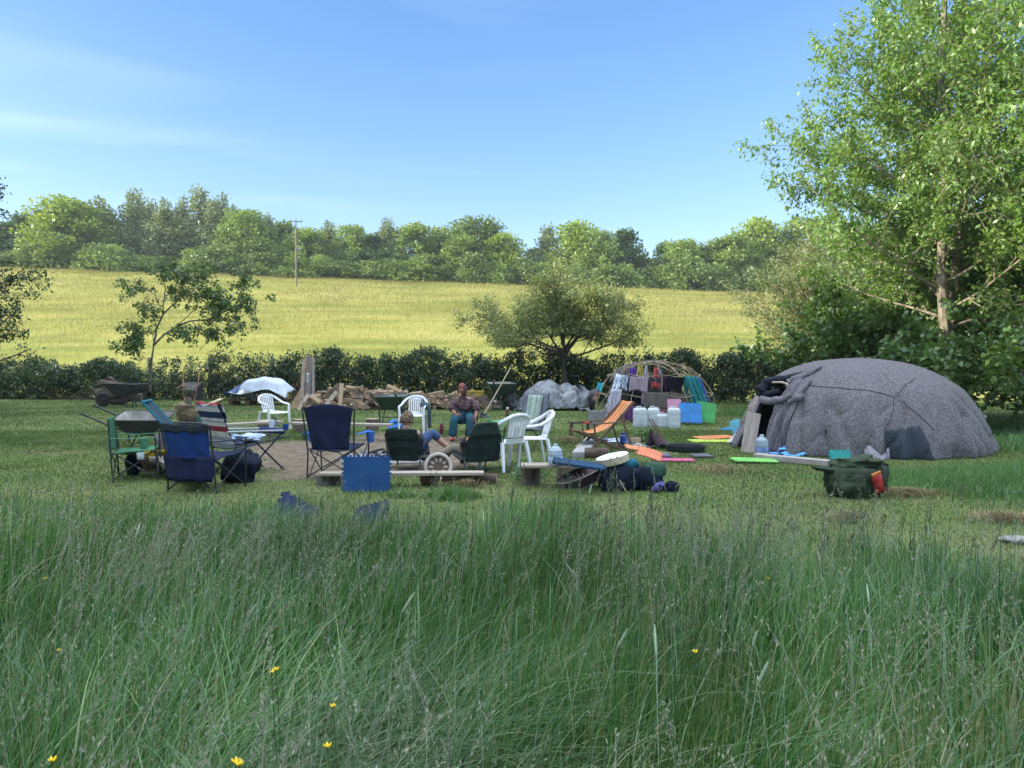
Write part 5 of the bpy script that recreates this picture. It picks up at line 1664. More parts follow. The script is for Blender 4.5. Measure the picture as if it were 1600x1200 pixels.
# ---- silver tarpaulin heap
def silver_tarp():
    c = at(862, 642); cx, cy_ = c.x, c.y + .6
    mt = M('tarp_silver', (.21, .225, .25), (.085, .092, .107), 3.5, .42, .9, 5, spec=.5, lo=.42, hi=.58)
    r = np.random.default_rng(5)
    top = lambda x: float(np.interp(x, [-1.32, -1.15, -.95, -.75, -.45, -.1, .2, .36, .55, .82, 1.0, 1.2, 1.32], [.0, .34, .50, .74, .98, 1.04, .97, .80, .95, .88, .62, .25, .0]))
    def f(u, v):
        x = -1.32 + 2.64 * u; y = -.95 + 1.75 * v
        yy = abs(y + .02) / .95
        x2 = x + .16 * noise.noise(Vector((y * 2.2, x, 4)))
        prof = max(0, 1 - yy ** 1.7) ** .75 if y < 0 else max(0, 1 - yy ** 2.2)
        p = Vector((x * 1.5, y * 1.5 + x * .5, 5.0))
        n1 = abs(noise.noise(p)); n2 = abs(noise.noise(p * 2.4 + Vector((7, 2, 0)))); n3 = abs(noise.noise(p * 5 + Vector((3, 9, 1))))
        z = top(x2) * prof * (1.04 - .16 * n1) - .17 * n1 * prof - .12 * n2 - .05 * n3 + .05
        if z < .03: z = .03 * abs(math.sin(x * 11))
        return (cx + x * (1 + .0 * y), cy_ + y * (.8 + .2 * prof), max(.005, z))
    o = MB().sheet(lambda u, v: f(min(1, max(0, u + .013 * math.sin(u * 91 + v * 57))), min(1, max(0, v + .02 * math.sin(u * 63 - v * 83)))), 34, 18).build('tarpaulin', mt, None, smooth=False); tag(o, 'crumpled silver tarpaulin thrown over a heap beside the pole lodge', 'tarpaulin')
    dk = M('tarp_black', (.03, .032, .036), (.05, .05, .055), 4, .5)
    o = MB().ball((0, 0, .34), (.42, .4, .52), 18, 14, bump=.7, seed=9).build('sack', dk, None); o.location = (cx + 1.15, cy_ - .1, 0); tag(o, 'black sheeting bunched at the right end of the silver tarpaulin', 'sheeting')
    o = MB().ball((0, 0, .25), (.30, .3, .34), 18, 14, bump=.8, seed=12).build('sack', dk, None); o.location = (cx - 1.42, cy_ - .1, 0); tag(o, 'black sack between the muddy wheelbarrow and the silver tarpaulin', 'sack')
    o = MB().sheet(lambda u, v: tuple(atd(905 + 14 * u, 601 + 36 * v + 9 * u * (1 - v), 25.2) + Vector((.03 * math.sin(v * 9), .1 * math.sin(v * 4 + u * 3), 0))), 6, 14).build('tarpaulin', mt, None, thick=.008); tag(o, 'loose pale flap at the right edge of the silver tarpaulin heap', 'tarpaulin')
silver_tarp()
for i, (px, py, sx, sy, lab) in enumerate([(767, 636, .34, .20, 'white plastic sheet crumpled on the grass left of the muddy wheelbarrow'), (752, 634, .22, .16, 'small pale sheet lying at the right end of the firewood')]):
    o = MB().ball((0, 0, .12), (sx, .3, sy), 18, 10, bump=1.0, seed=i * 5 + 2).build('plastic_sheet', M('sheet_white', (.62, .65, .70), (.5, .53, .58), 4, .5), None); o.location = at(px, py + 2); tag(o, lab, 'plastic sheet')

# ---- yellow crate, broom
def crate():
    t = thing('plastic_crate', 'yellow plastic crate standing behind the seated woman', 'crate', at(741, 634) + Vector((0, .55, .0)), R(-6))
    ym = M('crate_yellow', (.55, .38, .045), (.45, .30, .04), 6, .5)
    for s in (-1, 1):
        MB().box((s * .33, 0, .30), (.03, .42, .56)).build('end_wall', ym, t, bevel=.006)
        MB().box((0, s * .2, .27), (.63, .025, .50)).build('side_wall', ym, t, bevel=.006)
        MB().box((0, s * .215, .545), (.70, .05, .045)).build('rim', ym, t, bevel=.006)
    MB().box((0, 0, .03), (.62, .38, .02)).build('bottom', ym, t)
crate()
def shovel():
    a, b = atd(757, 641, 22.3), atd(798, 574, 23.2)
    a.z = .12
    d = (b - a)
    t = thing('shovel', 'long handled shovel stuck slanting in the grass beside the seated woman', 'shovel', a)
    MB().tube([(0, 0, 0), d * .5 + Vector((.01, 0, .01)), d], [.024, .021, .019], 8).build('handle', M('ash_handle', (.42, .34, .22), (.3, .23, .15), 8), t)
    dn = d.normalized(); x = Vector((0, 1, 0)).cross(dn).normalized()
    MB().sheet(lambda u, v: tuple(dn * (.05 - .36 * v) + x * ((u - .5) * .24 * (1 - .45 * v ** 2.5)) + dn.cross(x) * (.03 * math.cos((u - .5) * PI))), 8, 8).build('blade', STEEL, t, thick=.006)
shovel()
# ================================================================ the big blanket covered lodge
DC = Vector((6.78, 14.45, 0)); DA, DB, DH = 2.34, 2.15, 1.70
def dome_pt(th, v, out=0.0):
    """th: angle in plan (0 = +X, -90 deg = towards the camera), v: 0 base .. 1 top"""
    c, s = math.cos(th), math.sin(th)
    k = 1 + .025 * math.cos(3 * th + .5) + .018 * math.cos(5 * th)
    e = v * PI / 2
    r = math.cos(e) ** .80 * k; z = math.sin(e) ** .92
    flat = 1 + .05 * c * (1 - abs(2 * v - 1))           # right flank sags, left flank stands steep
    # polygonal facets of the poles beneath
    f = -.085 * abs(math.sin(3.5 * th + .6)) ** .8 * math.sin(PI * v) - .035 * abs(math.sin(2 * PI * v + .4)) * min(1, 4 * (1 - v))
    wr = .022 * noise.noise(Vector((c * 5, s * 5, z * 1.4))) + .012 * noise.noise(Vector((c * 13, s * 13, z * 4))) - .022 * max(0, .18 - abs(noise.noise(Vector((c * 7 - z * 2.5, s * 7, z * 1.8 + 21))))) / .18 * (1 - .6 * v) - .034 * max(0, .22 - abs(noise.noise(Vector((c * 4.2 + z * 1.3, s * 4.2, z * .9 + 7))))) / .22
    hang = .030 * math.sin(th * 26 + 2 * math.sin(th * 7)) * max(0, 1 - v * 2.6) ** 1.4 * 1.5
    rr = r * (1 + f * .6 + wr + hang * .7)
    sh = -.14 * z if c > 0 else -.05 * z
    p = Vector((DC.x + DA * rr * c * (1 if c < 0 else 1.0) + sh, DC.y + DB * rr * s, DH * z * (1 + .02 * noise.noise(Vector((c * 3, s * 3, z * 3))))))
    if out:
        n = Vector((c / DA, s / DB, 1.0 * z)).normalized(); p += n * out
    return p
def dome_hit(px, py):
    """angle and height on the lodge under this pixel"""
    best = None
    d = ray(px, py); o = Vector((0, 0, EYE))
    for i in range(0, 181, 2):
        th = -PI + R(i) * 1.0 - R(0)
        for j in range(0, 50):
            v = j / 49
            q = dome_pt(th, v) - o
            t = q.dot(d) / d.dot(d)
            e = (q - d * t).length
            key = e + .0005 * t
            if best is None or key < best[0]: best = (key, th, v)
    return best[1], best[2]
FELT = M('blanket_felt', (.188, .175, .183), (.10, .092, .097), 30, .97, .5, 55, spec=.08, lo=.38, hi=.62)
FELT2 = M('blanket_felt_fold', (.225, .205, .225), (.10, .09, .105), 36, .97, .5, 60, spec=.08, lo=.38, hi=.62)
BLACKCL = cloth('black_blanket', (.022, .026, .036), (.014, .017, .024), 8)
th0, _ = dome_hit(1168, 668); th1, _ = dome_hit(1214, 668)
tl = thing('blanket_lodge', 'large low dome lodge covered in grey blankets with an open doorway on its left', 'dome lodge', DC)
inv = Matrix.Translation(-DC)
def L_(p): return tuple(Vector(p) - DC)
def door_mask(u, v):
    th = -PI + 2 * PI * u
    lim = .40 + .12 * math.sin(PI * min(1, max(0, (th - th0) / (th1 - th0))))
    return not (th0 - .02 < th < th1 + .02 and v < lim)
shell = MB().sheet(lambda u, v: L_(dome_pt(-PI + 2 * PI * u, v * .985)), 280, 84, mask=door_mask).build('blanket_cover', FELT, tl, thick=.03, angle=80)
# closing cap
MB().sheet(lambda u, v: L_(dome_pt(2 * PI * u, .95 + .0499 * v) + Vector((0, 0, .012))), 40, 3).build('top_blanket', FELT2, tl, thick=.02)
# lacing lines over the blankets
rope = M('lacing_cord', (.03, .03, .036))
def on_dome(pts, rr, name, mat, out=.02, n=10):
    hv = [dome_hit(*p) for p in pts]
    P = []
    for k in range(len(hv) - 1):
        for i in range(n):
            t = i / n
            P.append(dome_pt(hv[k][0] * (1 - t) + hv[k + 1][0] * t, hv[k][1] * (1 - t) + hv[k + 1][1] * t, out))
    P.append(dome_pt(*hv[-1], out))
    return MB().tube([L_(p) for p in P], rr, 5).build(name, mat, tl)
on_dome([(1252, 601), (1310, 606), (1355, 610), (1396, 624)], .007, 'lacing_cord', rope)
on_dome([(1396, 624), (1390, 650), (1380, 672), (1376, 704)], .006, 'lacing_cord', rope)
on_dome([(1396, 624), (1412, 606), (1428, 592)], .006, 'lacing_cord', rope)
on_dome([(1400, 618), (1430, 644), (1458, 672)], .006, 'lacing_cord', rope)
for pts in ([(1362, 612), (1366, 660), (1372, 700)], [(1324, 612), (1322, 640), (1320, 654)], [(1348, 604), (1362, 586)], [(1366, 634), (1374, 668), (1378, 704)], [(1440, 586), (1482, 622), (1500, 650)]):
    on_dome(pts, .022, 'blanket_fold', FELT2, out=.0)
# dark patch at the foot on the right
h = [dome_hit(1384, 684), dome_hit(1436, 675)]
ta, tb = h[0][0], h[1][0]
MB().sheet(lambda u, v: L_(dome_pt(ta + (tb - ta) * (u + .14 * (1 - v) * (u)), .0 + .158 * v + .006 * math.sin(u * 40) * (v > .93) + (.03 * u * v), .035 + .01 * math.sin(u * 8))), 30, 12).build('dark_patch', M('patch_dark', (.035, .045, .06), (.028, .036, .05), 9, .9), tl, thick=.01)
MB().sheet(lambda u, v: L_(dome_pt(ta - .16 + .18 * u, .045 * v * (1 + .6 * math.sin(u * 7)), .09 - .06 * v + .03 * math.sin(u * 13)) ), 10, 4).build('hem_bunch', M('hem_pale', (.34, .31, .36), (.2, .19, .22), 20), tl, thick=.02)
# door curtain: heavy folds hanging right of the doorway
a0 = dome_hit(1215, 640)[0]; a1 = dome_hit(1254, 640)[0]
def curtain(u, v):
    th = a0 + (a1 - a0) * (u * (1 - .30 * (1 - v)) + .16 * (1 - v) * 0)
    q = dome_pt(th - .02 * (1 - v), max(0, v * .52), .06 + (.030 * math.sin(u * 17 + 2.2 * (1 - v) + 1.4 * math.sin(u * 5)) + .018 * math.sin(u * 39 + 3 * v)) * (1.1 - .5 * v))
    return L_(q)
MB().sheet(curtain, 60, 20).build('door_curtain', FELT2, tl, thick=.02)
# rolled door blankets above the opening
def roll(pts, radii, name, mat, flat=1.0, seed=0, n=14, out=.1):
    hv = [dome_hit(*p) for p in pts]; P = []; RR = []
    m = 8
    for k in range(len(hv) - 1):
        for i in range(m):
            t = i / m
            P.append(L_(dome_pt(hv[k][0] * (1 - t) + hv[k + 1][0] * t, hv[k][1] * (1 - t) + hv[k + 1][1] * t, out)))
            RR.append((radii[k] * (1 - t) + radii[k + 1] * t) * (1 + .10 * math.sin((k + t) * 7 + seed)))
    P.append(L_(dome_pt(*hv[-1], out))); RR.append(radii[-1])
    return MB().tube(P, RR, n, flat=flat).build(name, mat, tl)
roll([(1167, 617), (1185, 613), (1204, 603), (1222, 600), (1236, 597)], [.08, .16, .15, .10, .07], 'black_door_roll', BLACKCL, .8, 1, out=.08)
roll([(1232, 601), (1252, 594), (1272, 583), (1285, 576)], [.07, .06, .055, .03], 'rolled_blanket', FELT2, .8, 2, out=.05)
roll([(1230, 590), (1252, 584), (1283, 575)], [.03, .045, .03], 'rolled_blanket', M('roll_dark', (.09, .085, .09), (.05, .048, .05), 20), .8, 3, out=.03)
roll([(1197, 628), (1208, 634), (1226, 630), (1240, 622)], [.07, .08, .07, .05], 'gathered_blanket', FELT2, .9, 4, out=.10)
roll([(1200, 624), (1212, 622), (1222, 618)], [.05, .075, .05], 'gathered_blanket', BLACKCL, .9, 5, out=.11)
roll([(1236, 634), (1246, 628), (1256, 624)], [.05, .07, .05], 'gathered_blanket', FELT2, 1, 6, out=.09)
roll([(1215, 612), (1228, 613), (1240, 616)], [.016, .02, .016], 'pale_pole', M('pole_pale', (.5, .42, .32)), 1, 0, 8, out=.20)
roll([(1160, 603), (1172, 602), (1180, 600)], [.02, .024, .02], 'pale_pole', M('pole_pale', (.5, .42, .32)), 1, 0, 8, out=.06)
# left flap of the doorway, pale lining turned out at its foot
b0 = dome_hit(1158, 690)[0]
MB().sheet(lambda u, v: L_(dome_pt(b0 - .16 + .20 * u, .34 * v, .07 + .05 * math.sin(u * 9 + 1) * (1 - v) + .16 * (1 - v) ** 3)), 14, 14).build('door_flap', FELT2, tl, thick=.02)
MB().sheet(lambda u, v: tuple(Vector(at(1136 + 26 * u, 694 - 16 * v * u)) - DC + Vector((0, 0, .02 + .22 * u * v + .02 * math.sin(u * 8)))), 10, 8).build('turned_hem', M('hem_cream', (.50, .44, .41), (.33, .29, .28), 8), tl, thick=.02)

def put(o, label, cat, loc=None, rz=None, group=None):
    if loc is not None: o.location = loc
    if rz is not None: o.rotation_euler = (0, 0, rz)
    return tag(o, label, cat, group)
# things about the doorway
pl = at(1168, 708); ptop = atd(1178, 645, pl.y + .16)
plank('door_plank', 'wide notched board standing upright in front of the lodge doorway', pl, ptop, .25, .04, M('door_plank', (.44, .37, .32), (.28, .23, .20), 5, .85, .3, stretch=(.4, 3, 3)), cat='board', seed=51, up=(0, 1, 0))
plank('prop_stick', 'thin stick propping the board at the lodge doorway', at(1184, 703) + Vector((0, .15, 0)), atd(1172, 682, 14.2), .03, .03, WOODV, cat='stick', seed=52)

def water_bottle(loc, label, r_=.10, h=.36, full=True):
    t = thing('water_bottle', label, 'bottle', loc)
    pet = M('pet_plastic', (.62, .74, .84), (.55, .68, .80), 5, .12, spec=.6, trans=.55)
    k = r_ / .10
    prof = [(.02, 0), (.092 * k, .004), (.10 * k, .02), (.10 * k, h * .16), (.094 * k, h * .2), (.10 * k, h * .24), (.10 * k, h * .34), (.094 * k, h * .38), (.10 * k, h * .42), (.10 * k, h * .58), (.094 * k, h * .62), (.098 * k, h * .67), (.075 * k, h * .82), (.03 * k, h * .91), (.024 * k, h * .97)]
    b = MB().lathe(prof, 20).build('body', pet, t)
    MB().lathe([(.027 * k, h * .955), (.03 * k, h * .965), (.03 * k, h * 1.0), (.0, h * 1.0)], 14).build('cap', M('cap_pale', (.6, .68, .78), rough=.4), t)
    MB().lathe([(.102 * k, h * .22), (.1025 * k, h * .30), (.102 * k, h * .40)], 20).build('label', M('label_blue', (.05, .13, .42), (.35, .45, .65), 14, .5) if full else M('label_pale', (.5, .6, .72), (.35, .46, .62), 12, .5), t)
    return t
water_bottle(at(1190, 712), 'clear five litre water bottle with a blue label by the lodge doorway', .115, .37)
water_bottle(at(868, 726, .305), 'clear ribbed water bottle standing on the short plank bench', .095, .27, False)

# ---- jigsaw foam mats
def foam_poly(w_, h_, teeth, depth=.022, skip=()):
    pts = []
    c = [(-w_ / 2, -h_ / 2), (w_ / 2, -h_ / 2), (w_ / 2, h_ / 2), (-w_ / 2, h_ / 2)]
    for k in range(4):
        a = Vector(c[k]); b = Vector(c[(k + 1) % 4]); d = b - a; n = Vector((d.y, -d.x)).normalized()
        if k in skip: pts.append(tuple(a)); continue
        m = teeth if k % 2 == 0 else max(3, int(teeth * h_ / w_))
        for i in range(m):
            s = d / m
            q = a + s * i
            pts.append(tuple(q))
            pts.append(tuple(q + s * .25)); pts.append(tuple(q + s * .18 + n * depth)); pts.append(tuple(q + s * .72 + n * depth)); pts.append(tuple(q + s * .65))
    return pts
def foam(label, loc, w_, h_, col, rot=(0, 0, 0), teeth=8, th=.014, bend=None, skip=(), c2=None, grid=True):
    t = M('foam_%d_%d_%d' % tuple(int(x * 999) for x in col), col, c2 or tuple(x * .62 + .012 for x in col), 4, .85, .1, 60, spec=.2)
    mb = MB().prism(foam_poly(w_, h_, teeth, .022, skip), 0, th)
    o = mb.build('foam_mat', t, None, smooth=False)
    if bend:
        bm = bmesh.new(); bm.from_mesh(o.data)
        bmesh.ops.triangulate(bm, faces=[f for f in bm.faces if len(f.verts) > 4])
        bmesh.ops.subdivide_edges(bm, edges=[e for e in bm.edges if e.calc_length() > .08], cuts=4, use_grid_fill=True)
        for v in bm.verts: v.co.z += bend(v.co.x, v.co.y)
        bm.to_mesh(o.data); bm.free()
    o.location = loc; o.rotation_euler = rot
    return tag(o, label, 'foam mat', 'jigsaw foam mats')
cb = (.011, .048, .135)
p = at(573, 768)
foam('big blue jigsaw foam mat standing against the front plank bench', p + Vector((0, .0, .23)), .58, .42, cb, (R(77), 0, R(2)), 11, c2=(.016, .068, .17))
foam('lilac blue jigsaw mat tipped up in the tall grass at the front', at(466, 826) + Vector((-.02, 0, .14)), .40, .30, (.022, .033, .085), (R(48), R(34), R(20)), 6, .02)
foam('dull blue mat mostly buried in the tall grass, right of the lilac one', at(580, 824) + Vector((0, 0, .13)), .34, .22, (.018, .034, .06), (R(40), R(-16), R(-10)), 6, .02)
foam('bright blue jigsaw mat leaning on the pole lodge next to the green one', at(1080, 664) + Vector((.02, .16, .31)), .56, .58, (.045, .21, .50), (R(58), R(3), R(-4)), 6)
foam('bright green jigsaw mat leaning on the pole lodge at the right of the blue one', at(1103, 663) + Vector((.06, .24, .31)), .50, .58, (.07, .33, .10), (R(58), R(10), R(-8)), 6)
foam('pink jigsaw mat standing behind the white water cans, left one of two', at(1040, 662) + Vector((-.02, .35, .30)), .42, .56, (.68, .29, .42), (R(70), 0, R(3)), 6)
foam('pink jigsaw mat standing behind the white water cans, right one of two', at(1058, 664) + Vector((.02, .42, .36)), .34, .62, (.66, .31, .44), (R(72), 0, R(-5)), 6)
foam('orange jigsaw mat lying on a lime one beside the lodge doorway', at(1116, 686) + Vector((0, .0, .032)), .78, .50, (.62, .23, .09), (R(1), R(-2), R(10)), 7)
foam('lime jigsaw mat lying underneath the orange one', at(1112, 689) + Vector((-.02, -.1, .008)), .90, .48, (.52, .66, .10), (0, 0, R(4)), 8)
foam('lime green jigsaw mat lying flat in front of the grey beam', at(1178, 722) + Vector((0, 0, .03)), .68, .36, (.19, .50, .11), (R(2), R(1), R(-3)), 7)
foam('light blue jigsaw mat lying propped against the foot of the grey lodge', at(1246, 712) + Vector((.0, .02, .10)), .52, .34, (.14, .40, .76), (R(26), R(-18), R(6)), 7)
foam('small light blue mat edge lying left of the propped one at the lodge', at(1226, 711) + Vector((-.02, .06, .02)), .42, .18, (.14, .40, .76), (R(3), 0, R(8)), 6)
put(MB().box((0, 0, .05), (.13, .1, .1)).build('small_box', M('box_dark', (.03, .03, .035)), None, bevel=.01), 'small dark box on the light blue mats at the grey lodge', 'box', at(1223, 711))
foam('pink jigsaw mat lying flat on the lawn behind the rucksacks', at(1053, 720) + Vector((0, 0, .012)), .62, .28, (.56, .12, .24), (0, 0, R(-4)), 8)
foam('orange jigsaw mat lying bent over the rucksack pile', at(1016, 729) + Vector((.0, .05, .20)), .36, .34, (.66, .21, .11), (R(14), R(16), R(-14)), 6, bend=lambda x, y: -.35 * x * x)
foam('small piece of orange mat showing between the drum and the rucksacks', at(992, 724) + Vector((0, .1, .24)), .26, .2, (.66, .25, .12), (R(10), R(8), 0), 5)
foam('dark blue mat resting on the right end of the water bottle bench', at(905, 727, .35) + Vector((0, .02, .0)), .62, .36, (.012, .05, .11), (R(2), R(7), R(-6)), 8, .03)
foam('blue jigsaw mat lying at the left foot of the grey lodge', at(1142, 672) + Vector((0, .1, .02)), .40, .34, (.035, .20, .42), (0, R(-6), R(20)), 6)
foam('cyan mat stuck upright under the door flap of the grey lodge', at(1154, 684) + Vector((.0, .1, .18)), .20, .42, (.13, .43, .56), (R(72), R(-20), R(-18)), 5)
foam('turquoise folded mat behind the olive rucksack', at(1317, 729) + Vector((0, .12, .16)), .30, .14, (.03, .32, .30), (R(66), 0, R(-4)), 6, .03)
# grey seat cushions on the lawn
for px, py, w_, d_, hh, lab in ((1034, 717, .32, .34, .06, 'dark grey foam block on the lawn next to the flat pink mat'), (1098, 715, .34, .34, .03, 'thin slate grey cushion lying on the lawn right of the pink mat')):
    put(MB().box((0, 0, hh / 2 + .01), (w_, d_, hh)).build('foam_block', M('foam_grey', (.10, .105, .12), (.075, .08, .09), 8), None, bevel=.012), lab, 'cushion', at(px, py) + Vector((0, .1, 0)), R(4))

# ---- pole lodge: bare hazel frame used as a drying rack
PC = Vector(((1022 - 800) / FPX * 21.9, 21.9, 0)); PA, PB, PH = 1.82, 1.70, 1.72
def pole_pt(th, e, k=1.0):
    r = math.cos(e) ** .78; z = math.sin(e) ** .95
    return Vector((PA * k * r * math.cos(th), PB * k * r * math.sin(th), PH * k * z))
tp = thing('pole_lodge', 'bare domed frame of bent hazel poles hung with washing', 'pole lodge', PC)
POLE = M('hazel_pole', (.27, .20, .14), (.15, .11, .08), 6, .85)
POLE2 = M('hazel_pole_pale', (.42, .34, .24), (.26, .2, .14), 6, .85)
r_ = random.Random(15)
for i in range(7):
    th = PI * (i + .35) / 7; wob = r_.uniform(-.05, .05); k = r_.uniform(.97, 1.03)
    pts = []
    for j in range(25):
        e = PI * j / 24
        c = math.cos(e); r = math.copysign(abs(c) ** .78, c)
        pts.append((PA * k * r * math.cos(th) + wob * math.sin(e * 2) + .02 * math.sin(j * 1.3 + i), PB * k * r * math.sin(th) + wob * math.sin(e) + .02 * math.cos(j * 1.1 + i), max(-.05, PH * k * math.sin(e) ** .95 - (.05 if j in (0, 24) else 0))))
    MB().tube(pts, [.019 - .008 * abs(j - 12) / 12 * (-1 if r_.random() < 0 else 1) for j in range(25)], 6).build('pole', POLE if i % 2 else POLE2, tp)
for e, z in ((R(24), 0), (R(47), 0), (R(68), 0)):
    pts = [pole_pt(2 * PI * j / 36, e + .03 * math.sin(j * 1.7), 1.01) for j in range(36)]
    MB().tube(pts, .012, 5, closed=True).build('hoop', POLE2 if e < 1 else POLE, tp)
for a, b in (((1010, 566), (1065, 588)), ((1024, 566), (1085, 590)), ((975, 577), (1030, 564)), ((934, 640), (985, 566))):
    p0, p1 = atd(*a, 21.2), atd(*b, 20.9)
    MB().tube([p0 - PC, (p0 + p1) / 2 - PC + Vector((0, 0, .05)), p1 - PC], [.014, .013, .008], 5).build('pole', POLE2, tp)

def hang(name, label, cat, quad, d0, d1, mat, folds=4, amp=.03, nu=14, nv=12, seed=0, taper=0.0, thick=.008):
    """cloth hanging with its corners at these photo pixels (top left, top right, bottom right, bottom left)"""
    P = [atd(*quad[0], d0), atd(*quad[1], d1), atd(*quad[2], d1 - .03), atd(*quad[3], d0 - .03)]
    q = random.Random(seed); ph = q.random() * 6
    def f(u, v):
        p = (P[3] * (1 - u) + P[2] * u) * (1 - v) + (P[0] * (1 - u) + P[1] * u) * v
        w_ = amp * math.sin(u * folds * 2 * PI + ph + 1.5 * v) * (1.15 - .5 * v) + .4 * amp * math.sin(u * folds * 4.7 + v * 3)
        return (p.x + .3 * w_, p.y + w_, p.z - .02 * math.sin(PI * u) * v + (.03 * math.sin(u * 7 + ph) * (1 - v)))
    return tag(MB().sheet(f, nu, nv).build(name, mat, None, thick=thick), label, cat, 'washing hung on the pole lodge')
GY = 20.35
hang('bed_sheet', 'pale blue batik patterned cloth hung at the left of the pole lodge', 'cloth', [(963, 583), (976, 586), (957, 630), (944, 642)], 20.7, 20.5, M('cloth_batik', (.62, .66, .72), (.16, .24, .36), 7, .9, lo=.42, hi=.52), 3)
hang('towel', 'dark blue and white mottled cloth right of the pale batik one', 'towel', [(974, 584), (981, 590), (979, 610), (968, 606)], 20.5, 20.5, M('cloth_tiedye', (.50, .56, .64), (.06, .10, .17), 9, .9, lo=.45, hi=.52), 2)
hang('bed_sheet', 'long lilac grey patterned sheet trailing to the grass on the left of the pole lodge', 'cloth', [(955, 608), (972, 608), (967, 640), (945, 656)], 20.3, 20.2, M('cloth_lilac', (.55, .52, .58), (.40, .38, .45), 16, .9), 4)
hang('shirt', 'small cyan shirt hung at the far left of the pole lodge', 'shirt', [(934, 597), (942, 598), (940, 612), (932, 610)], 20.9, 20.9, cloth('cyan', (.04, .42, .55)), 1)
hang('towel', 'red striped rag at the far left pole of the pole lodge', 'towel', [(932, 604), (937, 609), (930, 626), (926, 624)], 21.0, 21.0, M('cloth_redstripe', (.45, .36, .30), (.30, .09, .07), 12, lo=.45, hi=.55), 1)
hang('scarf', 'violet scarf hung under the top of the pole lodge', 'scarf', [(984, 575), (993, 573), (993, 586), (984, 588)], 21.0, 21.0, cloth('violet', (.13, .07, .38)), 2)
hang('shirt', 'yellow cloth hung under the top of the pole lodge', 'cloth', [(996, 570), (1004, 570), (1005, 588), (996, 588)], 21.1, 21.1, cloth('yellow', (.55, .47, .10)), 2)
hang('shirt', 'white shirt hung beside the yellow cloth under the top of the pole lodge', 'shirt', [(1008, 571), (1011, 571), (1014, 589), (1005, 588)], 21.1, 21.1, cloth('white', (.62, .62, .64)), 2)
hang('shirt', 'coral red garment hung in the middle of the pole lodge', 'garment', [(1022, 574), (1028, 574), (1032, 607), (1018, 606)], 21.0, 21.0, cloth('coral', (.60, .12, .12)), 2)
hang('shirt', 'slate blue garment hung right behind the coral one', 'garment', [(1029, 576), (1034, 576), (1038, 612), (1030, 612)], 21.2, 21.2, cloth('slate', (.17, .19, .33)), 2)
hang('towel', 'mauve towel hung on the left front of the pole lodge', 'towel', [(984, 588), (1014, 588), (1011, 611), (983, 610)], 20.45, GY, cloth('mauve', (.36, .28, .33), (.27, .21, .26)), 3)
hang('towel', 'narrow mauve cloth hanging below the mauve towel', 'towel', [(1003, 608), (1012, 609), (1010, 634), (1002, 632)], 20.4, GY, cloth('mauve', (.36, .28, .33)), 2)
hang('towel', 'small dark grey towel crossing the coral garment', 'towel', [(1016, 589), (1033, 590), (1033, 597), (1016, 597)], 20.3, 20.3, cloth('charcoal', (.05, .055, .065)), 2)
hang('blanket', 'black cloth hung on the right front of the pole lodge', 'cloth', [(1044, 587), (1070, 589), (1064, 612), (1046, 608)], 20.4, 20.6, cloth('black', (.012, .012, .02)), 3)
hang('blanket', 'black garment hung low behind the purple cloth', 'garment', [(984, 610), (1002, 610), (1002, 630), (984, 630)], 20.8, 20.8, cloth('black', (.012, .012, .02)), 2)
hang('rug', 'brown speckled rug hung low in the middle of the pole lodge', 'rug', [(1008, 612), (1046, 613), (1045, 638), (1007, 636)], 20.25, 20.25, M('rug_brown', (.16, .14, .12), (.085, .075, .065), 30, .95), 3)
hang('rug', 'olive brown rug hung low at the right of the pole lodge', 'rug', [(1047, 612), (1076, 616), (1072, 634), (1048, 634)], 20.3, 20.5, M('rug_olive', (.15, .13, .10), (.08, .07, .055), 30, .95), 3)
hang('bath_towel', 'large teal towel hung at the right of the pole lodge', 'towel', [(1072, 587), (1089, 588), (1106, 631), (1082, 632)], 20.6, 20.5, cloth('teal', (.045, .27, .27), (.03, .2, .21)), 3)
hang('bath_towel', 'teal towel edge hung in the shade left of the large teal one', 'towel', [(1069, 587), (1074, 588), (1076, 634), (1070, 630)], 20.8, 20.8, cloth('teal_dark', (.03, .2, .21)), 1)
hang('bed_sheet', 'blue sheet hung along the right flank of the pole lodge', 'cloth', [(1088, 588), (1095, 592), (1117, 648), (1110, 652)], 20.9, 21.3, cloth('royal', (.02, .10, .36)), 2)
hang('curtain', 'cream net curtain draped over the top left poles of the pole lodge', 'curtain', [(960, 577), (984, 566), (980, 582), (952, 596)], 21.3, 21.4, M('cloth_net', (.36, .31, .27), (.19, .16, .14), 20, .9), 4)
hang('tarpaulin', 'purple groundsheet spread at the foot of the pole lodge behind the deck chair', 'groundsheet', [(974, 634), (992, 634), (991, 659), (976, 657)], 20.6, 20.3, cloth('purple', (.16, .065, .20)), 2)
hang('rug', 'grey rug folded on edge at the left foot of the pole lodge', 'rug', [(920, 641), (944, 640), (945, 666), (922, 668)], 19.2, 19.9, M('rug_grey', (.26, .25, .25), (.17, .165, .165), 14, .95), 1, .015, thick=.05)

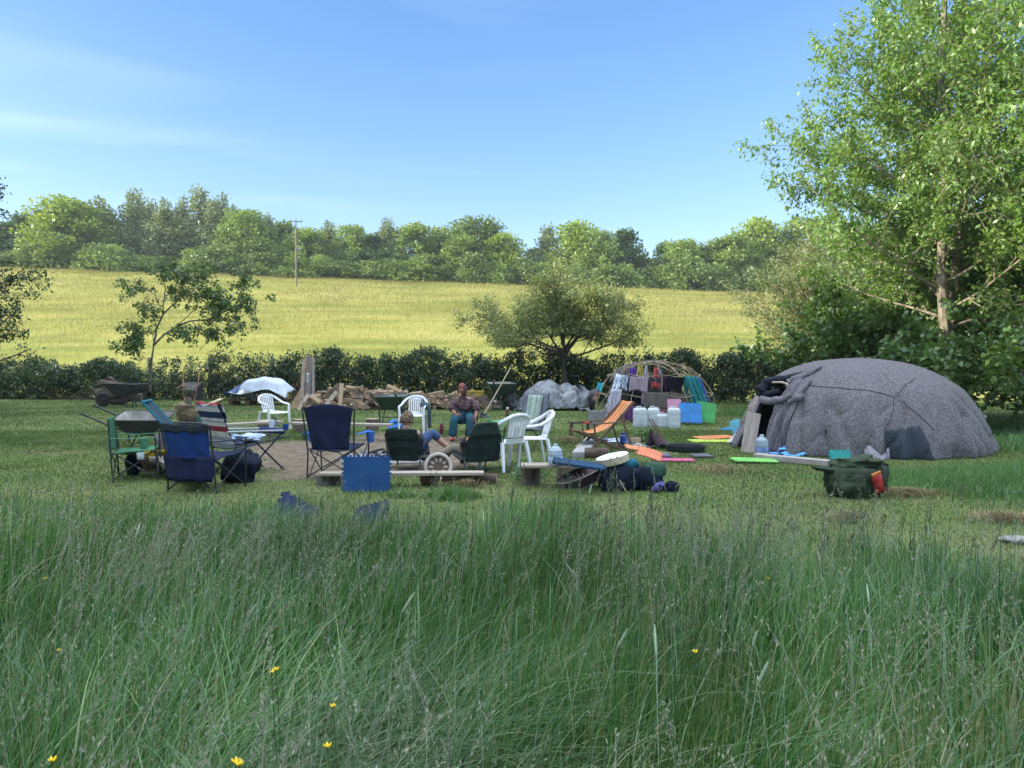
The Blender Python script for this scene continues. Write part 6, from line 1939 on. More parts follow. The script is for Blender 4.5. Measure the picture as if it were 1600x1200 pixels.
hang('blanket', 'dark brown sheet added across the back of the pole lodge for its shaded interior', 'blanket', [(968, 592), (1062, 588), (1072, 640), (958, 644)], 22.6, 22.6, cloth('interior_shade', (.05, .042, .04)), 6)  # added dark sheet, its colour stands in for shade inside the frame
hang('shirt', 'navy and white patterned shirt hung between the batik cloth and the mauve towel', 'shirt', [(977, 584), (985, 588), (982, 612), (974, 608)], 20.6, 20.6, M('cloth_navyprint', (.42, .46, .54), (.03, .045, .09), 12, .9, lo=.5, hi=.56), 2)
hang('curtain', 'grey veil hung in the top left of the pole lodge', 'curtain', [(976, 570), (994, 565), (990, 588), (978, 590)], 21.5, 21.5, M('cloth_veil', (.26, .24, .26), (.14, .13, .15), 16, .9), 2)
hang('towel', 'dark plum garment hung on the middle hoop of the pole lodge', 'garment', [(1034, 588), (1046, 588), (1047, 612), (1035, 612)], 20.8, 20.8, cloth('plum', (.05, .025, .05)), 2)
# ---- white water cans
CAN = M('can_white', (.66, .70, .71), (.58, .62, .64), 4, .4, spec=.5, transl=.15)
def jerry(label, loc, w_, d_, h_, rz):
    t = thing('water_can', label, 'water can', loc, rz, 'white water cans')
    n = 24
    def sec(z, k): return [(math.copysign(abs(math.cos(a)) ** .35, math.cos(a)) * w_ / 2 * k, math.copysign(abs(math.sin(a)) ** .35, math.sin(a)) * d_ / 2 * k, z) for a in [2 * PI * (i + .5) / n for i in range(n)]]
    zs = [(0, .9), (.02, 1), (h_ * .3, 1), (h_ * .33, .975), (h_ * .38, 1), (h_ * .62, 1), (h_ * .66, .975), (h_ * .70, 1), (h_ * .88, 1), (h_ * .95, .92), (h_, .72)]
    vs = [v for z, k in zs for v in sec(z, k)]
    fs = [(j * n + i, j * n + (i + 1) % n, (j + 1) * n + (i + 1) % n, (j + 1) * n + i) for j in range(len(zs) - 1) for i in range(n)] + [tuple(range(n))[::-1], tuple((len(zs) - 1) * n + i for i in range(n))]
    MB().add(vs, fs).build('body', CAN, t)
    MB().tube([(-w_ * .3, 0, h_ - .02), (-w_ * .22, 0, h_ + .035), (w_ * .05, 0, h_ + .035), (w_ * .12, 0, h_ - .01)], .014, 7).build('handle', CAN, t)
    MB().lathe([(.03, 0), (.03, .035), (.0, .036)], 12, (w_ * .3, 0, h_ - .012)).build('cap', M('can_cap', (.5, .55, .58)), t)
    return t
jerry('white water can at the left end, next to the purple groundsheet', at(1000, 668), .335, .26, .50, R(4))
jerry('white water can, second from the left, in front of the rugs', at(1021, 667), .30, .26, .49, R(-5))
jerry('short white water can, smallest of the four', at(1035, 668), .275, .24, .34, R(2))
jerry('white water can at the right end, in front of the pink mats', at(1053, 669), .31, .26, .51, R(-8))
b = thing('plastic_bottle', 'small clear bottle standing against the leftmost water can', 'bottle', at(1001, 669) + Vector((0, -.1, 0)))
MB().lathe([(.05, 0), (.055, .02), (.055, .17), (.02, .24), (.018, .26)], 14).build('body', M('pet_small', (.6, .66, .7), rough=.15, trans=.4), b)
MB().lathe([(.021, .255), (.021, .285), (0, .286)], 10).build('cap', M('can_cap', (.5, .55, .58)), b)
# ================================================================ bags, instruments and small clutter right of the fire
def bag_blob(c, size, bump=.25, seed=0.0, nu=26, nv=18, sq=.75, rot=None):
    mb = MB(); m = Euler(rot).to_matrix() if rot else Matrix.Identity(3)
    cc = Vector(c)
    base = len(mb.v)
    for j in range(nv + 1):
        th = PI * j / nv
        for i in range(nu):
            a = 2 * PI * i / nu
            f = lambda x: math.copysign(abs(x) ** sq, x)
            p = Vector((f(math.sin(th)) * f(math.cos(a)), f(math.sin(th)) * f(math.sin(a)), f(math.cos(th))))
            k = 1 + bump * noise.noise(p * 1.6 + Vector((seed, seed * .6, 2))) + bump * .45 * noise.noise(p * 4.2 + Vector((seed, 3, 2)))
            mb.v.append(tuple(m @ Vector((p.x * size[0] * k, p.y * size[1] * k, p.z * size[2] * k)) + cc))
    for j in range(nv):
        for i in range(nu):
            mb.f.append([base + j * nu + i, base + (j + 1) * nu + i, base + (j + 1) * nu + (i + 1) % nu, base + j * nu + (i + 1) % nu]); mb.m.append(0)
    return mb
def strap(pts, wd, mat, parent, name='strap', th=.004):
    pts = [Vector(p) for p in pts]
    mb = MB().tube(pts, wd / 2, 6, flat=.25)
    return mb.build(name, mat, parent)

def rucksack_olive():
    t = thing('rucksack', 'olive green rucksack with a red packet lying alone on the lawn at the right', 'rucksack', at(1332, 776), R(-4), 'rucksacks on the lawn', scale=.98)
    ol = cloth('olive', (.055, .075, .045), (.032, .046, .028), 9, bump=.3)
    od = cloth('olive_dark', (.04, .056, .034), (.026, .036, .024), 10)
    bag_blob((-.02, 0, .22), (.32, .18, .235), .30, 2, sq=.9).build('body', ol, t)
    bag_blob((-.04, -.08, .16), (.21, .15, .17), .28, 7, sq=.95).build('front_pocket', ol, t)
    bag_blob((.29, .02, .24), (.14, .15, .19), .3, 4, sq=.9).build('side_pocket', od, t)
    bag_blob((.03, .03, .42), (.27, .17, .07), .45, 5, rot=(0, R(-4), 0)).build('lid', ol, t)
    bag_blob((.25, .05, .42), (.19, .12, .05), .45, 8, rot=(0, R(14), 0)).build('lid_flap', od, t)
    bag_blob((-.34, -.02, .34), (.15, .10, .03), .2, 6, rot=(0, R(8), R(8))).build('hip_pad', od, t)
    strap([(.02, -.13, .33), (.01, -.19, .26), (.005, -.21, .18)], .035, od, t)
    strap([(-.33, -.04, .25), (-.37, -.08, .18), (-.34, -.1, .08), (-.30, -.12, .02)], .03, od, t)
    strap([(-.26, -.12, .28), (-.30, -.17, .16), (-.24, -.19, .05)], .025, od, t)
    strap([(-.14, -.2, .06), (-.05, -.245, .17), (.05, -.245, .17), (.14, -.21, .05)], .022, od, t)
    strap([(.15, -.17, .30), (.20, -.20, .17), (.17, -.20, .03)], .03, od, t)
    for x in (-.12, .05):
        MB().box((x, -.185, .285), (.04, .02, .025)).build('buckle', STEEL, t, bevel=.004)
    k = thing('crisp_packet', 'red foil packet tucked in the side of the olive rucksack', 'packet', t.location + Vector((.215, -.18, .20)), rot=(R(12), R(-22), R(8)))
    MB().sheet(lambda u, v: ((u - .5) * .13, -.035 * math.sin(PI * u) * math.sin(PI * v) - .01 * math.sin(v * 20) * .3, (v - .5) * .27), 10, 14).build('front', M('foil_red', (.50, .03, .03), (.32, .015, .02), 9, .35, .3, 30), k, thick=.01)
    MB().box((0, -.008, .125), (.12, .016, .03)).build('seal', M('foil_orange', (.65, .22, .06), rough=.35), k)
    strap_ = MB().tube([(-.22, .02, .0), (-.1, 0, .03), (0, .0, .02)], .01, 5)
rucksack_olive()

def bag_pile():
    P0 = at(975, 768)
    nv = cloth('bag_navy', (.012, .018, .034), (.008, .012, .022), 8, bump=.3)
    gn = cloth('bag_green', (.035, .085, .055), (.022, .05, .034), 9, bump=.3)
    tl_ = cloth('bag_teal', (.018, .12, .16), (.012, .08, .115), 8, bump=.3)
    br = cloth('strap_grey', (.16, .16, .15))
    t = thing('rucksack', 'big navy blue rucksack lying in front of the round drum', 'rucksack', P0 + Vector((-.02, .1, 0)), R(10), 'rucksacks on the lawn')
    bag_blob((0, 0, .17), (.26, .19, .18), .25, 11).build('body', nv, t)
    bag_blob((-.17, -.06, .12), (.14, .12, .12), .25, 14).build('side_pocket', nv, t)
    bag_blob((.08, .02, .32), (.15, .14, .085), .22, 12).build('teal_lid', tl_, t)
    strap([(.10, -.17, .24), (.11, -.21, .12), (.10, -.20, .01)], .022, br, t)
    strap([(-.10, -.15, .26), (-.12, -.2, .14), (-.05, -.21, .03)], .022, STEEL, t)
    strap([(.18, -.12, .28), (.21, -.17, .15), (.20, -.17, .03)], .02, STEEL, t)
    t2 = thing('rucksack', 'dark green topped rucksack at the right end of the bag pile', 'rucksack', P0 + Vector((.36, .12, 0)), R(-12), 'rucksacks on the lawn')
    bag_blob((-.02, 0, .15), (.18, .17, .165), .25, 21).build('body', nv, t2)
    bag_blob((.05, .0, .25), (.15, .14, .10), .2, 22).build('green_lid', gn, t2)
    strap([(.02, -.12, .31), (.05, -.18, .17), (.07, -.18, .02)], .022, br, t2)
    strap([(.14, -.10, .26), (.17, -.14, .12), (.19, -.12, .0)], .022, br, t2)
    o = bag_blob((0, 0, .06), (.10, .09, .065), .3, 31).build('pouch', nv, None); put(o, 'small black pouch on the grass right of the bag pile', 'pouch', P0 + Vector((.60, .02, 0)))
    k = thing('drink_bottle', 'violet drink bottle lying against the bag pile', 'bottle', P0 + Vector((.40, -.10, .06)), rot=(R(55), R(14), R(10)))
    MB().lathe([(.04, -.08), (.048, -.07), (.05, .06), (.03, .10)], 14).build('body', M('bottle_violet', (.20, .17, .55), rough=.4), k)
    MB().lathe([(.03, .10), (.032, .135), (.0, .137)], 12).build('cap', M('bottle_violet_dark', (.10, .09, .3)), k)
    # round frame drum lying on the bags
    d = thing('frame_drum', 'round pale skinned frame drum lying tilted on the navy rucksack', 'drum', P0 + Vector((-.13, .12, .40)), rot=(R(1), R(-14), 0))
    MB().lathe([(.205, -.055), (.212, -.05), (.212, .03), (.205, .034)], 40).build('rim', M('drum_wood', (.50, .42, .29), (.38, .31, .21), 9, .6), d)
    MB().lathe([(.0, .046), (.15, .045), (.206, .042), (.2135, .034)], 40).build('skin', M('drum_skin', (.66, .64, .60), (.55, .53, .49), 5, .6), d)
    strap_ = MB().tube([P0 + Vector((-.14, -.06, .28)), P0 + Vector((.0, -.16, .03))], .009, 6).build('drum_beater', M('beater_stick', (.30, .26, .21)), None)
    tag(strap_, 'thin drum beater leaning from the drum to the grass', 'drum beater')
    o = MB().tube([P0 + Vector((.62, .25, 0)), P0 + Vector((.63, .24, .14)), P0 + Vector((.625, .25, .27))], .006, 5).build('thin_stake', WOODV, None); tag(o, 'thin stake standing in the grass right of the bag pile', 'stake')
    # guitar case
    g0 = at(914, 762)
    g = thing('guitar_case', 'brown padded guitar case with cream piping lying beside the bags', 'guitar case', g0 + Vector((0, .08, .055)), rot=(R(12), R(-20), R(12)))
    brn = cloth('case_brown', (.10, .07, .085), (.07, .05, .06), 7, bump=.25)
    def outline(k=1.0):
        pts = []
        for i in range(48):
            a = 2 * PI * i / 48; x = .36 * math.cos(a); y = math.sin(a) * (.155 + .03 * math.cos(a - PI))
            pts.append((x * k, y * k))
        return pts
    MB().prism(outline(), 0, .16).build('case_body', brn, g, bevel=.02)
    for z in (.152, .012):
        MB().tube([(x * 1.005, y * 1.005, z) for x, y in outline()], .009, 6, closed=True).build('piping', M('piping_cream', (.42, .38, .31)), g)
    MB().tube([(-.02, -.17, .15), (-.01, -.08, .168), (.02, .02, .172)], .008, 5).build('handle_strap', M('piping_cream', (.42, .38, .31)), g)
    MB().box((-.16, -.03, .163), (.08, .03, .004)).build('badge', M('badge_grey', (.4, .36, .4)), g)
bag_pile()

def carved_drum():
    """round of wood with carved petals standing on edge behind the front bench"""
    t = thing('round_basket', 'round pale rimmed basket with petal pattern standing on edge behind the front bench', 'basket', at(683, 751) + Vector((0, .16, .17)), rot=(R(78), 0, R(3)))
    MB().tube([(.175 * math.cos(a), .175 * math.sin(a), 0) for a in [2 * PI * i / 40 for i in range(40)]], .026, 8, closed=True).build('rim', M('rim_pale', (.50, .44, .37), (.34, .29, .24), 9), t)
    MB().lathe([(.0, -.06), (.10, -.05), (.165, -.02)], 32).build('dish', M('basket_dark', (.13, .09, .06), (.08, .055, .04), 10), t)
    for i in range(10):
        a = 2 * PI * i / 10
        MB().ball((.105 * math.cos(a), .105 * math.sin(a), -.028), (.05, .024, .012), 10, 6, M=Euler((0, 0, a)).to_matrix()).build('petal', M('petal_cream', (.50, .43, .33)), t)
carved_drum()

# ---- flasks, cans and other bits round the fire
def flask(label, loc, r_, h_, mat, capm, cat='flask', name='flask'):
    t = thing(name, label, cat, loc)
    MB().lathe([(r_ * .9, 0), (r_, .012), (r_, h_ * .78), (r_ * .62, h_ * .88)], 16).build('body', mat, t)
    MB().lathe([(r_ * .66, h_ * .87), (r_ * .68, h_ * .98), (r_ * .5, h_), (0, h_)], 14).build('cap', capm, t)
    return t
flask('dark red flask standing in the grass left of the seated woman', at(690, 679), .045, .29, M('flask_red', (.16, .02, .035), rough=.3), M('flask_cap', (.35, .36, .36), rough=.3, metal=.5))
flask('dark green flask standing in front of the back bench', at(477, 688), .05, .27, M('flask_green', (.03, .085, .065), rough=.5), M('flask_cap_green', (.04, .10, .08)))
flask('brown glass bottle with a white cap standing behind the white chairs', at(793, 655, .05), .055, .34, M('brown_glass', (.12, .045, .02), rough=.15, spec=.6), M('cap_white', (.7, .68, .66)), 'bottle', 'glass_bottle')
put(MB().box((0, 0, .09), (.13, .10, .18)).build('green_tin', M('tin_green', (.02, .13, .095), rough=.45), None, bevel=.012), 'green tin standing on the pale plank bench at the left', 'tin', at(314, 664, .43), R(5))
k = thing('dark_jar', 'dark jar lying on the right end of the pale plank bench', 'jar', at(430, 657, .45) + Vector((0, 0, .045)), rot=(R(80), 0, R(30)))
MB().lathe([(.045, -.06), (.05, -.05), (.05, .05), (.03, .07)], 14).build('body', M('jar_dark', (.02, .025, .02), rough=.25), k); MB().lathe([(.035, .065), (.037, .09), (0, .09)], 12).build('lid', M('jar_lid', (.16, .22, .10)), k)

def watering_can():
    t = thing('watering_can', 'bright green plastic watering can behind the white chairs', 'watering can', at(805, 664) + Vector((0, .0, .02)), R(12))
    g = M('can_green', (.07, .42, .18), (.05, .33, .14), 6, .4)
    MB().lathe([(.10, 0), (.11, .02), (.105, .20), (.085, .25), (.06, .26)], 18).build('body', g, t)
    MB().tube([(.09, 0, .06), (.19, 0, .17), (.28, 0, .26)], [.022, .018, .014], 8).build('spout', g, t)
    MB().lathe([(.014, 0), (.035, .03), (.035, .036)], 12, (.275, 0, .25), M=Euler((0, R(48), 0)).to_matrix()).build('rose', STEEL, t)
    MB().tube([(-.08, 0, .22), (-.17, 0, .27), (-.18, 0, .14), (-.10, 0, .05)], .014, 8).build('handle', g, t)
    MB().tube([(-.06, 0, .25), (0, 0, .34), (.06, 0, .25)], .013, 8).build('top_handle', g, t)
watering_can()
def green_toy():
    """bright green folding stool low behind the white chairs"""
    t = thing('folding_stool', 'small bright green folding stool half hidden by the white chair backs', 'stool', at(776, 688) + Vector((.0, .1, 0)), R(20))
    g = M('stool_green', (.10, .40, .20), (.07, .3, .15), 7, .5)
    MB().sheet(lambda u, v: ((u - .5) * .36, (v - .5) * .30, .42 - .03 * math.sin(PI * u)), 6, 4).build('seat', g, t, thick=.014)
    for s in (-1, 1):
        MB().tube([(-.18, s * .14, .42), (.18, s * .15, 0)], .013, 7).build('leg', g, t)
        MB().tube([(.18, s * .14, .42), (-.18, s * .15, 0)], .013, 7).build('leg', g, t)
    MB().tube([(-.18, -.14, .42), (-.26, -.16, .53)], .014, 7).build('handle', g, t)
green_toy()
o = MB().ball((0, 0, .14), (.19, .16, .15), 18, 12, bump=.7, seed=3).build('bag', M('bag_blue', (.03, .20, .55), (.02, .14, .42), 5, .6), None); put(o, 'bright blue carrier bag at the right end of the back bench', 'bag', at(619, 673))
o = MB().tube([at(884, 694, .02), at(896, 688, .02), at(910, 693, .03)], .05, 6).build('dead_grass_tuft', M('hay_clump', (.22, .17, .11), (.12, .09, .06), 12), None) if False else None
# dark jacket over the arm of the white chair
c2 = at(646, 677)
jm = M('jacket_plaid', (.035, .07, .085), (.09, .03, .04), 6, .95, lo=.3, hi=.42)
def jf(u, v):
    a = (v - .35) * 2.6
    y = .30 * (u - .5)
    x = .30 + .10 * math.sin(max(-1.57, min(1.57, a * 1.4))) + .02 * math.sin(u * 9)
    z = .72 - .02 - (.10 * a * a if a > 0 else .06 * a * a) * 1.0 - .03 * math.sin(u * 7 + 1)
    if v > .55: z -= (v - .55) * .55
    return (x, y, z)
o = MB().sheet(jf, 14, 24).build('jacket', jm, None, thick=.03); o.location = c2 + Vector((-.03, .02, -.0)); tag(o, 'dark plaid jacket slung over the right arm of the white chair facing the camera', 'jacket')
o = MB().sheet(lambda u, v: (.20 + .18 * u, -.30 + .04 * math.sin(u * 8) - .02 * v, .84 - .16 * v + .02 * math.sin(u * 6)), 8, 6).build('towel', cloth('sage', (.26, .29, .26)), None, thick=.02); o.location = c2 + Vector((-.03, .6, -.02)); tag(o, 'sage green cloth on the back of the white chair with the jacket', 'cloth')

# fire: ash, embers stones
def fire():
    t = thing('fire_pit', 'heap of grey ash and charred sticks in the middle of the bare ground', 'fire pit', at(612, 716))
    MB().sheet(lambda u, v: ((.95 * v) * math.cos(2 * PI * u), .75 * v * math.sin(2 * PI * u), .01 + .055 * (1 - v ** 2) * (1 + .4 * noise.noise(Vector((math.cos(2 * PI * u) * v * 4, math.sin(2 * PI * u) * v * 4, 2))))), 40, 10).build('ash_bed', M('ash', (.34, .33, .33), (.09, .085, .085), 14, .95, .8, 30), t)
    r = random.Random(8); st = M('char_stone', (.40, .39, .39), (.16, .155, .155), 12, .95, .5); ch_ = M('charcoal', (.035, .033, .033), (.015, .015, .015), 14, .9)
    pr = None
    for i in range(46):
        a = r.random() * 6.28; q = r.random() ** .6
        s = r.uniform(.03, .06)
        if pr is None:
            o = MB().ball((0, 0, 0), (1, .8, .6), 8, 6, bump=.8, seed=3).build('stone', st, t); pr = o
        else:
            o = pr.copy(); COL.objects.link(o)
        o.location = (.95 * q * math.cos(a), .7 * q * math.sin(a), .05); o.scale = (s, s, s); o.rotation_euler = (r.random() * 6, r.random() * 6, 0)
    for i in range(9):
        a = r.random() * 3.1; x, y = r.uniform(-.5, .6), r.uniform(-.4, .4); l = r.uniform(.15, .4)
        MB().tube([(x, y, .05), (x + l * math.cos(a), y + l * math.sin(a), .09)], [.025, .02], 6).build('charred_stick', ch_, t)
fire()

# ---- clutter by the deck chair
for a, b, wd, th, lab, mt in (((905, 716), (925, 697), .26, .12, 'pale grey block lying tilted under the front of the deck chair', M('block_pale', (.36, .36, .35), (.24, .24, .235), 8, .95, .3)),
                              ((903, 705), (921, 699), .14, .08, 'pale offcut of timber left of the tilted grey block', WOODP)):
    p0 = at(*a) + Vector((0, 0, .05)); p1 = at(*b) + Vector((0, -.2, .14))
    plank('wood_block', lab, p0, p1, wd, th, mt, cat='block', seed=int(wd * 100))
log('bench_log', 'short dark log lying under the grey block by the deck chair', at(932, 716), .09, .4, lying=R(80), seed=31, bark=M('log_dark', (.11, .075, .055)))
def saw():
    t = thing('bow_saw', 'red and black handled tool lying on the armrest height rug by the deck chair', 'saw', at(908, 661, .38), R(4))
    t['label'] = 'red handled saw lying on the wooden trestle left of the grey rug'
    MB().bar((-.20, 0, 0), (.06, 0, .01), .05, .025).build('blade', STEEL, t)
    MB().bar((.06, 0, .01), (.17, 0, .0), .08, .04).build('handle', M('saw_red', (.5, .09, .05)), t, bevel=.01)
    s = thing('trestle', 'low grey wooden trestle left of the deck chair', 'trestle', at(906, 683), R(10))
    MB().box((0, 0, .33), (.5, .16, .04)).build('top', WOODD, s)
    for x in (-.18, .18):
        for y in (-.1, .1): MB().bar((x, y * .5, .33), (x * 1.15, y, 0), .03, .03).build('leg', WOODD, s)
saw()
def small_things():
    flask('blue spray bottle with white base standing behind the deck chair', at(974, 700), .07, .30, M('spray_blue', (.06, .11, .34), (.05, .09, .28), 3, .4), M('spray_dark', (.04, .06, .18)), 'bottle', 'spray_bottle')
    t = thing('bucket', 'white plastic tub next to the blue spray bottle', 'tub', at(977, 701) + Vector((.05, -.06, 0)))
    MB().lathe([(.07, 0), (.085, .13), (.09, .135), (.08, .13), (.066, .01)], 18).build('body', M('tub_white', (.66, .70, .76), rough=.4), t); MB().tube([(.085 * math.cos(a), .085 * math.sin(a), .13) for a in np.linspace(0, 6.28, 20)[:-1]], .007, 5, closed=True).build('rim', M('rim_blue', (.1, .2, .5)), t)
    t = thing('wooden_box', 'open wooden box of earth on the lawn behind the deck chair', 'box', at(987, 697), R(6))
    for s in (-1, 1):
        MB().box((0, s * .12, .08), (.30, .02, .16)).build('side_board', WOODP, t); MB().box((s * .14, 0, .08), (.02, .22, .16)).build('end_board', WOODP, t)
    MB().box((0, 0, .08), (.27, .22, .12)).build('earth', M('earth_dark', (.10, .06, .04), (.05, .035, .025), 30), t)
    o = MB().ball((0, 0, .05), (.24, .12, .055), 18, 10, bump=.9, seed=6).build('crumpled_cloth', cloth('white_rag', (.58, .62, .68), (.35, .45, .62), 6), None); put(o, 'white and blue rag lying on the grass under the deck chair', 'cloth', at(958, 693))
    # herbs in the grass
    r = np.random.default_rng(3)
    for px, py, hh, lab in ((1003, 694, .28, 'small dark leafy plant growing behind the wooden box'), (1016, 694, .2, 'low leafy plant growing left of the collapsed umbrella'), (826, 753, .22, 'pale leafed weed growing round the stump of the water bottle bench')):
        n = 160; P = r.normal(size=(n, 3)) * np.array([.12, .1, .0]); P[:, 2] = r.random(n) * hh
        V, F = leaf_quads(r, P, .07, droop=-.2, upbias=.5); q = thing('weed', lab, 'plant', at(px, py)); npmesh('leaves', V, F, L_HAZEL if px > 900 else leaf_mat('leaf_nettle', [(.10, .17, .08), (.14, .22, .11)], .3, .3), q)
        mb = MB()
        for i in range(6): a = i * 1.1; mb.tube([(0, 0, 0), (.05 * math.cos(a), .05 * math.sin(a), hh * .5), (.1 * math.cos(a), .1 * math.sin(a), hh)], .005, 4)
        mb.build('stems', M('stem_green', (.08, .12, .04)), q)
    # half folded umbrella and sticks
    u0 = at(1034, 700)
    t = thing('umbrella', 'collapsed dark umbrella with two wooden sticks lying on the lawn', 'umbrella', u0)
    MB().sheet(lambda u, v: (-.16 + .46 * u - .18 * v, -.12 + .3 * u * v, .04 + .34 * (1 - u) * (1 - abs(2 * v - 1)) + .02 * math.sin(u * 20)), 16, 10).build('canopy', M('umbrella_black', (.03, .025, .03), (.10, .05, .07), 6), t, thick=.006)
    MB().sheet(lambda u, v: (-.30 + .40 * u, -.22 + .2 * v, .02 + .12 * u * (1 - v) + .015 * math.sin(u * 12)), 10, 6).build('grey_panel', M('umbrella_grey', (.20, .24, .23), (.12, .15, .145), 7), t, thick=.006)
    MB().tube([(-.02, .0, .2), (-.24, .05, .56)], .013, 6).build('stick', M('stick_red', (.20, .10, .065)), t)
    MB().tube([(.02, .02, .2), (-.18, .08, .56)], .013, 6).build('stick', M('stick_red', (.20, .10, .065)), t)
    o = MB().tube([(0, 0, .02), (.12, .05, .06), (.22, -.02, .03), (.30, .04, .05)], [.03, .05, .04, .02], 8).build('white_string', cloth('string_white', (.6, .58, .54), (.3, .28, .26), 20), None); put(o, 'tangled white cord on the grass left of the umbrella', 'cord', at(988, 701))
    t = thing('rubber_tray', 'shallow round black rubber tub lying on the lawn right of the umbrella', 'tub', at(1071, 705))
    MB().lathe([(.0, .02), (.30, .02), (.33, .03), (.345, .11), (.365, .115), (.355, .03), (.33, .0)], 36).build('tub', M('rubber_black', (.03, .032, .038), (.02, .022, .026), 6, .6), t)
    o = MB().tube([at(1010, 705, .015), at(1060, 709, .015)], .012, 5).build('bamboo_cane', M('cane', (.42, .36, .22)), None); tag(o, 'thin cane lying on the grass in front of the round black tub', 'cane')
small_things()

# ---- left cluster odds and ends
def left_bits():
    # shaggy fleece hung over a post
    pst = at(286, 690)
    t = thing('fleece', 'shaggy straw coloured sheep fleece hung over a post behind the blue chairs', 'fleece', pst + Vector((-.02, .35, 0)))
    r = np.random.default_rng(4)
    n = 5200
    u = r.random(n); a = r.random(n) * 6.283
    z = .30 + .52 * u
    rad = (.075 + .075 * np.sqrt(np.clip(np.sin(PI * (.12 + .82 * u)), 0, 1))) * (1 + .25 * np.sin(a * 2 + 1) + .2 * np.sin(z * 14))
    P = np.stack([rad * np.cos(a) + .05 * np.sin(z * 5) - .06 * (u > .75), .8 * rad * np.sin(a), z], -1)
    V, F = blades(r, P, np.full(n, .11), np.full(n, .010), np.full(n, 1.5), a, 3)
    pz = np.repeat(P[:, 2], len(V) // n); V[:, 2] = pz - .9 * np.abs(V[:, 2] - pz) - .2 * np.hypot(V[:, 0] - np.repeat(P[:, 0], len(V) // n), V[:, 1] - np.repeat(P[:, 1], len(V) // n))
    npmesh('locks', V, F, leaf_mat('fleece_straw', [(.30, .22, .13), (.42, .33, .21), (.55, .46, .32), (.16, .11, .07)], .2, .5, 6, .02), t)
    MB().tube([(0, 0, 0), (0, 0, .5), (-.02, 0, .9)], [.07, .09, .07], 8).build('post', BARK, t)
    # yellow bag and striped basket under the green chair
    b0 = at(212, 738)
    t = thing('basket', 'wicker basket with a yellow cloth under the green camp chair', 'basket', b0 + Vector((.04, .25, 0)), R(8))
    MB().lathe([(.18, 0), (.21, .1), (.22, .2), (.205, .2), (.17, .02)], 18).build('body', M('wicker', (.20, .12, .07), (.08, .05, .03), 26, .8), t)
    for i in range(5):
        MB().tube([(-.2 + .03 * i, -.19, .02 + .02 * i), (-.12 + .04 * i, -.215, .28)], .008, 5).build('yellow_slat', M('slat_yellow', (.45, .36, .14)), t)
    bag_blob((.06, .02, .24), (.17, .14, .07), .5, 4).build('yellow_cloth', cloth('mustard', (.42, .32, .02)), t)
    o = bag_blob((0, 0, .15), (.10, .1, .16), .4, 6).build('black_bag', cloth('bag_black', (.015, .016, .02)), None); put(o, 'small black bag hung beneath the green camp chair', 'bag', at(196, 744) + Vector((.05, .12, 0)))
    o = bag_blob((0, 0, .2), (.24, .2, .22), .35, 16).build('dark_holdall', cloth('bag_navy', (.012, .018, .034)), None); put(o, 'dark navy holdall standing right of the bright blue camp chair', 'bag', at(366, 758) + Vector((.0, .25, 0)))
    o = MB().sheet(lambda u, v: (.34 * (u - .5), .26 * (v - .5), .30 + .14 * math.sin(PI * u) * (1 - v) + .02 * math.sin(u * 9)), 8, 8).build('paper_sheet', cloth('paper_white', (.60, .62, .68)), None, thick=.004); put(o, 'white paper lying tented behind the green camp chair', 'paper', at(258, 716) + Vector((0, .3, 0)))
    o = bag_blob((0, 0, .22), (.22, .2, .24), .3, 26).build('rolled_bag', cloth('bag_grey', (.13, .12, .13)), None); put(o, 'grey rolled bag behind the green camp chair', 'bag', at(232, 718) + Vector((.12, .5, 0)))
    # metal bin behind the lodge
    t = thing('metal_bin', 'dull metal bin with a lid half hidden behind the right end of the grey lodge', 'bin', (9.55, 15.3, 0))
    gm = M('galvanised', (.22, .24, .25), (.15, .165, .17), 9, .5, metal=.5)
    MB().lathe([(.2, 0), (.22, .5), (.23, .52)], 20).build('body', gm, t); MB().lathe([(.24, .52), (.24, .55), (.1, .6), (0, .61)], 20).build('lid', M('lid_pale', (.34, .37, .38), rough=.45, metal=.4), t)
    # grey flat stone at the right edge
    o = MB().ball((0, 0, .03), (.15, .10, .03), 16, 8, bump=.5, seed=2).build('flat_stone', M('stone_grey', (.30, .28, .26), (.2, .185, .17), 9), None); put(o, 'flat grey stone in the mown grass at the right edge', 'stone', at(1592, 848))
left_bits()
def cuttings():
    """dry mown grass lying about"""
    r = np.random.default_rng(17)
    for px, py, rx, ry, n, lab in ((1330, 815, .22, .16, 300, 'small heap of dry brown grass cuttings in front of the olive rucksack'), (1420, 776, .5, .25, 600, 'dry brown grass cuttings raked against the uncut bank'), (1565, 815, .4, .2, 420, 'dry grass cuttings lying near the right edge'),
                               (1120, 738, .6, .5, 500, 'thin pale scatter of dry grass on the lawn behind the rucksacks'), (890, 690, .4, .4, 380, 'dry straw lying left of the deck chair'), (728, 762, .4, .1, 220, 'dry straw along the front log')):
        c = at(px, py); u = np.abs(r.normal(size=n)) * .62; a = r.random(n) * 6.283
        P = np.stack([c.x + rx * u * np.cos(a), c.y + ry * u * np.sin(a), .012 + .045 * np.clip(1 - u, 0, 1) * r.random(n)], -1)
        V, F = blades(r, P, np.full(n, .13), np.full(n, .007), np.abs(1.3 + .3 * r.normal(size=n)), r.random(n) * 6.28, 3)
        tag(npmesh('grass_cuttings', V, F, leaf_mat('hay_dry', [(.20, .15, .075), (.30, .24, .13), (.14, .11, .055)], .2, .4, 3, .02)), lab, 'cuttings', kind='stuff')
cuttings()

